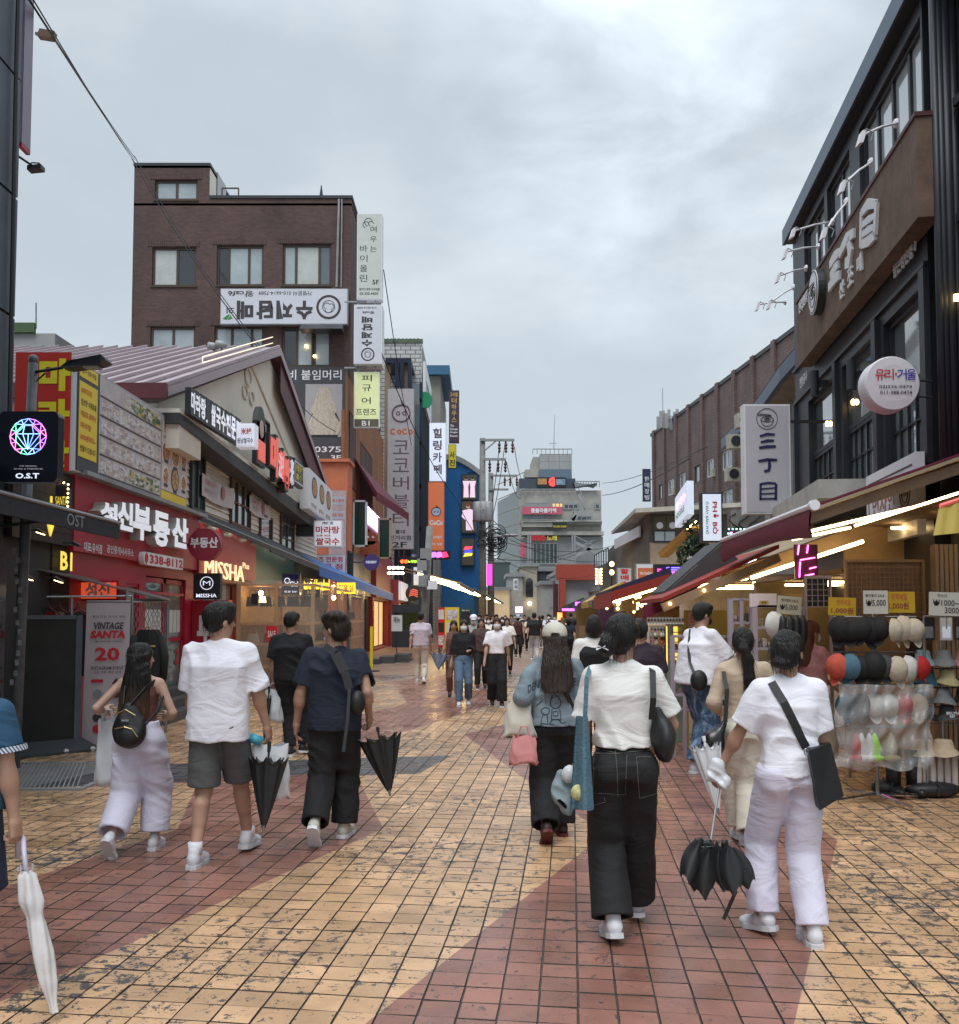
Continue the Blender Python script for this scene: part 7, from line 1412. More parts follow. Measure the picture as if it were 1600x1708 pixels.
fr,w_,h_=fcn(856,965,865,985,112);s=bsign('blade_sign','small white vertical sign with two dark Korean letters in the far middle','sign',fr,w_,h_,.4,m_w,m_ga);text(fr,'선식',w_*.2,h_*.1,w_*.8,h_*.9,.03,m_gl,s,vert=True)
t,f,w,h=lowb('far grey-green shaded block behind the utility poles',822,938,850,160,10,m_gt)
t,f,w,h=lowb('cream two-storey house with bronze roof behind the right canopies',1003,985,1085,92,14,mat('pale_cream_wall',(.42,.38,.30)))
t,f,w,h=lowb('pale yellow lit shopfront far on the left behind the crowd',800,985,850,110,8,mat('lit_cream',(.5,.4,.25),.7,var=.3,vs=.5,emit=.15,ecol=(1,.7,.4)))
fr,w,h=fcn(994,948,1004,975,70);t=thg('bulb_sign','small white sign edged with glowing yellow bulbs','sign',tuple(fr.o));mb=MB();fr.box(mb,0,0,w,h,-.2,0);mb.pt('board',m_w,t)
for k in range(6):
 for q in(.05,.95):mb=MB();mb.blob(fr.p(w*q,h*(.05+.18*k),.05),(.06,.06,.06),6,4);mb.pt('bulb',m_bulb,t)
p=W(1020,940,66);t=thg('lamp_post','thin post with two glowing globe lamps beside the red lettered sign','lamp',(p.x,66,0));mb=MB();mb.tube([(p.x,66,0),(p.x,66,p.z)],.06,6);mb.pt('post',m_dk,t)
for py in(941,955):mb=MB();q=W(1020,py,66);mb.blob(q+V3((0,-.2,0)),(.16,.16,.18));mb.pt('globe',m_bulb,t)
for k,(x0,y0,x1,y1,Y,cc,lab)in enumerate(((930,1022,938,1034,60,(1,.2,.05),'small orange glowing panel at the far crowd'),(938,1015,958,1019,62,(.75,.1,1),'thin violet neon bar above the far crowd'),(860,1012,872,1022,70,(.7,.4,1),'small violet lit sign above the blue cap'),(960,1004,975,1010,55,(.6,.1,1),'violet lit Korean shop sign under the canopies'))):
 fr,w,h=fcn(x0,y0,x1,y1,Y);t=thg('neon_sign',lab,'sign',tuple(fr.o));mb=MB();fr.box(mb,0,0,w,h,-.1,0);mb.pt('tube_panel',mat('far_neon%d'%k,cc,.5,var=0,emit=2.5,ecol=cc),t)
gz=thg('apartment_building','small pale apartment roof peeping over the mauve metal roof at far left','building',(-19,50,0));a=W(18,553,46);b=W(58,553,46);mb=MB();mb.box(a.x-4,46,0,W(92,560,46).x,54,W(60,556,46).z);mb.pt('wall',m_cg,gz);mb=MB();mb.box(a.x-4,45.8,W(60,556,46).z,W(60,553,46).x,46,W(60,550,46).z+.3);mb.pt('green_parapet',mat('moss_green_paint',(.05,.10,.04),.7),gz)
mb=MB();mb.tube([W(60,548,46),W(60,505,46)],.04,5);mb.pt('aerial',m_ga,gz)
# ================= STALL GOODS ON THE RIGHT =================
capcol={'black':(.012,.012,.014),'cream':(.50,.44,.35),'coral':(.50,.08,.05),'blue':(.06,.14,.20),'red':(.42,.015,.015),'white':(.6,.6,.58),'charcoal':(.05,.05,.055),'grey':(.16,.17,.18),'pink':(.42,.22,.22),'olive':(.36,.31,.16),'beige':(.45,.36,.25),'skyblue':(.18,.3,.36),'teal':(.01,.06,.09)}
def cmat(c):return mat('hat_cloth_'+c,capcol[c],.8,var=.15,vs=20,bump=.2,bs=90)
def cap(p,R,c,lab,yaw=0,brim='down',grp='caps hanging on the stand'):
 p=V3(p);t=thg('cap',lab,'cap',tuple(p),grp);m_=cmat(c)
 Rm=Matrix.Rotation(yaw,3,'Z')
 mb=MB();nu,nv=14,6;vs=[];fs=[]
 for j in range(nv+1):
  th=pi/2*j/nv
  for i in range(nu):
   a=2*pi*i/nu;seam=1+.02*abs(cos(3*a));q=V3((R*cos(a)*cos(th)*seam,-R*1.0*sin(th),R*1.08*sin(a)*cos(th)*seam));vs.append(p+Rm@q)
 fs=[(j*nu+i,j*nu+(i+1)%nu,(j+1)*nu+(i+1)%nu,(j+1)*nu+i)for j in range(nv)for i in range(nu)]
 mb.add(vs,fs);mb.pt('crown',m_,t,smooth=True)
 mb=MB();mb.sheet(lambda u,v:p+Rm@V3((R*.85*cos(pi*(1+u))*(1-.1*v),-.01-.05*v*sin(pi*u),R*.85*sin(pi*(1+u))*(1+.0*v)-R*.75*v*sin(pi*u))),10,4)
 mb.pt('brim',m_,t,smooth=True);return t
def bhat(p,R,c,lab,h=.1,grp='sun hats on the hat rack'):
 t=thg('bucket_hat',lab,'hat',tuple(p),grp);mb=MB();n=20
 prof=[(R*1.0,-.01),(R*.72,.035),(R*.62,.045),(R*.55,h),(R*.45,h+.025),(.001,h+.03)]
 vs=[]
 for k,(r,z)in enumerate(prof):
  for i in range(n):
   a=2*pi*i/n;w_=(1+.05*sin(3*a+p[0]*9))if k==0 else 1;vs.append((p[0]+r*w_*cos(a),p[1]+r*w_*sin(a),p[2]+z+(.012*sin(2*a+p[2]*7)if k==0 else 0)))
 mb.add(vs,[(i*n+k,i*n+(k+1)%n,(i+1)*n+(k+1)%n,(i+1)*n+k)for i in range(len(prof)-1)for k in range(n)]);mb.pt('crown_and_brim',cmat(c),t,smooth=True);return t
Yh=8.6
hs=thg('hat_stand','steel stand of hanging caps with clear plastic wrapped round its lower half','hat stand',(W(1455,1320,Yh).x,Yh,0))
xa,xb=W(1390,1030,Yh).x,W(1528,1030,Yh).x;xm=W(1458,1030,Yh).x
z1,z2=W(1450,1029,Yh).z,W(1450,1088,Yh).z
mb=MB();mb.tube([(xm,Yh,.06),(xm,Yh,1.75)],.018,8);mb.pt('pole',m_st,hs,smooth=True)
for z in(z1,z2,W(1450,1143,Yh).z,W(1450,1212,Yh).z):mb=MB();mb.tube([(xa,Yh,z),(xb,Yh,z)],.01,6);mb.pt('rail',m_st,hs)
for a in(.3,1.9,3.4,5.0):mb=MB();mb.tube([(xm,Yh,.07),(xm+.42*cos(a),Yh+.42*sin(a),.035)],.016,8);mb.pt('foot',mat('chrome',(.6,.6,.6),.15,1,var=0),hs)
def wrap(u,v):
 z=W(1450,1143,Yh).z+.02-(.73)*v;x=xa-.02-.06*v+(xb-xa+.1)*u;return(x+.02*sin(v*11+u*5),Yh-.16-.05*sin(u*3.14)+.025*sin(u*31+v*7)+.02*sin(v*23+u*9),z+.02*sin(u*17)*(v>.9))
mb=MB();mb.sheet(wrap,44,26);mb.pt('plastic_wrap',mat('cloudy_vinyl',(.62,.63,.65),.2,var=.1,alpha=.3,bump=.8,bs=6,spec=.9),hs,smooth=True)
r9=random.Random(3)
for i in range(8):
 c='black' if i<5 else 'cream';x=xa+.06+i*.082 if i<5 else xa+.50+(i-5)*.098
 cap((x,Yh-.02-.02*(i%3),z1-.105-.012*(i%2)),.098+.012*(i%3==0),c,['first','second','third','fourth','fifth'][i if i<5 else i-5]+(' black' if i<5 else ' cream')+' cap in the top row of the hat stand counted from the left',yaw=[-1.0,-.5,-.8,.2,-.6,.9,.7,.5][i])
row2=[('coral','coral orange'),('blue','slate blue'),('black','plain black'),('black','black speckled'),('charcoal','charcoal'),('cream','cream'),('white','off-white'),('red','bright red')]
for i,(c,n_)in enumerate(row2):
 cap((xa+.02+i*(xb-xa-.02)/7.2,Yh-.05-.025*(i%2),z2-.115-r9.uniform(0,.03)),.098+r9.uniform(0,.02),c,n_+' cap in the second row of the hat stand'+(' left of the charcoal one' if i==3 else ''),yaw=[-1.2,-1.1,-.5,-.2,.1,.5,.9,1.1][i])
for i,(c,n_)in enumerate((('teal','dark green'),('charcoal','dark grey'),('white','white'),('white','second white'),('red','crimson'),('beige','tan'))):
 cap((xa+.1+i*.125,Yh+.0,W(1450,1180,Yh).z+.02),.10,c,n_+' cap inside the plastic wrap of the hat stand')
for i,(c,n_,px)in enumerate((('red','dull red',1425),('white','grey white',1433),('white','small ivory',1446),('skyblue','x',0),('olive','ochre',1482))):
 if px==0:c='lime';n_='fluorescent green';px=1455;capcol['lime']=(.35,.8,.03)
 q=W(px,1245,Yh);t=thg('sock_pair',n_+' upright visor cap at the foot of the plastic wrap','cap',tuple(q),'caps hanging on the stand');mb=MB();mb.blob(q+V3((0,-.06,0)),(.055,.05,.13),12,8,fn=lambda v:V3((v.x*(1-.6*max(0,v.z)/.13),v.y,v.z)));mb.pt('crown',cmat(c),t,smooth=True);mb=MB();mb.blob(q+V3((-.005,-.09,-.09)),(.075,.05,.03),12,6);mb.pt('brim',cmat(c),t,smooth=True)
for k,px in enumerate((1470,1502)):
 q=G(px,1318);t=thg('rubber_boot',['left','right'][k]+' black boot of the pair under the plastic wrapped stand','boot',(q.x,8.9,0));mb=MB();mb.tube([(q.x,8.9,.03),(q.x,8.9,.42)],[.06,.075],10);mb.blob((q.x+.0,8.82,.05),(.055,.13,.05));mb.pt('boot',m_bk,t,smooth=True)
for k,(px,py,s_)in enumerate(((1478,1326,.14),(1556,1330,.26))):
 q=G(px,py);t=thg('ground_bag',['small crumpled black bag on the tiles by the stand feet','long black rolled bag lying under the hanging white stockings'][k],'bag',(q.x,q.y,0));mb=MB();mb.blob((q.x,q.y,.07),(s_,.1,.07),16,8,fn=lambda v:v*(1+.08*sin(v.x*60)*cos(v.z*50)));mb.pt('body',m_bk,t,smooth=True);mb=MB();mb.tube([(q.x,q.y-.11,.03),(q.x+.02,q.y-.1,.12),(q.x,q.y+.05,.14)],.01,5);mb.pt('strap',m_dk,t)
Yr=8.9;rk=thg('hat_rack','tall hat rack of bucket hats at the right edge','hat rack',(W(1575,1300,Yr).x,Yr,0));xr=W(1575,1300,Yr).x
mb=MB();mb.tube([(xr,Yr,0),(xr,Yr,1.75)],.015,8);mb.pt('pole',m_st,rk)
rows=[(1098,[('skyblue','sky blue print'),('grey','slate grey'),('pink','dusty pink')]),(1130,[('teal','dark teal'),('olive','khaki yellow'),('charcoal','charcoal')]),(1162,[('black','black'),('grey','grey'),('black','second black')]),(1190,[('black','glossy black'),('charcoal','dark grey'),('red','coral red')]),(1247,[('beige','wide straw coloured'),('beige','second wide straw coloured')])]
for j,(py,L_)in enumerate(rows):
 for i,(c,n_)in enumerate(L_):
  q=W(1540+i*34+(j%2)*6,py,Yr-.06*(i%2));b=bhat((q.x,q.y,q.z-.05),.115 if j<4 else.15,c,n_+' bucket hat in row '+['one','two','three','four','five'][j]+' of the right-edge rack')
  if j==3 and i==1:text(Fr((q.x-.055,q.y-.105,q.z-.03),(1,0,0),(0,-1,.0)),'BKLYN',0,.03,.11,.055,0,m_wl,b,bold=.02);text(Fr((q.x-.055,q.y-.105,q.z-.03),(1,0,0),(0,-1,0)),'NY',.03,0,.08,.025,0,m_wl,b,bold=.02)
 mb=MB();z=W(1575,py+8,Yr).z-.05;mb.tube([(xr-.25,Yr,z),(xr+.3,Yr,z)],.008,6);mb.pt('rail',m_st,rk)
for k in range(6):
 q=W(1533+k*12,1292,Yr-.05);t=thg('hanging_stocking',['first','second','third','fourth','fifth','sixth'][k]+' of the long white stockings hanging below the straw hats','stocking',tuple(q),'white stockings under the hats');mb=MB();mb.blob(q,(.03,.02,.2),10,8);mb.pt('cloth',mat('pale_pink_cloth',(.55,.49,.47),.8,var=.1),t,smooth=True)
def price(lab,x0,y0,x1,y1,Y,m_,lines,ml,tilt=0,group=None):
 fr,w,h=fcn(x0,y0,x1,y1,Y);t=thg('price_sign',lab,'price sign',tuple(fr.p(w/2,0,0)))
 if tilt:fr=Fr(fr.o,(cos(tilt),0,sin(tilt)),(0,-1,0),(-sin(tilt),0,cos(tilt)))
 mb=MB();fr.box(mb,0,0,w,h,-.008,0);mb.pt('card',m_,t)
 for(s_,a,b,c,d,m2)in lines:text(fr,s_,w*a,h*b,w*c,h*d,.004,m2 or ml,t,bold=.01)
 mb=MB();mb.tube([fr.p(w/2,h*.1,-.02),fr.p(w/2,-.12,-.02)],.006,5);mb.pt('clip_rod',m_st,t)
 return t
m_card=mat('white_card',(.56,.55,.50),.6,var=.06);m_ycard=mat('yellow_card',(.62,.40,.02),.6,var=.06);m_wine=mat('wine_print',(.3,.02,.05),.5,var=0)
price('white price card reading 5,000 above the white cap',1296,993,1336,1023,8.9,mat('buff_card',(.40,.37,.28),.6),[('빨리빨리 SALE',.15,.68,.85,.85,None),('₩5,000',.1,.2,.85,.55,None)],m_gl,-.08)
price('yellow price card reading 1,000 left of the black caps',1382,996,1428,1026,8.7,m_ycard,[('반짝세일',.3,.58,.8,.9,m_orp),('1,000원',.1,.1,.9,.45,m_wine)],m_wine,-.03)
price('white price card reading 5,000 above the black and cream caps',1441,985,1482,1024,8.55,m_card,[('빨리빨리 SALE',.08,.72,.85,.85,None),('₩5,000',.1,.3,.9,.62,None)],m_gl)
price('yellow price card tucked behind the white 5,000 card',1483,987,1527,1022,8.75,m_ycard,[('반짝세일',.1,.6,.7,.92,m_orp),('1,000원',.0,.15,.75,.5,m_wine)],m_wine)
price('large white mask price card reading 1000 to 3000',1550,987,1612,1026,8.6,m_card,[('마스크',.22,.78,.48,.92,None),('₩1000~',.1,.42,.8,.68,None),('3000',.42,.1,.8,.36,None)],m_gl,-.03)
for k,(px,c,n_)in enumerate(((1551,m_bk,'dark'),(1580,m_wl,'white'),(1603,m_dkp,'brown'))):
 fr,w,h=fcn(px-10,1030,px+9,1068,8.8);t=thg('mask_pack',n_+' packet of face masks hanging under the large mask price card','packet',tuple(fr.o));mb=MB();fr.box(mb,0,0,w,h,-.02,0);mb.pt('packet',c,t);mb=MB();fr.box(mb,w*.15,h*.1,w*.85,h*.6,0,.004);mb.pt('window_print',m_lilac if c==m_wl else m_ga,t)
mb=MB()
mr=thg('mask_rail','thin steel rail carrying the mask packets','rail',tuple(W(1575,1028,8.8)));mb.tube([W(1540,1028,8.8),W(1640,1028,8.8)],.008,5);mb.pt('rail',m_st,mr);mb=MB();mb.tube([W(1541,1028,8.8),V3((W(1541,1028,8.8).x,8.8,0))],.01,6);mb.pt('post',m_st,mr)
def gridpanel(lab,x0,y0,x1,y1,Y,nx,ny,m_=m_st,back=None,r_=.0035,yb=None):
 fr,w,h=fcn(x0,y0,x1,y1,Y);t=thg('wire_grid',lab,'display grid',(fr.o.x+w/2,Y,0));zb=fr.o.z
 mb=MB()
 for i in range(nx+1):a=w*i/nx;fr.box(mb,a-r_,0,a+r_,h,-r_,r_)
 for j in range(ny+1):a=h*j/ny;fr.box(mb,0,a-r_,w,a+r_,-r_-.004,r_-.004)
 o=mb.pt('wire_mesh',m_,t);o['kind']='stuff'
 mb=MB();fr.box(mb,-.02,-zb,0,h,-.02,.02);fr.box(mb,w,-zb,w+.02,h,-.02,.02);fr.box(mb,-.02,h,w+.02,h+.03,-.02,.02);mb.pt('frame',m_,t)
 if back:mb=MB();fr.box(mb,0,0,w,h,-.06,-.04);mb.pt('back_sheet',back,t)
 return t,fr,w,h
gridpanel('wire grid panel behind clear vinyl above the yellow price card',1415,938,1540,1030,9.9,16,11,mat('tan_frame_paint',(.3,.2,.12)),mat('pink_tan_board',(.27,.17,.12),.7,var=.3))
t,fr,w,h=gridpanel('lavender framed stand holding a small black flip-flop picture',1346,965,1384,1012,9.7,4,5,mat('lavender_frame',(.36,.31,.37),.6,var=.1),m_bk)
m_lav=mat('lavender_frame',(.36,.31,.37))
for(lab,x0,y0,x1,y1,Y)in(('lavender steel display frame full of hair accessories behind the two women',1258,1012,1345,1190,9.6),('pale display frame of earrings beside the masked man',1218,1000,1262,1200,10.4),('low pale stand of small goods left of the masked man',1120,1062,1165,1185,11.2),('pale goods stand behind the masked man',1180,1062,1222,1180,11.6)):
 fr,w,h=fcn(x0,y0,x1,y1,Y);t=thg('accessory_stand',lab,'stand',(fr.o.x+w/2,Y,0));zb=fr.o.z
 for a,b in((0,.05),(w-.05,w),(w*.5-.02,w*.5+.02)):mb=MB();fr.box(mb,a,-zb,b,h,-.06,0);mb.pt('post',m_lav,t)
 for j in range(6):mb=MB();fr.box(mb,.05,h*j/5-.01-.0,w-.05,h*j/5+.015,-.25,-.0 if j==5 else-.02);mb.pt('shelf',m_lav,t)
 o=MB();r7=random.Random(len(lab))
 for j in range(5):
  for i in range(int(w/.055)):
   a=.07+i*.055;hh=r7.uniform(.04,.11);fr.box(o,a,h*j/5+.015,a+r7.uniform(.02,.045),h*j/5+.015+hh,-.2,-.15+r7.uniform(0,.08))
 oo=o.pt('accessories',produce('small_goods',[(.5,.42,.4),(.3,.1,.15),(.15,.12,.1),(.55,.5,.3),(.4,.25,.35),(.2,.3,.3)],14,14),t);oo['kind']='stuff'
fr,w,h=fcn(1251,990,1296,1013,9.6);t=thg('poster','white poster with a small golden cartoon-like ornament above the lavender frame','poster',tuple(fr.o));mb=MB();fr.box(mb,0,0,w,h,-.02,0);mb.pt('board',mat('pink_white_card',(.62,.55,.58),.5,var=0),t);mb=MB()
for q in(.42,.52,.62):mb.lathe(fr.p(w*q,h*.35,0),[(h*.16,0),(h*.16,.006)],10,ax=(0,-1,0))
mb.pt('gold_ornament',m_gold,t)
cap(tuple(W(1290,1042,9.3)),.12,'white','single white cap hanging left of the black shirts above the women',yaw=.6)
for k in range(4):
 q=W(1306+k*11,1052,9.2);t=thg('hanging_bag',['first','second','third','fourth'][k]+' small black bag hanging beside the single white cap','bag',tuple(q));mb=MB();mb.blob(q,(.05,.06,.15),10,8);mb.pt('body',m_bk,t,smooth=True);mb=MB();mb.tube([q+V3((0,0,.13)),q+V3((0,0,.2))],.005,4);mb.pt('hook',m_st,t)
t=thg('awning','mustard scalloped awning piece with a red edge at the right frame border','awning',tuple(W(1590,870,7.6)));a,b=W(1568,848,7.6),W(1640,824,7.6);c_,d_=W(1640,885,7.5),W(1559,893,7.5)
mb=MB();mb.sheet(lambda u,v:a.lerp(b,u).lerp(d_.lerp(c_,u),v)+V3((0,-.01*sin(u*20),0)),12,4);mb.sheet(lambda u,v:a.lerp(b,u).lerp(d_.lerp(c_,u),v)+V3((0,.02-.01*sin(u*20),0)),12,4);mb.pt('valance',mat('mustard_cloth',(.42,.31,.06),.7,var=.1),t,smooth=True)
mb=MB();mb.tube([a+V3((0,0,.02)),b+V3((0,0,.02))],.018,6);mb.pt('edge_bar',mat('coral_acrylic',(.7,.12,.10),.4,var=0,emit=.3),t)
t=thg('stall_pillar','beige ribbed pillar of clothes and boards under the mustard awning piece','pillar',(W(1583,1000,8.9).x,9.4,0))
for k in range(5):x=W(1562+k*8,1000,9.4).x;mb=MB();mb.box(x,9.4,0,x+.035,9.5,2.35);mb.pt('board',mat('tan_board',(.28,.20,.13),.7,var=.2),t)
cr=thg('clothes_rail','white steel clothes rail hung with pale garments left of the masked man','clothes rail',(W(1110,1150,13.5).x,13.5,0))
xa_,xb_=W(1082,1050,13.5).x,W(1150,1050,13.5).x;zt_=W(1110,1043,13.5).z
for x in(xa_,xb_):mb=MB();mb.tube([(x,13.5,0),(x,13.5,zt_)],.02,8);mb.pt('upright',m_wl,cr)
for z in(zt_,.25):mb=MB();mb.tube([(xa_,13.5,z),(xb_,13.5,z)],.015,8);mb.pt('crossbar',m_wl,cr)
for k in range(6):
 x=xa_+.05+k*.09;t=thg('hanging_shirt',['first','second','third','fourth','fifth','sixth'][k]+' garment from the left on the white clothes rail','garment',(x,13.5,zt_-.6),'garments on the white rail');mb=MB();mb.sheet(lambda u,v:(x-.04+.08*u+.01*sin(v*9),13.35+.3*u+.02*sin(v*6+u*8),zt_-.06-.75*v-.08*abs(u-.5)*(v<.2)),6,8);mb.sheet(lambda u,v:(x-.03+.08*u+.01*sin(v*9),13.38+.3*u+.02*sin(v*6+u*8),zt_-.06-.75*v-.08*abs(u-.5)*(v<.2)),6,8);mb.pt('cloth',[mat('pale_pink_cloth',(.55,.49,.47)),m_wl,cmat('teal'),m_wl,cmat('black'),mat('pale_pink_cloth',(.55,.49,.47))][k],t,smooth=True);mb=MB();mb.tube([(x,13.5,zt_-.08),(x,13.5,zt_+.02)],.005,4);mb.pt('hanger',m_st,t)
sg_=thg('slatted_gate','white folding gate panels beside the clothes rail','gate',(W(1075,1150,15).x,15,0))
for k in range(7):x=W(1072+k*9,1100,15).x;mb=MB();mb.box(x,15,0.05,x+.03,15.03,1.15);mb.pt('gate_bar',m_ga,sg_)
mb=MB();mb.box(W(1072,1100,15).x,15.04,.1,W(1128,1100,15).x,15.06,1.1);mb.pt('grey_sheet',mat('grey_sheet',(.33,.34,.35),.5,var=.1),sg_)
fr,w,h=fcn(1080,1030,1142,1062,14.6);t=thg('earring_board','black and white board of small rows of earrings above the white gate','display board',tuple(fr.o));mb=MB();fr.box(mb,0,0,w,h,-.02,0);mb.pt('board',mat('grey_sheet',(.33,.34,.35)),t)
mb=MB();mw=MB()
for j in range(4):
 for i in range(12):(mb if j%2 else mw).prs([fr.p(w*(i+.1)/12,h*(j+.5)/4,.002),fr.p(w*(i+.5)/12,h*(j+.1)/4,.002),fr.p(w*(i+.9)/12,h*(j+.5)/4,.002),fr.p(w*(i+.5)/12,h*(j+.9)/4,.002)],fr.n*.01)
o=mb.pt('dark_earrings',m_bk,t);o['kind']='stuff';o=mw.pt('pale_earrings',m_wl,t);o['kind']='stuff'
fr,w,h=fcn(1122,1045,1142,1150,12.6);t=thg('lit_display_case','narrow mint display case with glowing golden shelves','display case',(fr.o.x+w/2,12.6,0));mb=MB();fr.box(mb,0,-fr.o.z,w,h*.32,-.4,0);mb.pt('base',mat('mint_paint',(.22,.32,.26),.5),t);mb=MB();fr.box(mb,0,h*.32,w,h,-.4,-.3);mb.pt('lit_back',mat('gold_lit',(.5,.3,.08),.5,var=.3,vs=20,emit=.9,ecol=(1,.6,.12)),t)
for k in range(8):mb=MB();fr.box(mb,0,h*(.34+.08*k),w,h*(.35+.08*k),-.3,-.02);mb.pt('shelf',m_gold,t)
mb=MB();fr.box(mb,0,h*.32,.02,h,-.3,0);fr.box(mb,w-.02,h*.32,w,h,-.3,0);fr.box(mb,0,h,w,h+.03,-.4,0);mb.pt('frame',mat('mint_paint',(.22,.32,.26)),t)
fr,w,h=fcn(1143,1018,1222,1100,12.1);t=thg('shop_poster','ochre board with a pink panel and red Korean letters behind the masked man','poster',(fr.o.x+w/2,12.1,0));mb=MB();fr.box(mb,0,h*.35,w,h,-.05,0);fr.box(mb,0,-fr.o.z,.04,h*.35,-.05,0);fr.box(mb,w-.04,-fr.o.z,w,h*.35,-.05,0);mb.pt('board',mat('ochre_board',(.34,.26,.05),.6,var=.1),t);mb=MB();fr.box(mb,w*.08,h*.5,w*.42,h*.95,0,.006);mb.pt('pink_panel',mat('dusty_pink',(.45,.30,.26),.6),t);text(fr,'인',w*.1,h*.75,w*.22,h*.92,.01,m_rl,t);text(fr,'사',w*.25,h*.55,w*.38,h*.7,.01,m_rl,t)
for k,(Y,x)in enumerate(((17.5,3.3),(20,3.5),(23.5,3.7),(27,3.9),(31,4.2),(36,4.6))):
 t=thg('market_stall',['first','second','third','fourth','fifth','farthest'][k]+' goods table down the right side past the clothes rail','stall',(x,Y,0));mb=MB();mb.box(x,Y,.75,x+1.1,Y+2,.8);mb.pt('table_top',m_w if k%2 else m_wood,t)
 for a,b in((0,0),(1.05,0),(0,1.95),(1.05,1.95)):mb=MB();mb.box(x+a,Y+b,0,x+a+.05,Y+b+.05,.75);mb.pt('leg',m_st,t)
 mb=MB();mb.sheet(lambda u,v:(x-.01+.015*sin(u*20),Y+2*u,.8-.6*v),16,2);mb.sheet(lambda u,v:(x+1.1*u,Y-.01+.015*sin(u*20),.8-.6*v),10,2);mb.pt('skirt',[m_navc,m_tan,m_mar][k%3],t)
 o=MB();r8=random.Random(k)
 for i in range(40):a,b=r8.uniform(.05,.95),r8.uniform(.05,1.85);o.box(x+a,Y+b,.8,x+a+r8.uniform(.05,.12),Y+b+r8.uniform(.05,.14),.8+r8.uniform(.03,.25))
 oo=o.pt('goods',goodsm,t);oo['kind']='stuff'
# ---- left foreground: rack, banner, black board
br=thg('rolling_board','big black fabric-covered board standing on wheels at the far left','board',(-5.0,11.3,0))
A0,A1=G(20,1262),G(122,1252);fr=Fr((A0.x,A0.y,.0),(A1.x-A0.x,A1.y-A0.y,0),(A1.y-A0.y,-(A1.x-A0.x),0));w=(A1-A0).length;h=W(60,1026,A0.y).z
m_fab=mat('black_fabric',(.018,.019,.018),.85,var=.3,bump=.3,bs=60)
mb=MB();fr.box(mb,.02,.12,w,h-.03,-.05,0);mb.pt('fabric_panel',m_fab,br);mb=MB();fr.box(mb,0,.08,w+.03,.14,-.08,.01);fr.box(mb,0,h-.05,w+.03,h,-.08,.01);fr.box(mb,w,.08,w+.08,h,-.08,.01);fr.box(mb,0,.08,.03,h,-.08,.01);mb.pt('frame',m_clad,br)
mb=MB();mb.prs([fr.p(0,.0,.25),fr.p(w+.25,.0,.25),fr.p(w+.08,.14,-.05),fr.p(0,.14,-.05)],(0,0,.03));mb.pt('base_cover',mat('grey_tarp',(.05,.055,.06),.4,var=.2),br)
for a in(w*.75,w*1.2):mb=MB();mb.lathe(fr.p(a,.03,.22),[(.03,0),(.03,.03)],10,ax=fr.n);mb.pt('wheel',m_wl,br)
fr,w,h=fcn(140,1003,212,1237,12.0)
bn=thg('standing_banner','pale pink hanging banner advertising vintage clothes with a red 20 percent','banner',(fr.o.x+w/2,12,0));fr=Fr(fr.p(0,0),(1,.08,0),(.08,-1,0))
mb=MB();mb.sheet(lambda u,v:fr.p(w*u-.03*(1-v),h*v-.05*sin(u*3.14)*(1-v),.02*sin(u*5)*(1-v)),12,14);mb.pt('cloth',mat('pinkish_banner_cloth',(.50,.43,.46),.6,var=.05),bn,smooth=True)
mb=MB();mb.tube([fr.p(0,h,0),fr.p(w,h,0)],.012,6);mb.tube([fr.p(w*.5,0,-.05),fr.p(w*.5,-fr.o.z,-.05)],.015,6);mb.pt('pole',m_st,bn)
lay=[('VINTAGE',.16,.80,.84,.85,m_gl,.03,.15),('SANTA',.1,.735,.9,.79,m_rl,.05,.15),('@vintage.santa',.2,.705,.82,.72,m_gl,0,0),('20',.22,.575,.78,.67,m_rl,.03,0),('INSTAGRAM EVENT',.14,.51,.88,.535,m_gl,.01,0),('인스타그램 팔로우 할인',.2,.485,.82,.502,m_gl,0,0),('홍대 최대규모 빈티지 맛집',.15,.88,.9,.9,m_gl,0,0)]
lay=[('홍대 전문 티셔츠 매장',)+l[1:]if l[0].startswith('홍대')else(('신상 전문 매장 할매',)+l[1:]if l[0].startswith('인스타')else l)for l in lay]
for s_,a,b,c,d,m2,bo,sl in lay:text(fr,s_,w*a,h*b,w*c,h*d,.028,m2,bn,bold=bo,slant=sl)
for k,(a,b)in enumerate(((.3,.43),(.72,.43),(.3,.34),(.72,.34),(.3,.25),(.3,.17),(.3,.09))):
 mb=MB()
 if k==0:fr.box(mb,w*.15,h*(b-.01),w*.42,h*(b+.012),.025,.03)
 elif k==1:mb.prs([fr.p(w*.62,h*.41,.025),fr.p(w*.82,h*.41,.025),fr.p(w*.72,h*.45,.025)],fr.n*.005)
 else:mb.lathe(fr.p(w*a,h*b,.025),[(w*.1,0),(w*.1,.005)],14,ax=fr.n)
 mb.pt('brand_mark',[m_rl,m_navl,m_ga,m_dkp,m_ga,m_gl,m_rl][k],bn)
ck=thg('clothes_rack','steel street clothes rack with mesh panel and sloping vinyl roof','clothes rack',(-4.9,13,0))
ra,rb=F(45,1000,-5.3),W(283,1004,14.2)
mb=MB();mb.prs([W(40,945,11.6),W(60,943,12.6),W(285,1000,14.6),W(283,1004,13.4)],(0,0,.02));mb.pt('vinyl_roof',mat('smoky_vinyl',(.12,.11,.11),.3,var=.2,alpha=.85),ck)
def vb(px,Y,py,z0=0,r_=.018):p=W(px,py,Y);mb=MB();mb.tube([(p.x,Y,z0),(p.x,Y,p.z)],r_,8);mb.pt('upright',m_st,ck)
vb(221,12.9,990);vb(280,13.6,1004);vb(120,12.0,998);vb(212,12.2,985)
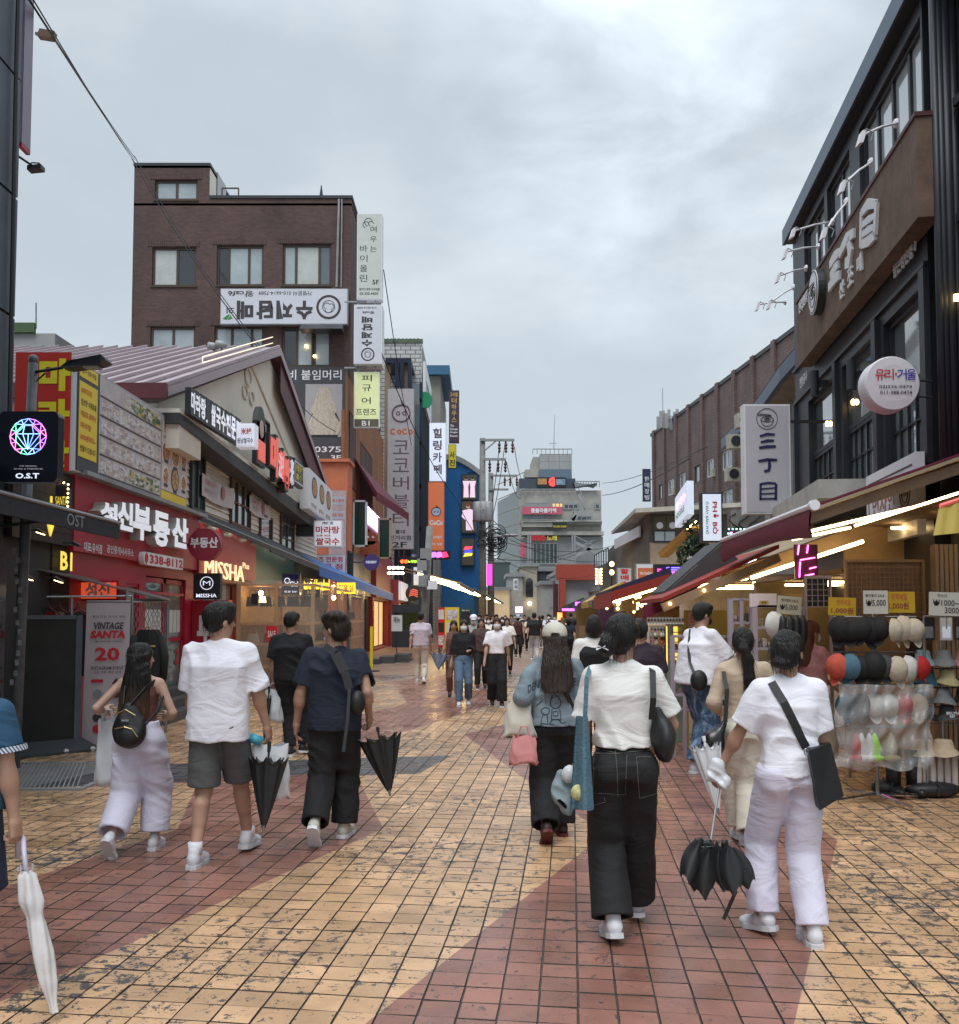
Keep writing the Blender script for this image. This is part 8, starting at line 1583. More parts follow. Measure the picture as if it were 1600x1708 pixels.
mb=MB();mb.tube([W(38,996,11.8),W(221,994,12.9)],.014,6);mb.tube([W(221,1004,12.9),W(283,1003,13.6)],.014,6);mb.pt('rail',m_st,ck)
fm=Fr(V3((W(224,1003,13).x,13.0,.1)),(W(279,1003,13.6).x-W(224,1003,13).x,.6,0),(.3,-1,0));mb=MB();wm=.62;hm=1.75
for i in range(-14,10):
 for sgn in(1,-1):
  a0=i*.075 if sgn>0 else i*.075+1.05
  P=[]
  for t_ in np.linspace(0,hm,2):pass
  x0=a0;x1=a0+sgn*hm*.55
  t0=0;t1=1
  dx=x1-x0
  lo,hi_=0,1
  if dx!=0:
   ta=(0-x0)/dx;tb=(wm-x0)/dx;lo=max(0,min(ta,tb));hi_=min(1,max(ta,tb))
  if hi_>lo:mb.bar(fm.p(x0+dx*lo,hm*lo),fm.p(x0+dx*hi_,hm*hi_),.006)
o=mb.pt('diamond_mesh',m_ga,ck);o['kind']='stuff'
mb=MB();fm.box(mb,-.02,0,.0,hm,-.02,.02);fm.box(mb,wm,0,wm+.02,hm,-.02,.02);fm.box(mb,-.02,hm,wm+.02,hm+.03,-.02,.02);mb.pt('mesh_frame',m_st,ck)
q=W(249,1095,12.85);jk=thg('black_jacket','black embroidered jacket hanging on the diamond mesh panel','jacket',tuple(q))
mb=MB();P=[(-.13,.30),(-.05,.35),(.05,.35),(.13,.30),(.2,.22),(.24,-.15),(.2,-.3),(.15,-.28),(.16,-.05),(.14,-.28),(-.14,-.28),(-.15,-.05),(-.15,-.28),(-.2,-.3),(-.24,-.15),(-.2,.22)]
def jp(u,v):
 ww=.2 if v>.12 else.14;return q+V3(((u-.5)*2*(.12+.1*min(1,(1-v)*4)),-.06-.05*sin(u*3.14)+.008*sin(u*40),-.42+.78*v))
mb.sheet(jp,18,14);mb.sheet(lambda u,v:jp(u,v)+V3((0,.07,0)),10,8);mb.pt('body',m_fab,jk,smooth=True)
for s_ in(-1,1):mb=MB();mb.tube([q+V3((s_*.17,-.06,.28)),q+V3((s_*.23,-.07,.0)),q+V3((s_*.22,-.08,-.3))],[.05,.055,.045],10);mb.pt('sleeve',m_fab,jk,smooth=True)
for s_ in(-1,1):mb=MB();mb.blob(q+V3((s_*.09,-.125,.14)),(.035,.006,.012));mb.pt('patch',m_gold,jk)
mb=MB();mb.tube([q+V3((-.1,-.03,.34)),q+V3((0,-.03,.4)),q+V3((.1,-.03,.34))],.012,6);mb.pt('hanger',m_wood,jk)
for k,(px,c,n_)in enumerate(((50,'grey','black and grey'),(82,'red','dark red'),(131,'charcoal','charcoal'),(100,'beige','beige patterned'))):
 q=W(px,1035,11.9+.1*k);t=thg('hanging_shirt',n_+' shirt on a hanger behind the big black board','garment',tuple(q),'shirts on the street rack');mb=MB();mb.sheet(lambda u,v:q+V3(((u-.5)*.36*(.6+.4*min(1,v*4)),.04*sin(u*20)*.3,.12-.8*v-.1*abs(u-.5))),10,8);mb.pt('cloth',cmat(c),t,smooth=True);mb=MB();mb.tube([q+V3((-.18,-.02,.05)),q+V3((-.02,-.02,.15)),q+V3((.0,-.02,.22)),q+V3((.02,-.02,.15)),q+V3((.18,-.02,.05))],.012,6);mb.pt('hanger',m_maroon,t)
# ================= PEOPLE (numpy distance fields -> one continuous surface) =================
class SDF:
 def __init__(s,lo,hi,h):
  s.lo=np.array(lo,float);s.h=h;s.n=np.maximum(4,np.ceil((np.array(hi)-s.lo)/h).astype(int)+1);s.v=np.full(tuple(s.n),.2,np.float32)
 def sub(s,lo,hi):
  a=np.clip(np.floor((np.array(lo)-s.lo)/s.h).astype(int),0,s.n-1);b=np.clip(np.ceil((np.array(hi)-s.lo)/s.h).astype(int)+1,1,s.n)
  if np.any(b<=a):return None
  ax=[s.lo[i]+s.h*np.arange(a[i],b[i])for i in range(3)]
  return tuple(slice(a[i],b[i])for i in range(3)),ax[0][:,None,None].astype(np.float32),ax[1][None,:,None].astype(np.float32),ax[2][None,None,:].astype(np.float32)
 def comb(s,sl,d,k):
  o=s.v[sl]
  if k>0:
   t=np.clip(.5+.5*(o-d)/k,0,1);s.v[sl]=o*(1-t)+d*t-k*t*(1-t)
  else:s.v[sl]=np.minimum(o,d)
 def cone(s,a,b,ra,rb,k=.02,sq=None,M=.07):
  a=np.array(a,float);b=np.array(b,float);m=max(ra,rb)*(1.0 if sq is None else max(1,1/sq[1]))+M
  r=s.sub(np.minimum(a,b)-m,np.maximum(a,b)+m)
  if r is None:return
  sl,X,Y,Z=r;d=b-a;L=float(d@d)+1e-9
  x,y,z=X-a[0],Y-a[1],Z-a[2]
  t=np.clip((x*d[0]+y*d[1]+z*d[2])/L,0,1)
  x=x-t*d[0];y=y-t*d[1];z=z-t*d[2]
  if sq is not None:
   q=sq[0];c=x*q[0]+y*q[1]+z*q[2];e=c*(1/sq[1]-1);x=x+q[0]*e;y=y+q[1]*e;z=z+q[2]*e
  dd=np.sqrt(x*x+y*y+z*z)-(ra+(rb-ra)*t)
  s.comb(sl,dd,k)
 def ell(s,c,r,R=None,k=.02,M=.07):
  c=np.array(c,float);r=np.array(r,float);m=r.max()+M;q=s.sub(c-m,c+m)
  if q is None:return
  sl,X,Y,Z=q;x,y,z=X-c[0],Y-c[1],Z-c[2]
  if R is not None:
   R=np.array(R);x,y,z=(R[0,0]*x+R[1,0]*y+R[2,0]*z),(R[0,1]*x+R[1,1]*y+R[2,1]*z),(R[0,2]*x+R[1,2]*y+R[2,2]*z)
  l=np.sqrt((x/r[0])**2+(y/r[1])**2+(z/r[2])**2);l2=np.sqrt((x/r[0]**2)**2+(y/r[1]**2)**2+(z/r[2]**2)**2)+1e-6
  s.comb(sl,l*(l-1)/l2,k)
 def loft(s,S,k=.02,p=2.4,rot=0,M=.06):
  S=sorted(S);A=np.array(S,float);z0,z1=A[0,0],A[-1,0];mx=max(A[:,3].max(),A[:,4].max())+M
  q=s.sub((A[:,1].min()-mx,A[:,2].min()-mx,z0-M),(A[:,1].max()+mx,A[:,2].max()+mx,z1+M))
  if q is None:return
  sl,X,Y,Z=q;zz=Z[0,0];f=[np.interp(zz,A[:,0],A[:,i]).astype(np.float32)[None,None,:]for i in range(1,5)]
  x=X-f[0];y=Y-f[1]
  c,s_=cos(rot),sin(rot);x,y=x*c+y*s_,-x*s_+y*c
  ax=np.abs(x/f[2])**p+np.abs(y/f[3])**p+1e-9
  d=(ax**(1/p)-1)*np.minimum(f[2],f[3])*1.1
  dz=np.maximum(z0-Z,Z-z1);d=np.where(dz>0,np.sqrt(np.maximum(d,0)**2+dz**2)+np.minimum(d,0)*0,np.maximum(d,dz))
  s.comb(sl,d,k)
 def cut(s,fn):
  X=(s.lo[0]+s.h*np.arange(s.n[0]))[:,None,None];Y=(s.lo[1]+s.h*np.arange(s.n[1]))[None,:,None];Z=(s.lo[2]+s.h*np.arange(s.n[2]))[None,None,:]
  s.v=np.maximum(s.v,fn(X,Y,Z)).astype(np.float32)
 def wave(s,amp,seed=0,fr=28,dirz=.5):
  K=np.argwhere(np.abs(s.v)<.03)
  if len(K)==0:return
  P=s.lo+s.h*K;X,Y,Z=P[:,0],P[:,1],P[:,2];r=np.random.RandomState(seed);d=0
  w1=np.sin(X*r.uniform(5,9)+Z*r.uniform(4,8)+r.uniform(0,6))*1.1+np.sin(Y*7+Z*r.uniform(5,9)+r.uniform(0,6))
  for i in range(4):
   a=r.uniform(0,6.28);f=fr*r.uniform(.6,1.3);d=d+np.sin(f*(X*cos(a)+Y*.5*cos(a*2)+Z*dirz*sin(a)*1.2)+w1*2.2+r.uniform(0,6))*(1/(1+i*.4))
  w2=np.clip(.55+.6*np.sin(Z*r.uniform(6,10)+X*r.uniform(3,7)+r.uniform(0,6)),0.1,1)
  d=np.abs(d)*.9-.9
  s.v[K[:,0],K[:,1],K[:,2]]+=(amp*d*w2).astype(np.float32)
 def mesh(s):
  v=s.v;S=v<0;c=np.zeros(tuple(np.array(v.shape)-1),np.int8)
  for i in(0,1):
   for j in(0,1):
    for k in(0,1):c+=S[i:v.shape[0]-1+i,j:v.shape[1]-1+j,k:v.shape[2]-1+k]
  m=(c>0)&(c<8);I=np.argwhere(m);idx=np.full(m.shape,-1,np.int64);idx[m]=np.arange(len(I))
  if len(I)==0:return np.zeros((0,3)),np.zeros((0,4),int)
  P=np.zeros((len(I),3));N=np.zeros(len(I))
  cor=[(i,j,k)for i in(0,1)for j in(0,1)for k in(0,1)]
  val={q:v[I[:,0]+q[0],I[:,1]+q[1],I[:,2]+q[2]]for q in cor}
  for a in cor:
   for ax in range(3):
    if a[ax]:continue
    b=list(a);b[ax]=1;b=tuple(b);va,vb=val[a],val[b];x=(va<0)!=(vb<0);t=np.where(x,va/np.where(x,va-vb,1),0)
    q=np.array(a,float)[None,:].repeat(len(I),0);q[:,ax]+=t;P[x]+=q[x];N[x]+=1
  V=s.lo+s.h*(I+P/N[:,None]);F=[]
  for ax in range(3):
   u,w=[(1,2),(2,0),(0,1)][ax]
   sl0=[slice(1,-1)]*3;sl0[ax]=slice(0,-1);sl1=list(sl0);sl1[ax]=slice(1,None)
   A_=S[tuple(sl0)];B_=S[tuple(sl1)];E=np.argwhere(A_!=B_)
   if len(E)==0:continue
   sg=A_[tuple(E.T)];E=E+1;E[:,ax]-=1
   def cell(du,dw):
    q=E.copy();q[:,u]-=du;q[:,w]-=dw;return idx[q[:,0],q[:,1],q[:,2]]
   a,b,c_,d=cell(1,1),cell(0,1),cell(0,0),cell(1,0)
   q=np.stack([a,b,c_,d],1);q[~sg]=q[~sg][:,::-1];F.append(q)
  F=np.concatenate(F);return V,F[(F>=0).all(1)]
def npart(name,parts,m,parent,label=None,top=False,sm=1):
 VV=[];FF=[];o=0
 for V,F_ in parts:
  if len(V)==0:continue
  if sm:
   for _ in range(sm):
    acc=np.zeros_like(V);cnt=np.zeros(len(V))
    for k in range(4):
     for d in(1,3):np.add.at(acc,F_[:,k],V[F_[:,(k+d)%4]]);np.add.at(cnt,F_[:,k],1)
    V=V*.5+.5*acc/np.maximum(cnt,1)[:,None]
  VV.append(V);FF.append(F_+o);o+=len(V)
 if not VV:return None
 V=np.concatenate(VV);F_=np.concatenate(FF);w=np.array(wloc(parent));V=V-w
 me=bpy.data.meshes.new(name);me.vertices.add(len(V));me.vertices.foreach_set('co',V.astype(np.float32).ravel())
 me.loops.add(len(F_)*4);me.loops.foreach_set('vertex_index',F_.astype(np.int32).ravel());me.polygons.add(len(F_));me.polygons.foreach_set('loop_start',np.arange(len(F_),dtype=np.int32)*4)
 me.polygons.foreach_set('use_smooth',np.ones(len(F_),bool));me.update(calc_edges=True);me.validate();me.materials.append(m)
 ob=bpy.data.objects.new(name,me);C.objects.link(ob);ob.parent=parent
 if label:ob['label']=label
 return ob
def skinmat(k=0):
 c=[(.44,.255,.18),(.40,.22,.15),(.48,.30,.22)][k];m=mat('skin_%d'%k,c,.5,var=.08,vs=8,bump=.1,bs=120)
 m.node_tree.nodes['Principled BSDF'].inputs['Subsurface Weight'].default_value=.0;return m
def cloth(name,c,rough=.85,var=.05,bump=.12):
 if 'cloth_'+name in MATS:return MATS['cloth_'+name]
 m=mat('cloth_'+name,c,rough,var=var,vs=6);nt=m.node_tree;N=nt.nodes;L=nt.links;b=N['Principled BSDF'];tc=N.new('ShaderNodeTexCoord')
 mp=N.new('ShaderNodeMapping');sv(mp,'Rotation',(.3,.75,.2));sv(mp,'Scale',(4,4,8));L.new(tc.outputs['Object'],mp.inputs[0])
 n=N.new('ShaderNodeTexNoise');sv(n,'Scale',1);sv(n,'Detail',3);sv(n,'Distortion',1.2);L.new(mp.outputs[0],n.inputs['Vector'])
 bp=N.new('ShaderNodeBump');sv(bp,'Strength',.34);sv(bp,'Distance',.05);L.new(n.outputs[0],bp.inputs['Height'])
 n2=N.new('ShaderNodeTexNoise');sv(n2,'Scale',240);L.new(tc.outputs['Object'],n2.inputs['Vector'])
 b2=N.new('ShaderNodeBump');sv(b2,'Strength',bump);sv(b2,'Distance',.003);L.new(n2.outputs[0],b2.inputs['Height']);L.new(bp.outputs[0],b2.inputs['Normal']);L.new(b2.outputs[0],b.inputs['Normal']);return m
def hairmat(name,c,tip=None,z0=0,z1=1):
 k='hair_'+name
 if k in MATS:return MATS[k]
 m=mat(k,c,.45,var=0,spec=.45);nt=m.node_tree;N=nt.nodes;L=nt.links;b=N['Principled BSDF']
 tc=N.new('ShaderNodeTexCoord');mp=N.new('ShaderNodeMapping');sv(mp,'Scale',(120,120,4));L.new(tc.outputs['Object'],mp.inputs[0])
 n=N.new('ShaderNodeTexNoise');sv(n,'Scale',1);sv(n,'Detail',3);L.new(mp.outputs[0],n.inputs['Vector'])
 bp=N.new('ShaderNodeBump');sv(bp,'Strength',.9);sv(bp,'Distance',.02);L.new(n.outputs[0],bp.inputs['Height']);L.new(bp.outputs[0],b.inputs['Normal'])
 mr=N.new('ShaderNodeMapRange');sv(mr,1,.3);sv(mr,2,.7);sv(mr,3,.6);sv(mr,4,1.6);L.new(n.outputs[0],mr.inputs[0])
 v=N.new('ShaderNodeVectorMath');v.operation='SCALE';sv(v,0,c);L.new(mr.outputs[0],v.inputs['Scale']);src=v.outputs[0]
 if tip:
  s=N.new('ShaderNodeSeparateXYZ');L.new(tc.outputs['Object'],s.inputs[0]);r=N.new('ShaderNodeMapRange');sv(r,1,z0);sv(r,2,z1);sv(r,3,1);sv(r,4,0);L.new(s.outputs[2],r.inputs[0])
  mx=N.new('ShaderNodeMix');mx.data_type='RGBA';L.new(r.outputs[0],mx.inputs['Factor']);L.new(v.outputs[0],mx.inputs[6]);sv(mx,7,(*tip,1));src=mx.outputs[2]
 L.new(src,b.inputs['Base Color']);return m
h_blk=hairmat('black',(.010,.008,.007));h_dbr=hairmat('dark_brown',(.022,.012,.008))
def ik(a,c,l1,l2,bend):
 a,c=np.array(a,float),np.array(c,float);d=c-a;L=np.linalg.norm(d);L=min(L,(l1+l2)*.999);u=d/np.linalg.norm(d);c=a+u*L
 x=(l1*l1-l2*l2+L*L)/(2*L);h=sqrt(max(l1*l1-x*x,0));b=np.array(bend,float);b=b-u*(b@u);b/=np.linalg.norm(b)+1e-9
 return a+u*x+b*h,c
class Vol:
 def __init__(s,h):s.h=h;s.q=[];s.lo=np.full(3,1e9);s.hi=np.full(3,-1e9)
 def _e(s,a,b,m):a=np.minimum(a,b);s.lo=np.minimum(s.lo,np.minimum(a,b)-m);s.hi=np.maximum(s.hi,np.maximum(a,b)+m)
 def cone(s,a,b,ra,rb,k=.02,sq=None):
  a,b=np.array(a,float),np.array(b,float);m=max(ra,rb)*(1 if sq is None else max(1,1.0))+.015;s.lo=np.minimum(s.lo,np.minimum(a,b)-m);s.hi=np.maximum(s.hi,np.maximum(a,b)+m);s.q.append(('cone',(a,b,ra,rb,k,sq)))
 def ell(s,c,r,R=None,k=.02):c=np.array(c,float);m=max(r)+.015;s.lo=np.minimum(s.lo,c-m);s.hi=np.maximum(s.hi,c+m);s.q.append(('ell',(c,r,R,k)))
 def loft(s,S,k=.02,p=2.4,rot=0):
  for z,cx,cy,rx,ry in S:m=max(rx,ry)+.02;s.lo=np.minimum(s.lo,[cx-m,cy-m,z-.02]);s.hi=np.maximum(s.hi,[cx+m,cy+m,z+.02])
  s.q.append(('loft',(S,k,p,rot)))
 def fill(s,like=None):
  f=SDF(s.lo if like is None else like.lo,s.hi,s.h)
  if like is not None:f.h=like.h;f.n=like.n.copy();f.v=np.full(tuple(f.n),.2,np.float32)
  for n,a in s.q:getattr(f,n)(*a)
  return f
def smin(a,b,k):
 t=np.clip(.5+.5*(a-b)/k,0,1);return a*(1-t)+b*t-k*t*(1-t)
def person(label,px,Y,H=1.7,face=0,female=False,feet=None,hands=None,top=None,legs=None,hair=None,skin=0,shoes=None,turn=0,tilt=0,vox=.010,group=None,mask=None,eyes=False,width=1.0,lean=0,x=None,seed=0,fine=True,curl=1.0,sway=0,vest=None):
 s=H/1.7;X=(px-800)/1600*Y if x is None else x
 cf,sf=cos(face),sin(face)
 def T(p):p=np.array(p,float)*s;return np.array([X+p[0]*cf-p[1]*sf,Y+p[0]*sf+p[1]*cf,p[2]])
 t=thg('person',label,'person',(X,Y,0),group)
 sh=(.158 if female else.182)*width;hp=.085;sw=sway
 feet=feet or((-.09,0,0),(.09,0,0))
 ln=lambda z:lean*(z-.9)
 cen=lambda z,x=0,y=0:(x+sw*max(0,1-abs(z-.95)/.5),y+ln(z)if z>.9 else y,z)
 hips=[(-hp+sw,0,.885),(hp+sw,0,.885)];ank=[];knee=[];fr_=[]
 for i,f in enumerate(feet):
  p=radians(f[2]);lift=f[3]if len(f)>3 else 0;az=.12*sin(p)+.085*cos(p)+lift
  a=np.array([f[0],f[1],az]);kn,a=ik(hips[i],a,.43,.405,(0.02*(-1 if i==0 else 1),1,0));ank.append(a);knee.append(kn);fr_.append((p,f[4]if len(f)>4 else 0))
 shl=[cen(1.365,-sh),cen(1.365,sh)]
 hands=hands or((-.25,.02,.84),(.25,.02,.84));elb=[];wr=[]
 for i,h in enumerate(hands):
  e,w=ik(shl[i],h[:3],.275,.24,h[3:6]if len(h)>5 else((-.3 if i==0 else.3),-1,-.2));elb.append(e);wr.append(w)
 hc=np.array(cen(1.575))+np.array([0,lean*.1,0]);ta=turn;Ht=radians(tilt)
 def HP(p):
  p=np.array(p,float);y=p[1]*cos(Ht)+p[2]*sin(Ht);z=-p[1]*sin(Ht)+p[2]*cos(Ht);xx=p[0]*cos(ta)-y*sin(ta);yy=p[0]*sin(ta)+y*cos(ta)
  return T(hc+np.array([xx,yy,z]))
 HR=None
 an=face+ta;c_,s_=cos(an),sin(an);ct,st=cos(Ht),sin(Ht)
 HR=np.array([[c_,-s_,0],[s_,c_,0],[0,0,1]])@np.array([[1,0,0],[0,ct,st],[0,-st,ct]])
 sec=lambda L:[(z*s,*T(cen(z,0,dy))[:2],rx*s,ry*s)for z,rx,ry,dy in L]
 w_=width
 f_=0
 if female:prof=[(.84,.150*w_,.105,-.01),(.92,.155*w_,.115,-.012),(1.0,.128*w_,.095,0),(1.08,.112*w_,.085,.005),(1.18,.125*w_,.092,.005),(1.28,.138*w_,.098,0),(1.35,.140*w_,.078,-.005),(1.39,.095*w_,.058,-.005)]
 else:prof=[(.84,.150*w_,.108,-.005),(.92,.155*w_,.112,-.005),(1.0,.148*w_,.105,0),(1.08,.145*w_,.10,0),(1.18,.158*w_,.106,0),(1.28,.170*w_,.112,-.005),(1.34,.165*w_,.095,-.005),(1.385,.115*w_,.068,-.005)]
 B=Vol(vox);B.loft(sec(prof),rot=face)
 nr_=.044 if female else.053
 B.cone(T(cen(1.37)),HP((0,-.01,-.06)),nr_*1.15*s,nr_*s,.03)
 for q in(-1,1):B.cone(T(cen(1.43,q*.02,-.012)),T(cen(1.375,q*sh*.8,-.005)),.034*s,.036*s,.03)
 B.ell(HP((0,-.006,.03)),np.array((.074,.092,.088))*s,HR,.02);B.ell(HP((0,.022,-.045)),np.array((.057,.066,.074))*s,HR,.03)
 B.cone(HP((0,.082,.005)),HP((0,.100,-.028)),.008*s,.013*s,.012)
 for q in(-1,1):B.ell(HP((q*.074,-.002,-.012)),np.array((.012,.02,.031))*s,HR,.008)
 am=1 if not female else.86
 for i in(0,1):
  B.cone(T(shl[i]),T(elb[i]),.047*s*am,.039*s*am,.03);B.cone(T(elb[i]),T(wr[i]),.039*s*am,.026*s*am,.012);m_=elb[i]+(wr[i]-elb[i])*.25;B.ell(T(m_),np.array((.042,.042,.06))*s*am,None,.03)
  B.cone(T(hips[i]),T(knee[i]),.088*s,.056*s,.03);B.cone(T(knee[i]),T(ank[i]),.053*s,.036*s,.02);m2=knee[i]+(ank[i]-knee[i])*.3;B.cone(T(m2+np.array([0,-.022,.03])),T(knee[i]+(ank[i]-knee[i])*.5+np.array([0,-.012,0])),.052*s,.040*s,.03)
  p,yw=fr_[i]
  if not fine:d=(np.array(wr[i])-elb[i]);d/=np.linalg.norm(d);B.cone(T(wr[i]),T(wr[i]+d*.1),.028*s,.026*s,.015)
  B.cone(T(ank[i]),T(ank[i]+np.array([0,.1*cos(p),-.05-.1*sin(p)])),.035*s,.03*s,.02)
 parts=[B.fill().mesh()]
 info={'T':T,'elb':elb,'wr':wr,'sh':shl,'hand':[]}
 for i in(0,1):
  d=wr[i]-elb[i];d=d/np.linalg.norm(d);side=-1 if i==0 else 1
  n=np.array([-side*1.0,.25,0]);n=n-d*(n@d);n/=np.linalg.norm(n);l=np.cross(d,n)
  if l[1]<0:l=-l
  HV=Vol(.0045 if fine else.01);w=np.array(wr[i]);c=curl[i]if isinstance(curl,(tuple,list))else curl
  info['hand'].append((w+d*.085+n*.02*c,d,n,l))
  if not fine:continue
  HV.cone(T(w-d*.02),T(w+d*.025),.027*s,.027*s,.01,None)
  for k,u in enumerate((-.026,-.009,.009,.026)):
   HV.cone(T(w+d*.02+l*u*.6),T(w+d*.08+l*u*1.05),.019*s,.013*s,.014)
   a=w+d*.082+l*u*1.1;L=(.062,.078,.082,.072)[k]*.5;an_=(.35+.12*(3-k)*.5)*c;dd=d*cos(an_)+n*sin(an_);b=a+dd*L*1.05;an2=an_+.75*c;dd=d*cos(an2)+n*sin(an2);e=b+dd*L*.7;an3=an2+.6*c;dd=d*cos(an3)+n*sin(an3);g=e+dd*L*.5
   HV.cone(T(a),T(b),.0105*s,.0095*s,.003);HV.cone(T(b),T(e),.0095*s,.0085*s,.003);HV.cone(T(e),T(g),.0085*s,.0075*s,.003)
  a=w+d*.03+l*.026;b=a+d*.035+l*.02+n*.018;e=b+d*.028+n*.012*c+l*.004;HV.cone(T(a),T(b),.016*s,.0125*s,.008);HV.cone(T(b),T(e),.0115*s,.0095*s,.003)
  parts.append(HV.fill().mesh())
 npart('body',parts,skinmat(skin),t)
 # ---- trousers
 if legs:
  P=Vol(vox);m_=legs['m'];r0,r1,r2=legs.get('r',(.10,.075,.06));end=legs.get('end',.93);wz=legs.get('waist',1.0);infl=legs.get('infl',.012)
  pf=[(z,rx+infl,ry+infl,dy)for z,rx,ry,dy in prof if z<=wz];zl=np.array(prof);pf.append((wz,np.interp(wz,zl[:,0],zl[:,1])+infl,np.interp(wz,zl[:,0],zl[:,2])+infl,0));P.loft(sec(sorted(set(pf))),rot=face,k=.02)
  for i in(0,1):
   q=np.array([0,-.035,0]);P.ell(T(np.array(hips[i])+np.array([0,-.045,-.0])),np.array((.09,.085,.10))*s*(1.0+infl),None,.03)
   P.cone(T(hips[i]),T(knee[i]),r0*s,r1*s,.022)
   a=np.array(ank[i])
   if end>.2:P.cone(T(knee[i]),T(knee[i]+(a-knee[i])*end),r1*s,r2*s,.006)
   elif end<=.2:pass
  f=P.fill()
  f.wave(legs.get('amp',.006)*.95,seed+3,legs.get('fr',26),.9)
  for i in(0,1):
   if end>.2:c0=T(knee[i]+(np.array(ank[i])-knee[i])*(end));n0=T(ank[i])-T(knee[i]);rr=r2*s
   else:c0=T(np.array(hips[i])+(knee[i]-np.array(hips[i]))*(end+.8));n0=T(knee[i])-T(hips[i]);rr=r1*s
   n0/=np.linalg.norm(n0)
   def fn(X_,Y_,Z_,c0=c0,n0=n0,rr=rr):
    d=(X_-c0[0])*n0[0]+(Y_-c0[1])*n0[1]+(Z_-c0[2])*n0[2];rad=np.sqrt((X_-c0[0])**2+(Y_-c0[1])**2+(Z_-c0[2])**2);return np.where(rad<rr*2.1,d,-1)
   f.cut(fn)
   core=Vol(vox);core.cone(c0-n0*.03,c0+n0*.03,max(rr-.022,.02),max(rr-.02,.02),0);g=core.fill(f);f.v=np.maximum(f.v,-g.v)
  wzw=wz*s;f.cut(lambda X_,Y_,Z_:Z_-wzw-.0*X_);npart('trousers',[f.mesh()],m_,t)
 # ---- upper garment
 def garment(g,nm):
  Uo=Vol(vox);infl=g.get('infl',.02);hem=g.get('hem',.9);fl=g.get('flare',.0);neck=g.get('neck',1.425)
  zl=np.array(prof);L=[]
  for z in sorted(set([hem]+[p[0]for p in prof if p[0]>hem+.02])):
   rx=np.interp(z,zl[:,0],zl[:,1]);ry=np.interp(z,zl[:,0],zl[:,2]);st_=g.get('straight',.6);rm=max(zl[zl[:,0]>1.1][:,1])
   if z<1.3:rx=rx*(1-st_)+max(rx,rm)*st_;ry=ry*(1-st_*.6)+.105*st_*.6
   ex=infl+fl*max(0,(1.2-z))
   if z>1.33:ex=min(infl,.014)
   L.append((z,rx+ex,ry+ex,np.interp(z,zl[:,0],zl[:,3])))
  if g.get('neck',1.43)>1.41:L.append((1.425,.068,.054,-.008))
  Uo.loft(sec(L),rot=face,k=.02);sl=g.get('sleeve',0)
  if sl>0 or g.get('cap',1):
   for q in(-1,1):Uo.cone(T(cen(1.425,q*.035,-.012)),T(cen(1.375,q*sh*.85,-.005)),.040*s,.046*s,.04)
  f=Uo.fill();lo,hi=f.lo.copy(),f.lo+f.h*(f.n-1)
  if sl>0:
   S_=[]
   for i in(0,1):
    a=np.array(shl[i]);b=elb[i];w=wr[i];V_=Vol(vox);r1,r2=g.get('sr',(.075,.085))
    if sl<=1:e=a+(b-a)*sl;V_.cone(T(a),T(e+(b-a)/np.linalg.norm(b-a)*.05),min(r1,.067)*s,r2*s,.02);c0,n0=T(e),T(b)-T(a)
    else:e=b+(w-b)*(sl-1);V_.cone(T(a),T(b),min(r1,.067)*s,(r1*.6+r2*.4)*s,.02);V_.cone(T(b),T(e+(w-b)/np.linalg.norm(w-b)*.03),(r1*.6+r2*.4)*s,r2*s,.025);c0,n0=T(e),T(w)-T(b)
    n0=n0/np.linalg.norm(n0);S_.append((V_,c0,n0,r2));lo=np.minimum(lo,V_.lo);hi=np.maximum(hi,V_.hi)
   F0=SDF(lo,hi,vox)
   for n_,a_ in Uo.q:getattr(F0,n_)(*a_)
   f=F0
   for V_,c0,n0,r2 in S_:
    g2=V_.fill(f);g2.cut(lambda X_,Y_,Z_:np.where((X_-c0[0])**2+(Y_-c0[1])**2+(Z_-c0[2])**2<(r2*s*2.1)**2,(X_-c0[0])*n0[0]+(Y_-c0[1])*n0[1]+(Z_-c0[2])*n0[2],-1))
    co=Vol(vox);co.cone(c0-n0*.02,c0+n0*.05,(r2-.022)*s,(r2-.018)*s,0);g3=co.fill(f);g2.v=np.maximum(g2.v,-g3.v)
    f.v=smin(f.v,g2.v,.03).astype(np.float32)
  f.wave(g.get('amp',.006)*1.7,seed+11,g.get('fr',20),g.get('dz',.45))
  hz=hem*s;f.cut(lambda X_,Y_,Z_:hz-Z_+.006*np.sin(X_*30+Y_*17))
  if g.get('hollow',1):
   co=Vol(vox);co.loft([(z_,cx,cy,rx-.036,ry-.036)for z_,cx,cy,rx,ry in sec([l for l in L if l[0]<hem+.10]+[(hem+.03,L[0][1],L[0][2],L[0][3])])],0,2.4,face);co2=co.fill(f);f.v=np.where(np.arange(f.n[2])[None,None,:]*f.h+f.lo[2]<hz+.025,np.maximum(f.v,-co2.v),f.v)
  npart(nm,[f.mesh()],g['m'],t);return f
 if top:garment(top,top.get('name','shirt'))
 if vest:garment(vest,vest.get('name','vest'))
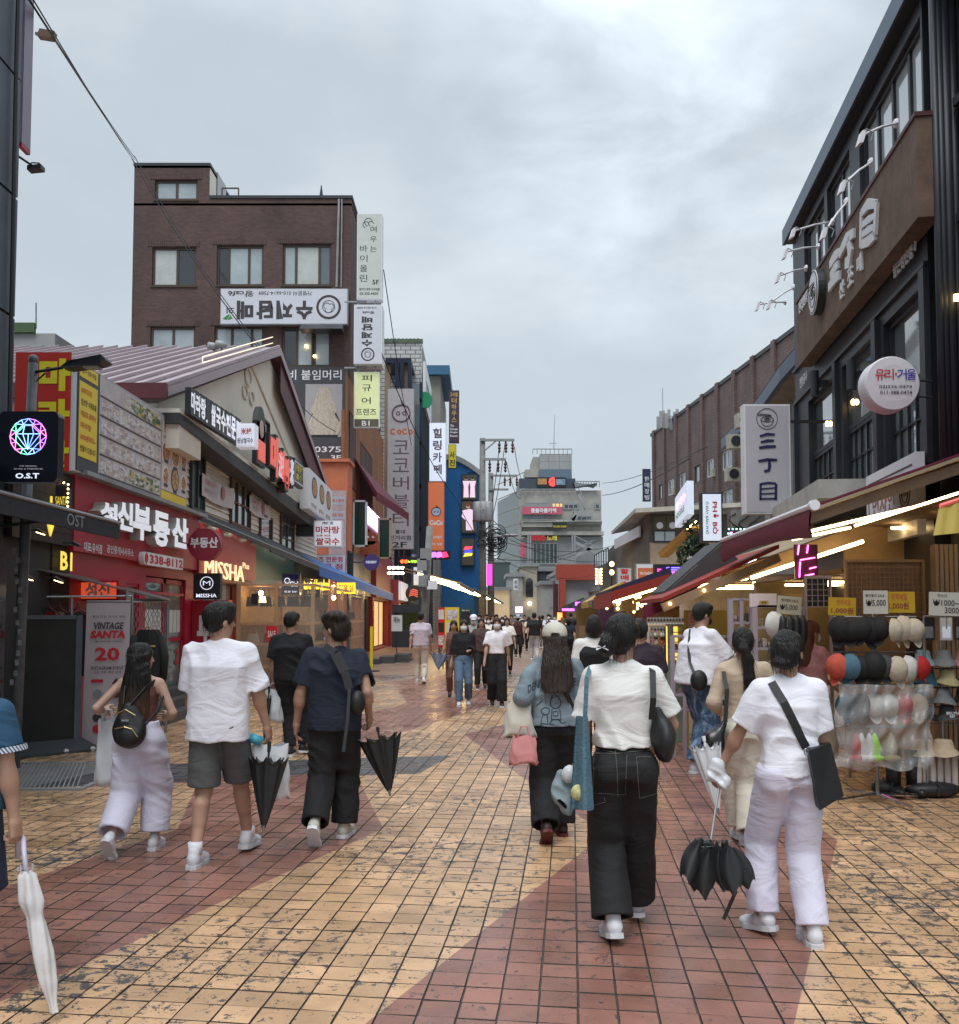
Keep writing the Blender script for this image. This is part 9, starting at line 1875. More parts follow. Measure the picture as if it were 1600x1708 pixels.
 # ---- shoes
 if shoes is not None:
  for i in(0,1):
   p,yw=fr_[i];a=np.array(ank[i]);cy,sy=cos(yw),sin(yw)
   def Q(v):
    x_,y_,z_=v;y2=y_*cos(p)+z_*sin(p);z2=-y_*sin(p)+z_*cos(p);return T(a+np.array([x_*cy-y2*sy,x_*sy+y2*cy,z2]))
   S1=Vol(max(.006,vox*.65));S1.cone(Q((0,-.035,-.035)),Q((0,.03,-.03)),.040*s,.042*s,.015);S1.cone(Q((0,.03,-.035)),Q((0,.13,-.05)),.040*s,.034*s,.02);S1.ell(Q((0,.15,-.052)),np.array((.042,.05,.030))*s,None,.02);S1.cone(Q((0,-.03,-.02)),Q((0,-.02,.018 if shoes.get('high')is None else.06)),.039*s,.038*s,.015)
   f=S1.fill();npart('shoe',[f.mesh()],shoes['m'],t)
   mb=MB();out=[(-.034,-.075),(-.046,-.03),(-.040,.05),(-.048,.12),(-.035,.18),(0,.205),(.035,.18),(.048,.12),(.040,.05),(.046,-.03),(.034,-.075),(0,-.088)]
   n_=len(out);vs=[Q((x_,y_,-.060))for x_,y_ in out]+[Q((x_*1.03,y_*1.01,-.086))for x_,y_ in out];mb.add(vs,[tuple(range(n_)),tuple(range(2*n_-1,n_-1,-1))]+[(k,n_+k,n_+(k+1)%n_,(k+1)%n_)for k in range(n_)])
   mb.pt('sole',shoes.get('sole',m_w),t)
 # ---- hair
 if hair:
  hm=hair.get('m',h_blk);k=hair['k'];Hh=Vol(max(vox*.8,.007));big=hair.get('vol',1.0)
  Hh.ell(HP((0,-.012,.036)),np.array((.084*big,.103*big,.092*big))*s,HR,.02)
  if k=='short':Hh.ell(HP((0,-.045,-.005)),np.array((.078,.065,.075))*s,HR,.02);Hh.ell(HP((0,.045,.085)),np.array((.07,.055,.042))*s*big,HR,.02)
  elif k=='mop':Hh.ell(HP((0,-.05,-.015)),np.array((.090,.07,.085))*s,HR,.02);Hh.ell(HP((0,.05,.075)),np.array((.085,.06,.055))*s,HR,.03);Hh.ell(HP((-.03,-.02,.10)),np.array((.07,.08,.04))*s,HR,.02)
  elif k in('bun','pony'):Hh.ell(HP((0,-.05,-.01)),np.array((.08,.07,.08))*s,HR,.02)
  elif k=='bob':Hh.ell(HP((0,-.03,-.04)),np.array((.098,.095,.105))*s,HR,.03)
  bd=lambda x_,y_,z:T(cen(z,x_,y_))
  if k=='long':
   ze=hair.get('end',1.15);hw=hair.get('w',.125);cxs=hair.get('dx',0)
   L=[]
   for z in np.linspace(ze,1.60,7):
    f_=(z-ze)/(1.60-ze);yy=hair.get('off',0)*min(1,(1-f_)*2)-.055-.055*(1-f_)*(1 if f_<.75 else.6);rx=hw*(.62+.38*sin(min(1,(1-f_)*1.3)*1.57));rx*=(.8 if f_<.02 else 1);q=T(cen(z,cxs*(1-f_),yy));L.append((z*s,q[0],q[1],rx*s,(.055+.03*f_)*s))
   Hh.loft(L,.03,2.2,face)
  if k=='bun':c=hair.get('at',(0,-.115,-.02));Hh.ell(HP(c),np.array(hair.get('r',(.05,.045,.045)))*s,HR,.015)
  if k=='pony':
   P=[HP((0,-.105,.0)),HP((0,-.135,-.05)),T(cen(1.45,.0,-.13)),T(cen(1.30,.01,-.135)),T(cen(hair.get('end',1.12),.015,-.12))];R_=[.028,.036,.042,.040,.014]
   for a,b,ra,rb in zip(P,P[1:],R_,R_[1:]):Hh.cone(a,b,ra*s,rb*s,.02)
  f=Hh.fill();fc=Vol(f.h);fc.ell(HP((0,.10,-.035)),np.array((.066,.075,.085))*s,HR,0);fc.ell(HP((0,.06,-.10)),np.array((.062,.07,.06))*s,HR,.02)
  g=fc.fill(f);f.v=np.maximum(f.v,-g.v)
  if k in('short','mop'):
   zc=HP((0,-.06,-.085))[2];f.cut(lambda X_,Y_,Z_:(zc-Z_)*.8)
   for q in(-1,1):ev=Vol(f.h);ev.ell(HP((q*.085,.012,-.03)),np.array((.022,.03,.038))*s,HR,0);g=ev.fill(f);f.v=np.maximum(f.v,-g.v)
  f.wave(hair.get('amp',.010 if k in('mop',)else.006),seed+5,70 if k in('short','mop')else 90,.25 if k!='mop' else 1)
  hmesh=f.mesh();npart('hair',[hmesh],hm,t)
  if vox<.0112 and len(hmesh[0]):
   r=np.random.RandomState(seed+50);VH=hmesh[0];hcW=HP((0,-.01,.03));mb=MB()
   for q in r.choice(len(VH),170 if k!='long' else 300):
    p0=VH[q];o_=p0-hcW;o_/=np.linalg.norm(o_)+1e-6;lg=(.028 if k in('short','mop','bun')else.07)*s;dn=np.array([0,0,-1.])*(.9 if k in('long','pony')else.45)+r.normal(size=3)*.25+o_*(.1 if k!='mop' else.5);dn/=np.linalg.norm(dn);P_=[]
    if(HR.T@(p0-HP((0,0,0))))[1]>.06*s:continue
    for j in range(4):P_.append(p0+dn*lg*j/3-np.array([0,0,.008])*j*j*s*.4+o_*.0015)
    mb.tube(P_,[.0016,.0014,.001,.0004],3,caps=False)
   o=mb.pt('hair_strands',hm,t);o['kind']='stuff'
  if hair.get('cap'):
   cm=hair['cap'];Cc=Vol(max(vox*.8,.007));Cc.ell(HP((0,-.008,.055)),np.array((.102,.122,.100))*s,HR,0);f=Cc.fill();zc=HP((0,0,.03));up=HR@np.array([0,0,1.]);f.cut(lambda X_,Y_,Z_:-((X_-zc[0])*up[0]+(Y_-zc[1])*up[1]+(Z_-zc[2])*up[2]))
   ho=Vol(f.h);ho.ell(HP((0,-.122,.045)),np.array((.04,.03,.018))*s,HR,0);g=ho.fill(f);f.v=np.maximum(f.v,-g.v);npart('cap',[f.mesh()],cm,t)
   mb=MB();mb.sheet(lambda u,v:HP((.075*cos(pi*u)*(1-.15*v),.085+.075*v*sin(pi*u)+.01,.035-.02*v)),12,4);mb.sheet(lambda u,v:HP((.075*cos(pi*u)*(1-.15*v),.085+.075*v*sin(pi*u)+.01,.030-.02*v)),12,4);mb.pt('cap_brim',cm,t,smooth=True)
 if eyes:
  for q in(-1,1):
   mb=MB();mb.blob(HP((q*.029,.074,.012)),(.011*s,.006*s,.006*s),8,6);mb.pt('eye',m_bk,t)
   mb=MB();mb.tube([HP((q*.016,.083,.030)),HP((q*.042,.074,.032))],.003,5);mb.pt('eyebrow',h_blk,t)
  if not mask:mb=MB();mb.tube([HP((-.02,.083,-.062)),HP((0,.089,-.064)),HP((.02,.083,-.062))],.0045,5);mb.pt('mouth',mat('lip_colour',(.35,.09,.08),.5,var=0),t)
 if mask:
  mb=MB()
  def mk(u,v):
   a=(u-.5)*2.3;z=.005-.085*v;r_=.078+.018*sin(pi*v)*cos(a*.9);return HP((r_*.86*sin(a),.022+r_*cos(a)*.95,z-.012))
  mb.sheet(mk,14,8);mb.pt('face_mask',mask,t,smooth=True)
  for q in(-1,1):mb=MB();mb.tube([HP((q*.062,.05,-.01)),HP((q*.078,.0,.01))],.002,4);mb.pt('mask_loop',mask,t)
 info['HP']=HP;info['cen']=cen;info['t']=t;info['s']=s;return t,info
def pxl(px,py,dy,Xc,Y,H,face=0):
 p=W(px,py,Y+dy);s=H/1.7;dx,dyy=(p.x-Xc)/s,dy/s;c,sn=cos(face),sin(face);return(dx*c+dyy*sn,-dx*sn+dyy*c,p.z/s)
from mathutils.bvhtree import BVHTree
def surf(t,names,pts,off=.006,Y=None):
 V_=[];F_=[]
 for c in t.children:
  if c.name.split('.')[0]in names:
   o=len(V_);w=wloc(c);V_+=[v.co+w for v in c.data.vertices];F_+=[[i+o for i in p.vertices]for p in c.data.polygons]
 bv=BVHTree.FromPolygons(V_,F_);out=[];last=None
 for px,py in pts:
  r=ray(px,py).normalized();h=bv.ray_cast(Vector((0,0,CAMH)),r)
  if h[0]is None:
   yy=last.y if last else(Y or t.location.y-.14);out.append(W(px,py,yy));continue
  last=h[0];out.append(h[0]-r*off)
 return out
# ================= THE WALKERS =================
c_wht=cloth('white',(.80,.79,.86));c_wht2=cloth('warm_white',(.77,.75,.72));c_nav=cloth('navy',(.012,.018,.035));c_blk=cloth('black',(.010,.010,.012));c_gry=cloth('grey_shorts',(.10,.105,.105));c_lil=cloth('pale_lilac',(.68,.66,.79));c_jblk=cloth('black_denim',(.012,.012,.013),.8,.15);c_bei=cloth('beige',(.50,.39,.29));c_crm=cloth('cream',(.62,.57,.48));c_brn=cloth('rust_brown',(.15,.06,.05));c_den=cloth('blue_denim',(.185,.235,.27),.85,.3);c_dk=cloth('dark_blue_denim',(.02,.075,.15),.8,.1)
c_jean=cloth('light_jeans',(.10,.17,.26),.85,.15);c_pink=cloth('pink',(.50,.25,.27));c_sh=cloth('navy_shorts',(.02,.03,.07))
c_camo=None
def camo():
 m=bpy.data.materials.new('camo_denim');m.use_nodes=True;nt=m.node_tree;N=nt.nodes;L=nt.links;b=N['Principled BSDF'];sv(b,'Roughness',.85)
 tc=N.new('ShaderNodeTexCoord');n=N.new('ShaderNodeTexNoise');sv(n,'Scale',7);sv(n,'Detail',2);sv(n,'Distortion',1);L.new(tc.outputs['Object'],n.inputs['Vector'])
 r=N.new('ShaderNodeValToRGB');r.color_ramp.interpolation='CONSTANT';r.color_ramp.elements[0].color=(.04,.08,.15,1);r.color_ramp.elements[1].position=.5;r.color_ramp.elements[1].color=(.10,.17,.27,1);e=r.color_ramp.elements.new(.6);e.color=(.24,.33,.45,1)
 L.new(n.outputs[0],r.inputs[0]);L.new(r.outputs[0],b.inputs['Base Color']);return m
c_camo=camo()
sh_w={'m':cloth('white_shoe',(.68,.68,.72),.55),'sole':mat('white_rubber',(.6,.6,.62),.5,var=.05)};sh_b={'m':cloth('black_shoe',(.015,.015,.016),.6),'sole':m_w}
m_ubk=mat('black_umbrella_cloth',(.010,.011,.012),.5,var=.1,rv=.1);m_bag=mat('black_nylon',(.012,.012,.013),.55,var=.2,bump=.2,bs=8);m_poly=mat('white_polythene',(.62,.63,.66),.35,var=.05,bump=.6,bs=5)
def strap(t,P,w,m_,name='strap',th=.006,up=(0,1,0)):
 mb=MB();P=[V3(p)for p in P]
 for i in range(len(P)-1):
  mb.bar(P[i],P[i+1],w,th,up=up)
 return mb.pt(name,m_,t)
def PX(px,py,Y):return W(px,py,Y)
def hum(label,top,tip,R,m_,handle,n=8,open_=1.0,hl=.18,name='umbrella',bulge=.0,back=None):
 top,tip=V3(top),V3(tip);ax=(tip-top);L_=ax.length;ax=ax.normalized();x=ax.cross(V3((0,1,0))).normalized();y=ax.cross(x)
 t=thg(name,label,'umbrella',tuple(tip));mb=MB();K=n*6
 def fn(u,v):
  a=2*pi*u;ple=1-.28*abs(sin(a*n/2))**.7*(1-v*.6);r=R*(1-v)**.9*ple*open_+.012;edge=.035*abs(sin(a*n/2))*(1-v)if v<.01 else 0
  return top+ax*(L_*.93*v+edge*1.4)+(x*cos(a)*r+y*sin(a)*r*.55)
 mb.sheet(fn,K,14);mb.pt('canopy',m_,t,smooth=True)
 mb=MB();mb.tube([top+ax*L_*.05,top+ax*L_],.005,6);mb.tube([top+ax*L_*.9,top+ax*(L_*1.0)],[.012,.006],8);mb.pt('shaft',m_st,t)
 for k in range(n):a=2*pi*(k)/n;p=top+x*cos(a)*R*open_+y*sin(a)*R*.55*open_;mb=MB();mb.tube([p,top+ax*L_*.9],.0022,4);mb.pt('rib',m_st,t)
 mb=MB();mb.tube([top+ax*L_*.05,top-ax*hl],.008,8);mb.tube([top-ax*hl*.3,top-ax*hl],[.012,.014],8);mb.pt('handle',handle,t);return t
P3,i3=person('man in a plain white T-shirt and grey shorts with a black umbrella and plastic bag',368,6.55,1.74,0,feet=((-.10,-.15,0,0,-.05),(.13,.30,4,0,-.15)),hands=(pxl(322,1225,.08,-1.768,6.55,1.74),pxl(446,1215,.12,-1.768,6.55,1.74)),top={'m':c_wht,'hem':.79,'infl':.034,'sleeve':.9,'sr':(.07,.092),'amp':.007,'straight':.9,'fr':17,'name':'t_shirt'},legs={'m':c_gry,'end':.12,'r':(.102,.108,.11),'waist':.98,'infl':.012,'amp':.006},hair={'k':'short','vol':1.06},shoes=sh_w,turn=-.85,skin=0,seed=1,width=1.0,vox=.0075)
for sx in(0,1):
 a=i3['T'](np.array([(-.10,-.15,.13),(.13,.30,.13)][sx]));mb=MB();mb.tube([V3(a)-V3((0,0,.04)),V3(a)+V3((0,0,.03))],.047,10);mb.pt('sock',c_wht,P3,smooth=True)
x2=(238-800)/1600*6.8
P2,i2=person('long-haired woman in a rust top and loose pale trousers with a small black backpack',238,6.8,1.46,0,True,feet=((-.12,-.28,52,.02,0),(.10,.10,0,0,.0)),hands=(pxl(176,1185,.1,x2,6.8,1.46)+(-.3,-1,-.3),(.17,.16,1.08,.7,-1,-.2)),top={'m':c_brn,'hem':1.04,'infl':.008,'sleeve':0,'cap':0,'amp':.002,'straight':.1,'neck':1.40,'hollow':0,'name':'tank_top'},legs={'m':c_lil,'end':.86,'r':(.125,.125,.115),'waist':1.06,'infl':.03,'amp':.012,'fr':20},hair={'k':'long','end':1.05,'w':.125,'dx':-.03,'m':hairmat('ombre_brown',(.010,.008,.007),(.15,.075,.035),.88,1.18)},shoes=sh_w,turn=-.9,seed=2,skin=2)
bp=thg('backpack','small black nylon backpack with gold zips on the long-haired woman','backpack',tuple(W(220,1210,6.55)))
c=W(216,1212,6.62);Vb=Vol(.008);c_n=np.array(c);Vb.ell(c_n+[0,0,-.03],(.115,.075,.12),None,.0);Vb.ell(c_n+[0,.0,.05],(.085,.065,.11),None,.03);Vb.ell(c_n+[.0,-.05,-.06],(.09,.045,.075),None,.015);f=Vb.fill();f.wave(.011,3,26);npart('body',[f.mesh()],m_bag,bp)
mb=MB();mb.tube([c+V3((-.07,-.083,.09)),c+V3((0,-.085,.125)),c+V3((.07,-.083,.085))],.004,6);mb.tube([c+V3((-.07,-.085,-.005)),c+V3((0,-.098,.01)),c+V3((.05,-.095,-.005)),c+V3((.085,-.08,-.06))],.004,6);mb.pt('zip',mat('gold_zip',(.55,.42,.2),.3,.8,var=0),bp)
mb=MB();mb.pp(c+V3((-.02,-.096,.045)),(.045,.003,0),(0,.012,0),(0,0,.012));mb.pt('logo_plate',m_ga,bp)
strap(bp,[c+V3((.02,-.03,.15)),c+V3((.09,.05,.26)),c+V3((.12,.15,.30))],.03,m_bag,up=(1,0,0));strap(bp,[c+V3((-.03,-.03,.15)),c+V3((-.05,.05,.27))],.03,m_bag,up=(1,0,0));strap(bp,[c+V3((.10,-.0,-.0)),c+V3((.17,.06,.1)),c+V3((.19,.12,.2))],.02,m_bag,up=(1,0,0))
def pbag(lab,top,w,h,d,m_,flare=1.1,handles=True,seed=0,tw=0):
 t=thg('shopping_bag',lab,'bag',tuple(V3(top)-V3((0,0,h))));top=V3(top);mb=MB();r=random.Random(seed);a0,a1,a2=r.uniform(0,6),r.uniform(0,6),r.uniform(0,6)
 def fn(u,v):
  a=2*pi*u;q=sin(a*3+v*5+a0)*.06+sin(a*5-v*9+a1)*.04+sin(a*9+v*3+a2)*.02;ww=w*(.8+(flare-.8)*v)*(1+q);dd=d*(.25+.75*min(1,v*1.6))*(1+q)*(.4 if v>.97 else 1)
  return top+V3((ww/2*math.copysign(abs(cos(a))**.6,cos(a))+tw*v,dd/2*sin(a),-h*v+.012*sin(a*4+a0)))
 mb.sheet(fn,40,16);mb.pt('sack',m_,t,smooth=True)
 if handles:
  for q in(-1,1):mb=MB();mb.tube([top+V3((-w*.22,q*.01,-.01)),top+V3((-w*.1,q*.01,.07)),top+V3((w*.1,q*.01,.07)),top+V3((w*.22,q*.01,-.01))],.006,5);mb.pt('handle',m_,t)
 return t
pbag('large flat white shopping bag beside the long-haired woman',W(181,1200,6.85),.17,.46,.10,m_poly,1.0,seed=2)
hR=V3(i3['T'](i3['hand'][1][0]))
hum('black folded umbrella held point down in front of the white plastic bag',W(448,1262,6.5),W(439,1390,6.42),.125,m_ubk,m_bk,hl=.10,open_=1.0)
pbag('white plastic bag bunched behind the black folded umbrella',W(452,1242,6.62),.30,.36,.14,m_poly,.7,False,seed=5,tw=.02)
bt=thg('water_bottle','clear plastic bottle with a blue label held in the hand of the man in white','bottle',tuple(hR));a,b=W(408,1226,6.6),W(438,1238,6.6);mb=MB();mb.tube([a+V3((-.05,0,.02)),a,b],[.018,.032,.032],12);mb.pt('body',m_clear,bt,smooth=True);mb=MB();mb.tube([a.lerp(b,.3),a.lerp(b,.95)],.0335,12);mb.pt('label',mat('blue_label',(.05,.32,.42),.4),bt,smooth=True)
hL=V3(i3['T'](i3['hand'][0][0]));ph=thg('phone','dark phone in the left hand of the man in the white T-shirt','phone',tuple(hL));mb=MB();mb.pp(hL+V3((-.005,-.03,-.06)),(.01,0,0),(0,.07,0),(0,.02,.13));mb.pt('case',m_bk,ph)
x5=(560-800)/1600*7.15
P5,i5=person('dark-haired man in a navy T-shirt and black trousers looking left with a crossbody strap',560,7.15,1.67,0,feet=((-.10,-.26,48,.02,0),(.06,.12,0,0,-.2)),hands=(pxl(495,1205,.03,x5,7.15,1.67),pxl(616,1196,.06,x5,7.15,1.67)),top={'m':c_nav,'hem':.82,'infl':.035,'sleeve':.80,'sr':(.07,.085),'amp':.008,'straight':.8,'name':'t_shirt'},legs={'m':c_blk,'end':.95,'r':(.112,.105,.10),'waist':.98,'infl':.015,'amp':.009},hair={'k':'mop','m':h_dbr,'amp':.008},shoes={'m':cloth('cream_shoe',(.55,.52,.46),.6),'sole':m_w},turn=1.15,tilt=-4,seed=3,width=1.0,vox=.0085,mask=None,curl=(.8,1.4))
q=i5['HP']((.0,.075,-.075));mb=MB();mb.blob(q,(.02,.045,.028),10,6);mb.pt('lowered_mask',mat('pale_blue_mask',(.5,.58,.65),.7),P5,smooth=True)
sb=thg('crossbody_strap','padded dark grey strap running from the left shoulder of the man in navy','bag',tuple(W(560,1130,7.0)))
pts=[(543,1078,7.02),(560,1090,6.93),(575,1120,6.93),(583,1148,6.95)]
P=[W(*p)for p in pts];mb=MB()
for i in range(3):mb.bar(P[i],P[i+1],[.05,.07,.055][i],.02,up=(0,1,0))
mb.pt('pad',mat('charcoal_webbing',(.045,.047,.052),.7,var=.15),sb);strap(sb,[W(583,1148,6.94),W(580,1200,6.93),W(573,1254,6.93)],.022,mat('charcoal_webbing',(.045,.047,.052)),'webbing')
Vb=Vol(.009);Vb.ell(np.array(W(596,1172,6.98)),(.06,.07,.09),None,0);f=Vb.fill();npart('pouch',[f.mesh()],m_bag,sb)
hum('black half-open umbrella hanging beside the man in navy, point down',W(632,1226,7.15),W(651,1328,7.1),.16,m_ubk,m_bk,n=9,open_=1.0,hl=.06)
x4=(487-800)/1600*11.4
P4,i4=person('man all in black holding a wet clear bag and folded umbrella by the stall',487,11.4,1.70,0,feet=((.0,.0,0,0,0),(.13,.16,8,0,-.4)),hands=(pxl(456,1138,.05,x4,11.4,1.7),(.17,.28,1.05)),top={'m':c_blk,'hem':.88,'infl':.035,'sleeve':.8,'sr':(.08,.09),'amp':.006,'straight':.8,'name':'t_shirt'},legs={'m':cloth('black_trousers',(.012,.012,.014)),'end':.95,'r':(.11,.085,.068),'waist':.98},hair={'k':'short'},shoes=sh_b,turn=-.3,tilt=10,seed=4,vox=.013,fine=True)
pbag('crumpled clear and white bag held by the man all in black',W(456,1150,11.4),.22,.38,.16,m_poly,1.1,seed=9)
hum('slim furled dark umbrella beside the crumpled clear bag',W(448,1160,11.3),W(440,1240,11.2),.03,m_ubk,m_bk,hl=.1)
x6=(925-800)/1600*7.2
P6,i6=person('woman in a cream cap and light denim jacket with an outlined cartoon print',925,7.2,1.58,.05,True,feet=((-.10,-.22,40,.0,0),(.07,.14,0,0,.1)),hands=(pxl(872,1190,.08,x6,7.2,1.58)+(-.4,-1,-.2),(.20,.10,.92,.5,-1,0)),top={'m':c_den,'hem':.90,'infl':.055,'sleeve':1.75,'sr':(.085,.06),'amp':.010,'straight':1.0,'fr':16,'name':'denim_jacket'},legs={'m':c_blk,'end':.97,'r':(.115,.11,.11),'waist':.98,'amp':.008},hair={'k':'long','end':1.17,'w':.13,'off':-.045,'cap':cloth('cream_cap',(.60,.56,.48)),'m':hairmat('soft_brown',(.030,.020,.015),(.07,.05,.04),1.0,1.3)},shoes={'m':cloth('maroon_black_shoe',(.03,.012,.014),.6),'sole':mat('dark_sole',(.10,.012,.015),.5)},turn=-.1,seed=6)
m_ink=mat('navy_ink',(.015,.02,.05),.8,var=0)
def inkline(P,r_=.0025):
 Q_=[]
 for u_,v_ in zip(P,P[1:]):Q_+=[(u_[0]+(v_[0]-u_[0])*k/3,u_[1]+(v_[1]-u_[1])*k/3)for k in range(3)]
 mb=MB();mb.tube(surf(P6,('denim_jacket',),Q_+[P[-1]],.003),r_,4,caps=False);mb.pt('print_line',m_ink,P6)
def inktext(body,x0,y0,x1,y1,rise=0):
 v,f=text_verts(body,0,0);lo=v.min(0);hi=v.max(0);pts=[]
 for x,y,z in v:u_=(x-lo[0])/(hi[0]-lo[0]);w_=(y-lo[1])/(hi[1]-lo[1]);pts.append((x0+(x1-x0)*u_,y1+(y0-y1)*w_-rise*sin(u_*3.14)-12*u_*(rise>0)))
 mb=MB();mb.add(surf(P6,('denim_jacket',),pts,.006),f);mb.pt('print_lettering',m_ink,P6)
inktext('DENIM DUNGAREE',881,1143,961,1156,9);inktext("IT'S WORKING THE BIG PLAY",903,1214,952,1219)
def circ(cx,cy,rx,ry,n=12):return[(cx+rx*cos(2*pi*i/n),cy+ry*sin(2*pi*i/n))for i in range(n+1)]
for Pq in(circ(927,1172,9,10),circ(910,1186,7,6),[(919,1165),(924,1158),(933,1162)],[(921,1183),(920,1200),(936,1200),(934,1183)],[(922,1200),(916,1208),(924,1208)],[(932,1200),(938,1207),(944,1204)],[(906,1192),(902,1206),(914,1208),(913,1193)],[(904,1206),(901,1212),(908,1212)],[(923,1187),(931,1187),(931,1194),(923,1194),(923,1187)],[(895,1177),(905,1168)]):inkline(Pq)
strap(P6,surf(P6,('denim_jacket',),[(924,1118),(935,1140),(946,1160),(956,1182),(962,1195)],.004),.035,m_bag,'shoulder_strap')
pbag('cream cloth tote bag on the arm of the woman in denim',W(866,1170,7.1),.20,.26,.10,mat('cream_cloth_bag',(.60,.56,.48),.8,var=.05,bump=.2,bs=8),1.2,True,seed=12);pbag('coral and white plastic bag hanging under the cream tote',W(874,1228,7.0),.20,.20,.10,mat('coral_poly',(.62,.25,.24),.4,var=.25,vs=3),1.05,True,seed=14)
x8=(1038-800)/1600*5.0
P8,i8=person('woman in a cropped white T-shirt and wide black jeans, hair pinned with a butterfly clip',1038,5.0,1.655,0,True,feet=((-.07,-.05,14,0,.1),(.11,.34,0,0,.1)),hands=((-.24,.10,.86),(.22,.22,.98,.7,-1,-.2)),top={'m':c_wht2,'hem':1.00,'infl':.028,'sleeve':.80,'sr':(.066,.080),'amp':.008,'straight':.55,'fr':18,'name':'t_shirt'},legs={'m':c_jblk,'end':.97,'r':(.100,.100,.110),'waist':1.05,'infl':.008,'amp':.005},hair={'k':'bun','at':(-.045,-.10,-.04),'r':(.05,.05,.06),'vol':1.08},shoes=sh_w,turn=-.5,tilt=3,seed=8,width=.98,vox=.007)
q=V3(i8['HP']((-.055,-.155,-.055)));bc=thg('hair_clip','white butterfly hair clip in the pinned-up dark hair','hair clip',tuple(q))
for s1,s2 in((-1,.6),(1,.6),(-1,-.4),(1,-.4)):mb=MB();mb.prs([q,q+V3((s1*.03,-.006,s2*.035)),q+V3((s1*.032,-.004,s2*.012))],(0,.004,0));mb.pt('wing',m_wl,bc)
m_stitch=mat('grey_stitch',(.16,.15,.14),.8,var=0)
def seamP(P,r_=.0018):mb=MB();mb.tube(P,r_,4,caps=False);mb.pt('stitching',m_stitch,P8)
for P_ in([(991,1256),(1046,1258),(1043,1326),(990,1323),(991,1256)],[(1062,1263),(1100,1262),(1101,1322),(1067,1332),(1062,1263)],[(1026,1243),(1030,1290),(1031,1330)],[(992,1249),(1030,1256),(1095,1250)],[(1008,1330),(1010,1338),(985,1345)]):
 Q_=[]
 for u_,v_ in zip(P_,P_[1:]):Q_+=[(u_[0]+(v_[0]-u_[0])*k/5,u_[1]+(v_[1]-u_[1])*k/5)for k in range(5)]
 seamP(surf(P8,('trousers',),Q_+[P_[-1]],.003),.0016)
sb8=thg('shoulder_bag','soft black shoulder bag under the right arm of the woman in wide jeans','bag',tuple(W(1105,1230,4.9)))
Vb=Vol(.009);c_n=np.array(W(1108,1235,4.93));Vb.ell(c_n+[0,0,0],(.055,.10,.11),None,0);Vb.cone(c_n+[-.01,0,.03],c_n+[-.03,.0,.15],.06,.022,.03);f=Vb.fill();f.wave(.014,4,26);npart('body',[f.mesh()],m_bag,sb8);strap(sb8,[W(1087,1200,4.86),W(1090,1165,4.83),W(1089,1120,4.9),W(1086,1112,5.0)],.03,m_bag)
tb=thg('tote_bag','long slim blue knitted tote hanging from the left shoulder of the woman in wide jeans','bag',tuple(W(972,1330,4.9)))
m_btot=mat('blue_knit',(.10,.20,.26),.85,var=.15,vs=8,bump=.5,bs=60);strap(tb,[W(985,1112,5.0),W(979,1130,4.83),W(976,1200,4.83)],.022,m_btot)
mb=MB();mb.sheet(lambda u,v:W(971+(u-.5)*20*(1+1.0*v),1195+155*v,4.80+.04*cos(u*6.28))+V3((0,.03*sin(u*6.28),.004*sin(v*60))),20,30);mb.sheet(lambda u,v:W(971+(u-.5)*20*(1+1.0*v),1195+155*v,4.87+.0*cos(u*6.28)),8,30);mb.pt('body',m_btot,tb,smooth=True)
mb=MB();mb.blob(W(964,1322,4.79),(.035,.02,.04),10,8);mb.pt('contents',mat('lemon_print',(.55,.55,.25),.6,var=.5,vs=30),tb,smooth=True)
sc8=thg('folded_jacket','grey-blue and white cloth bundle hanging at the left of the knitted tote','cloth bundle',tuple(W(945,1330,5.0)));Vb=Vol(.009);c_n=np.array(W(940,1335,5.0));Vb.cone(c_n+[.0,0,-.04],c_n+[.05,0,.14],.035,.02,.02);Vb.cone(c_n+[-.02,0,.0],c_n+[-.01,.02,.13],.04,.02,.02);f=Vb.fill();f.wave(.022,7,30);npart('cloth',[f.mesh()],mat('grey_blue_cloth',(.22,.28,.30),.8,var=.15),sc8);Vb=Vol(.009);c_n=np.array(W(951,1292,4.97));Vb.ell(c_n,(.045,.04,.045),None,0);f=Vb.fill();f.wave(.024,8,40);npart('white_knot',[f.mesh()],m_poly,sc8)
x11=(1312-800)/1600*5.0
P11,i11=person('woman in a white T-shirt and pale lilac trousers trailing a dripping black umbrella',1312,5.0,1.575,0,True,feet=((-.13,.10,10,0,.45),(.08,-.10,0,0,0)),hands=(pxl(1200,1285,.15,x11,5.0,1.575)+(-.3,-1,.0),(.22,.08,.84)),top={'m':c_wht,'hem':.90,'infl':.03,'sleeve':.82,'sr':(.066,.080),'amp':.008,'straight':.55,'fr':18,'name':'t_shirt'},legs={'m':c_lil,'end':.97,'r':(.104,.094,.088),'waist':1.02,'infl':.010,'amp':.008},hair={'k':'bun','at':(-.01,-.10,-.055),'r':(.055,.03,.03)},shoes=sh_w,turn=-.5,seed=11,width=.95,vox=.007,skin=1)
bb_=thg('tote_bag','large matte black bucket bag on a wide diagonal strap','bag',tuple(W(1375,1300,4.85)));strap(bb_,surf(P11,('t_shirt',),[(1287,1138),(1298,1156),(1308,1172),(1318,1192),(1328,1212),(1336,1230),(1345,1247)],.006),.042,m_bag)
mb=MB();mb.tube([W(1345+3.5*cos(i*.52),1254+5*sin(i*.52),4.82)for i in range(13)],.003,5,caps=False);mb.pt('ring',m_st,bb_)
A_=[W(1349,1252,4.80),W(1386,1240,4.95),W(1408,1328,4.92),W(1368,1352,4.78)];mb=MB();mb.prs(A_,(.02,.12,.0));mb.pt('body',m_bag,bb_)
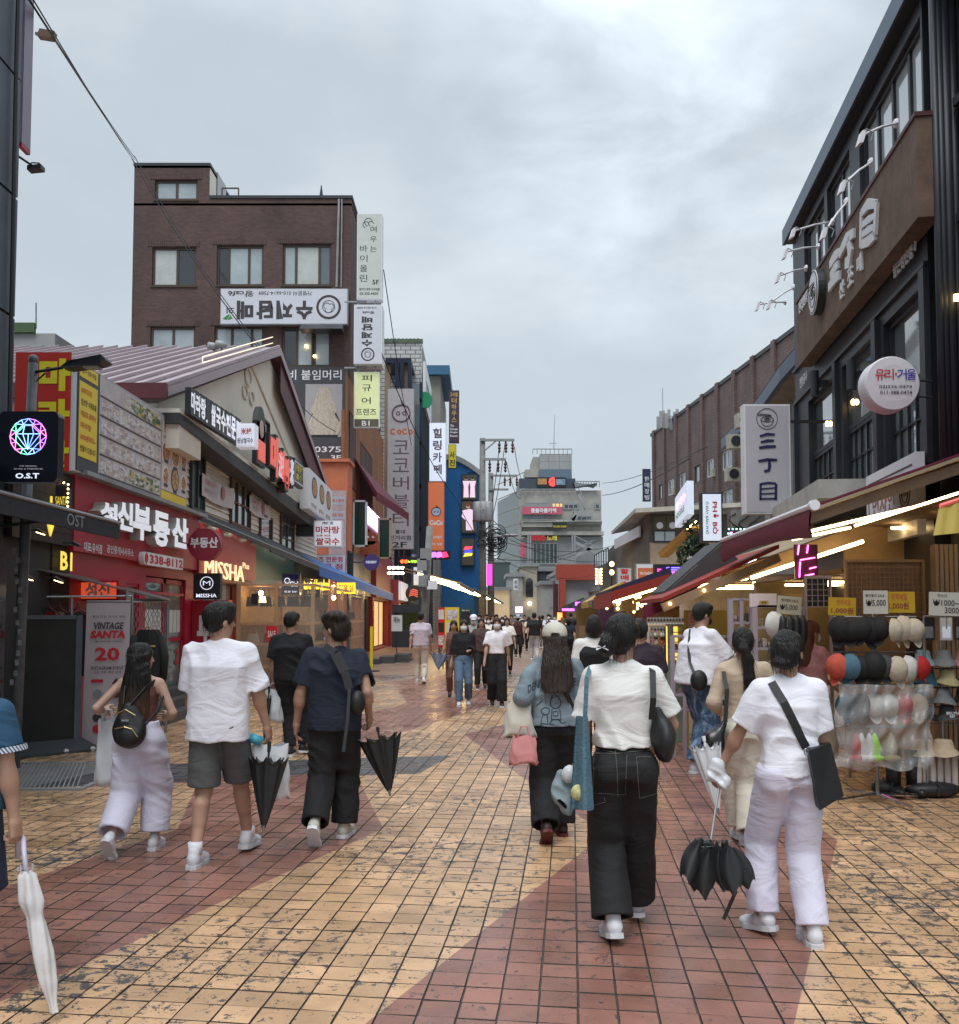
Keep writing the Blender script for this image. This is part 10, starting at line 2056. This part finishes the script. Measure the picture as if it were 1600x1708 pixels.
wp=thg('wrapped_handle','crumpled white plastic bag wrapped round the hand holding the black umbrella','plastic bag',tuple(W(1200,1297,5.1)));Vb=Vol(.007);c_n=np.array(W(1199,1297,5.12));Vb.ell(c_n,(.05,.04,.035),None,0);Vb.ell(c_n+[.03,-.02,-.015],(.03,.03,.03),None,.004);Vb.ell(c_n+[-.035,-.01,.015],(.03,.03,.03),None,.004);Vb.cone(c_n+[0,0,.0],c_n+[-.01,.0,.06],.035,.045,.004);Vb.ell(c_n+[.01,-.02,-.035],(.03,.03,.025),None,.004);f=Vb.fill();f.wave(.03,5,60,1);npart('wrap',[f.mesh()],m_poly,wp)
ub=thg('umbrella','floppy black collapsible umbrella dangling low with its folds and ribs spread','umbrella',tuple(W(1195,1450,4.9)));a,b=W(1200,1312,5.1),W(1186,1402,4.95);mb=MB();mb.tube([a,b],.006,6);mb.pt('shaft',m_st,ub)
c0=W(1192,1412,4.95)
Vb=Vol(.007)
for k,(x0,y0,x1,y1,r0,r1)in enumerate(((1168,1402,1146,1455,.012,.040),(1172,1412,1176,1478,.02,.045),(1190,1412,1204,1462,.02,.045),(1210,1408,1226,1476,.012,.04),(1200,1415,1215,1492,.015,.03),(1220,1414,1246,1468,.012,.035),(1160,1425,1160,1472,.02,.035),(1184,1408,1186,1470,.02,.045))):
 Vb.cone(np.array(W(x0,y0,4.93+.03*(k%3))),np.array(W(x1,y1-14,4.87+.05*(k%4))),r0,r1*.7,.012,((.35*(k%3-1),.93,0),.5));a=W(x0,y0,4.93);mb=MB();mb.tube([c0,a+V3((0,0,.035))],.002,4);mb.pt('rib',m_st,ub)
f=Vb.fill();f.wave(.016,5,45,.3);npart('canopy',[f.mesh()],m_ubk,ub)
for k,(x0,y0,x1,y1,w_)in enumerate(((1163,1400,1144,1466,.045),(1180,1412,1172,1492,.06),(1196,1410,1206,1478,.05),(1212,1408,1226,1484,.05),(1220,1412,1252,1472,.045),(1158,1420,1166,1480,.045))):
 a,b=W(x0,y0,4.86+.02*(k%3)),W(x1,y1,4.80+.04*(k%3));sx=(b-a).cross(V3((0,1,0))).normalized()
 mb=MB();mb.sheet(lambda u,v:a.lerp(b,v)+sx*((u-.5)*2*w_*(.15+.95*sin(min(1,v*1.0)*2.75)**.8))+V3((0,-.035*sin(u*3.14)+.008*sin(u*8+k),.02*sin(u*6+k)*v)),12,10);mb.pt('canopy_fold',m_ubk,ub,smooth=True)
for x,y in((1160,1398),(1196,1402),(1213,1404)):mb=MB();mb.prs([W(x,y,4.9),W(x-8,y+28,4.9),W(x+10,y+24,4.88)],(0,.01,0));mb.pt('canopy_point',m_ubk,ub)
mb=MB();mb.bar(W(1228,1486,4.88),W(1207,1534,4.86),.018,.004,up=(0,1,0));mb.pt('wrap_strap',m_bag,ub)
x10=(1235-800)/1600*7.0
P10,i10=person('woman with a long black ponytail, beige long-sleeved top and cream trousers',1238,7.0,1.57,0,True,feet=((.0,.18,6,0,.0),(-.0,-.10,10,0,0)),hands=((-.17,.16,1.04,-.5,-1,-.2),(.15,.22,1.05,.5,-1,-.3)),top={'m':c_bei,'hem':.97,'infl':.014,'sleeve':1.85,'sr':(.062,.042),'amp':.005,'straight':.2,'name':'long_sleeved_top'},legs={'m':c_crm,'end':.95,'r':(.11,.095,.09),'waist':1.0,'amp':.008},hair={'k':'pony','end':1.08},shoes=sh_w,turn=-.2,seed=10)
sbk=thg('shoulder_bag','glossy black slouchy bag at the left side of the ponytail woman','bag',tuple(W(1190,1260,6.9)));Vb=Vol(.009);c_n=np.array(W(1190,1240,6.85));Vb.ell(c_n,(.085,.07,.10),None,0);Vb.cone(c_n,c_n+[.08,0,.14],.06,.02,.03);f=Vb.fill();f.wave(.016,4,26);npart('body',[f.mesh()],mat('glossy_black',(.012,.012,.013),.25,var=0),sbk);strap(sbk,[W(1210,1205,6.8),W(1213,1150,6.83),W(1207,1120,6.92)],.03,m_bag)
hum('translucent white folded umbrella behind the white-wrapped hand',W(1176,1240,6.6),W(1200,1360,6.5),.10,mat('milky_vinyl',(.7,.71,.72),.3,var=0,alpha=.75),m_wl,hl=.05)
P9,i9=person('tall man in an oversized white T-shirt, black mask and camouflage jeans browsing a stall',1163,10.3,1.79,-1.15,feet=((-.09,.08,0,0,0),(.09,-.10,0,0,0)),hands=((-.12,.42,1.10,-.6,-1,-.4),(.14,.40,1.06,.6,-1,-.4)),top={'m':c_wht,'hem':.88,'infl':.06,'sleeve':.95,'sr':(.085,.12),'amp':.012,'straight':1.0,'flare':.10,'fr':14,'name':'t_shirt'},legs={'m':c_camo,'end':.97,'r':(.125,.12,.12),'waist':1.0,'amp':.008},hair={'k':'short','vol':1.03},shoes=sh_w,mask=m_bk,turn=-.1,tilt=8,seed=9,vox=.012,lean=.08)
cbg=thg('crossbody_bag','small black crossbody bag at the hip of the tall masked man','bag',tuple(W(1168,1135,10.0)));Vb=Vol(.012);c_n=np.array(W(1166,1135,10.0));Vb.ell(c_n,(.09,.06,.11),None,0);npart('body',[Vb.fill().mesh()],m_bag,cbg);strap(cbg,surf(P9,('t_shirt',),[(1152,1050),(1150,1068),(1149,1086),(1151,1104),(1158,1122)],.01),.03,m_bag)
person('woman with bobbed hair in a black knitted vest over white sleeves',990,10.4,1.66,0,True,top={'m':c_wht2,'hem':.82,'infl':.03,'sleeve':1.5,'sr':(.075,.06),'amp':.006,'name':'blouse'},vest={'m':c_blk,'hem':.98,'infl':.045,'sleeve':0,'cap':1,'amp':.003,'name':'vest'},legs={'m':c_blk,'r':(.10,.08,.07)},hair={'k':'bob'},shoes=sh_b,seed=20,vox=.014,fine=False)
person('person in a dark plum T-shirt half hidden behind the butterfly clip woman',1066,9.4,1.62,0,False,top={'m':cloth('plum',(.03,.018,.03)),'hem':.85,'infl':.03,'sleeve':.8,'name':'t_shirt'},legs={'m':c_blk},hair={'k':'short'},shoes=sh_b,seed=21,vox=.014,fine=False)
person('woman with a mask and pink blouse reaching to the hat stand caps',1352,9.6,1.60,-1.25,True,hands=((-.08,.34,1.0,-.5,-1,-.4),(.1,.36,1.02,.5,-1,-.4)),top={'m':c_pink,'hem':.96,'infl':.03,'sleeve':.5,'sr':(.075,.09),'name':'blouse'},legs={'m':cloth('oat',(.40,.35,.28)),'r':(.13,.13,.13),'end':.6,'waist':1.0},hair={'k':'long','end':1.22,'w':.11,'m':hairmat('auburn',(.09,.035,.018))},mask=mat('white_mask',(.62,.62,.64),.7,var=0),shoes=sh_b,turn=-.1,tilt=12,seed=22,vox=.013)
x1=-2.05+.05
P1,i1=person('man cut off at the left edge in denim shirt and navy shorts',0,4.2,1.53,0,feet=((-.10,.25,0,0,0),(.11,-.10,0,0,-.1)),hands=((-.28,.0,.84),pxl(28,1398,.02,-2.25,4.2,1.53)+(.2,-1,0)),top={'m':c_dk,'hem':.90,'infl':.035,'sleeve':.62,'sr':(.075,.092),'amp':.006,'straight':.8,'name':'denim_shirt'},legs={'m':c_sh,'end':.08,'r':(.11,.11,.11),'waist':.98,'amp':.006},hair={'k':'short'},shoes={'m':cloth('black_shoe',(.015,.015,.016)),'sole':m_w},x=-2.25,seed=30,vox=.009,curl=(.8,1.7))
sh_=np.array(i1['sh'][1]);el=i1['elb'][1];e=sh_+(el-sh_)*.60;e2=sh_+(el-sh_)*.70;mb=MB();mb.tube([V3(i1['T'](e)),V3(i1['T'](e2))],[.091,.093],20,caps=False)
mst=mat('striped_cuff',(.6,.62,.68),.8,var=0);nt=mst.node_tree;wv=nt.nodes.new('ShaderNodeTexWave');sv(wv,'Scale',28);wv.bands_direction='DIAGONAL';rr=nt.nodes.new('ShaderNodeValToRGB');rr.color_ramp.interpolation='CONSTANT';rr.color_ramp.elements[0].color=(.05,.08,.16,1);rr.color_ramp.elements[1].position=.4;rr.color_ramp.elements[1].color=(.6,.62,.68,1);tcx=nt.nodes.new('ShaderNodeTexCoord');nt.links.new(tcx.outputs['Object'],wv.inputs['Vector']);nt.links.new(wv.outputs[0],rr.inputs[0]);nt.links.new(rr.outputs[0],nt.nodes['Principled BSDF'].inputs['Base Color']);mb.pt('striped_cuff',mst,P1,smooth=True)
uw=thg('umbrella','slim furled white umbrella with a curved handle touching the tiles at the left','umbrella',tuple(W(90,1688,4.1)));m_uw=mat('white_umbrella_cloth',(.58,.55,.54),.6,var=.06,bump=.4,bs=14)
top_,tip_=W(43,1452,4.15),W(91,1688,4.0);ax=(tip_-top_);mb=MB()
prof=[(0,.018),(.02,.034),(.12,.040),(.22,.048),(.3,.036),(.34,.030),(.38,.034),(.6,.040),(.8,.032),(.93,.016)]
def uf(u,v):
 r=np.interp(v,[p[0]for p in prof],[p[1]for p in prof]);a=u*6.283;return top_+ax*v+V3((cos(a)*r*(1+.13*sin(a*5+v*9)),sin(a)*r*(1+.13*sin(a*5+v*9)),0))
mb.sheet(uf,36,34);mb.pt('furled_canopy',m_uw,uw,smooth=True)
mb=MB();mb.tube([top_+ax*.9,tip_],[.013,.008],8);mb.pt('ferrule',mat('lilac_plastic',(.52,.47,.60),.4,var=0),uw,smooth=True)
hd=W(38,1412,4.2);mb=MB();mb.tube([top_+ax*.02,W(40,1420,4.2),W(39,1400,4.25),W(34,1392,4.27),W(29,1400,4.28),W(30,1432,4.28)],.011,8);mb.pt('handle',mat('lilac_plastic',(.52,.47,.60)),uw,smooth=True)
for k in range(7):a=k*.9;mb=MB();mb.tube([top_+V3((.03*cos(a),.03*sin(a),.0)),top_+V3((.03*cos(a),.03*sin(a),.018))],.004,5);mb.pt('rib_tip',mat('lilac_plastic',(.52,.47,.6)),uw)
# ---- mid distance and crowd
m_mskw=mat('white_mask',(.62,.62,.64),.7,var=0);PI=pi
def mid(label,px,Y,H,face=0,female=False,top=c_blk,legs=c_blk,hair='short',sleeve=.8,hm=None,mask=None,stride=.15,legr=(.10,.08,.068),cap=None,turn=0,end=.95,hem=.88,skin=0,seed=0,hands=None,shoes=None,infl=.03,vox=None,feet=None,vest=None,hend=1.2):
 hd={'k':hair,'m':hm or h_blk,'end':hend}
 if cap:hd['cap']=cap
 st=stride if seed%2 else-stride
 return person(label,px,Y,H,face,female,feet=feet or((-.09,st,0 if st>0 else 20),(.09,-st,20 if st>0 else 0)),hands=hands or((-.24,-st*.8,.86),(.24,st*.8,.86)),top={'m':top,'hem':hem,'infl':infl,'sleeve':sleeve,'amp':.006,'name':'top'},legs={'m':legs,'r':legr,'end':end},hair=hd,mask=mask,eyes=abs(face)>2,shoes=shoes or sh_b,turn=turn,skin=skin,seed=seed,vox=vox or max(.014,min(.03,Y*.0008)),fine=False,vest=vest)
mid('man in a pale pink T-shirt and cream trousers walking away past the kiosk',702,23.5,1.74,0,top=cloth('pale_pink_tee',(.55,.48,.54)),legs=c_crm,seed=41,shoes=sh_w,infl=.045)
mid('masked woman in a black cardigan and light blue jeans facing us',774,17.8,1.58,PI,True,top=c_blk,legs=c_jean,hair='long',hm=h_dbr,mask=m_mskw,sleeve=1.7,hem=1.0,seed=42,shoes=sh_w,legr=(.10,.085,.075),skin=2,hands=((-.1,.22,1.08),(.25,.02,.85)))
mid('masked woman in a white top and black trousers with reddish long hair, facing us',829,17.7,1.62,PI,True,top=c_wht,legs=c_blk,hair='long',hm=hairmat('reddish_brown',(.05,.018,.012)),mask=m_mskw,sleeve=.8,hem=1.0,seed=43,infl=.015,shoes=sh_b,legr=(.11,.10,.105),skin=2,hend=1.12)
mid('woman with round glasses in a brown printed top between the two masked women',803,21.8,1.60,PI,True,top=cloth('brown_print',(.07,.04,.035),.8,.5),legs=c_blk,hair='long',sleeve=.8,seed=44)
mid('long-haired woman half hidden behind the jeans wearer holding a blue-grey umbrella',757,19.5,1.56,PI,True,top=c_brn,legs=cloth('tan_skirt',(.2,.12,.09)),hair='long',sleeve=0,seed=45,skin=1,hm=h_dbr)
hum('small half-open blue-grey umbrella held out to the left in the middle distance',W(735,1090,19.3),W(731,1118,19.2),.2,mat('blue_grey_umbrella',(.16,.20,.28),.5),m_bk,hl=.15)
mid('man in a white cap and mask behind the cardigan woman',790,24,1.66,PI,False,top=cloth('light_grey',(.35,.35,.36)),legs=c_blk,hair='short',cap=c_wht,mask=m_mskw,seed=46)
mid('man in a black T-shirt and light grey trousers seen from behind in the crowd',891,35,1.77,0,False,top=c_blk,legs=cloth('light_trousers',(.48,.48,.50)),seed=47,shoes=sh_w,infl=.05)
mid('person in a pale blue cap, black mask and dark red vest top facing us',864,38,1.68,PI,False,top=cloth('dark_red_print',(.06,.015,.015),.8,.5),legs=c_blk,cap=cloth('pale_blue',(.35,.48,.62)),mask=m_bk,sleeve=0,seed=48)
mid('man in a white T-shirt carrying a black backpack, farther right',915,42,1.72,PI,False,top=c_wht,legs=c_blk,seed=49,mask=m_mskw)
mid('fair-haired woman in a cream jumper seen from behind near the right stalls',938,39,1.6,0,True,top=c_crm,legs=c_blk,hair='long',hm=hairmat('light_brown',(.14,.08,.045)),sleeve=1.8,seed=50)
mid('man in a dark navy T-shirt walking away by the right stalls',952,46,1.8,0,False,top=c_nav,legs=c_dk,seed=51)
cro=[(846,27,1.6,PI,1,c_wht2,c_blk,'long','woman in an off-white top'),(838,33,1.62,PI,1,c_blk,c_jean,'long','long-haired woman in black'),(875,50,1.7,PI,0,c_nav,c_blk,'short','man in navy'),(882,44,1.62,0,1,c_crm,c_blk,'bob','woman in cream with bobbed hair'),(905,48,1.68,0,0,c_blk,c_gry,'short','man in black with grey trousers'),(925,54,1.66,PI,1,c_wht,c_jean,'long','woman in a white blouse'),(853,46,1.7,PI,0,c_gry,c_blk,'short','man in grey'),(815,30,1.62,PI,1,c_wht2,c_blk,'long','long-haired woman in warm white'),(828,36,1.7,PI,0,c_blk,c_blk,'short','broad man in black'),(843,52,1.68,PI,1,c_pink,c_blk,'bob','woman in pink'),(811,42,1.72,PI,0,c_wht,c_jean,'short','man in white and jeans'),(868,60,1.7,PI,0,c_wht,c_blk,'short','man in a white shirt'),(890,62,1.66,0,1,c_brn,c_blk,'long','woman in rust'),(934,64,1.7,0,0,c_blk,c_blk,'short','man all in black'),(948,33,1.58,0,1,c_nav,c_nav,'bob','woman in navy'),(800,34,1.7,PI,0,c_jean,c_blk,'short','man in a blue shirt'),(822,56,1.66,PI,1,c_bei,c_blk,'long','woman in beige'),(859,70,1.7,PI,0,c_gry,c_blk,'short','man in pale grey'),(900,74,1.66,0,1,c_wht,c_blk,'long','woman in a white top'),(918,70,1.7,0,0,c_nav,c_blk,'short','man in a dark top')]
pos={0:'nearest the left poles',1:'in the middle of the crowd',2:'towards the right stalls'}
for k,(px,Y,H,fc_,fm,tp,lg,hr,lab)in enumerate(cro):
 mid(lab+(' coming towards us' if fc_ else ' walking away')+' '+('at the left' if px<835 else 'in the middle' if px<890 else 'at the right')+' of the far crowd',px,Y,H,fc_,bool(fm),top=tp,legs=lg,hair=hr,seed=60+k,mask=m_mskw if(fc_ and k%2)else None)
q=V3((952-800)/1600*42*0+(915-800)/1600*42 if 0 else(915-800)/1600*42,41.8,1.2)if 0 else V3(((915-800)/1600*42,41.75,1.2));t=thg('backpack','black backpack on the man in white in the far crowd','backpack',tuple(q));mb=MB();mb.blob(q,(.16,.1,.24),10,8);mb.pt('body',m_bag,t,smooth=True);mb=MB();mb.bar(q+V3((-.12,0,.2)),q+V3((-.12,.1,.24)),.05);mb.pt('strap',m_bag,t)
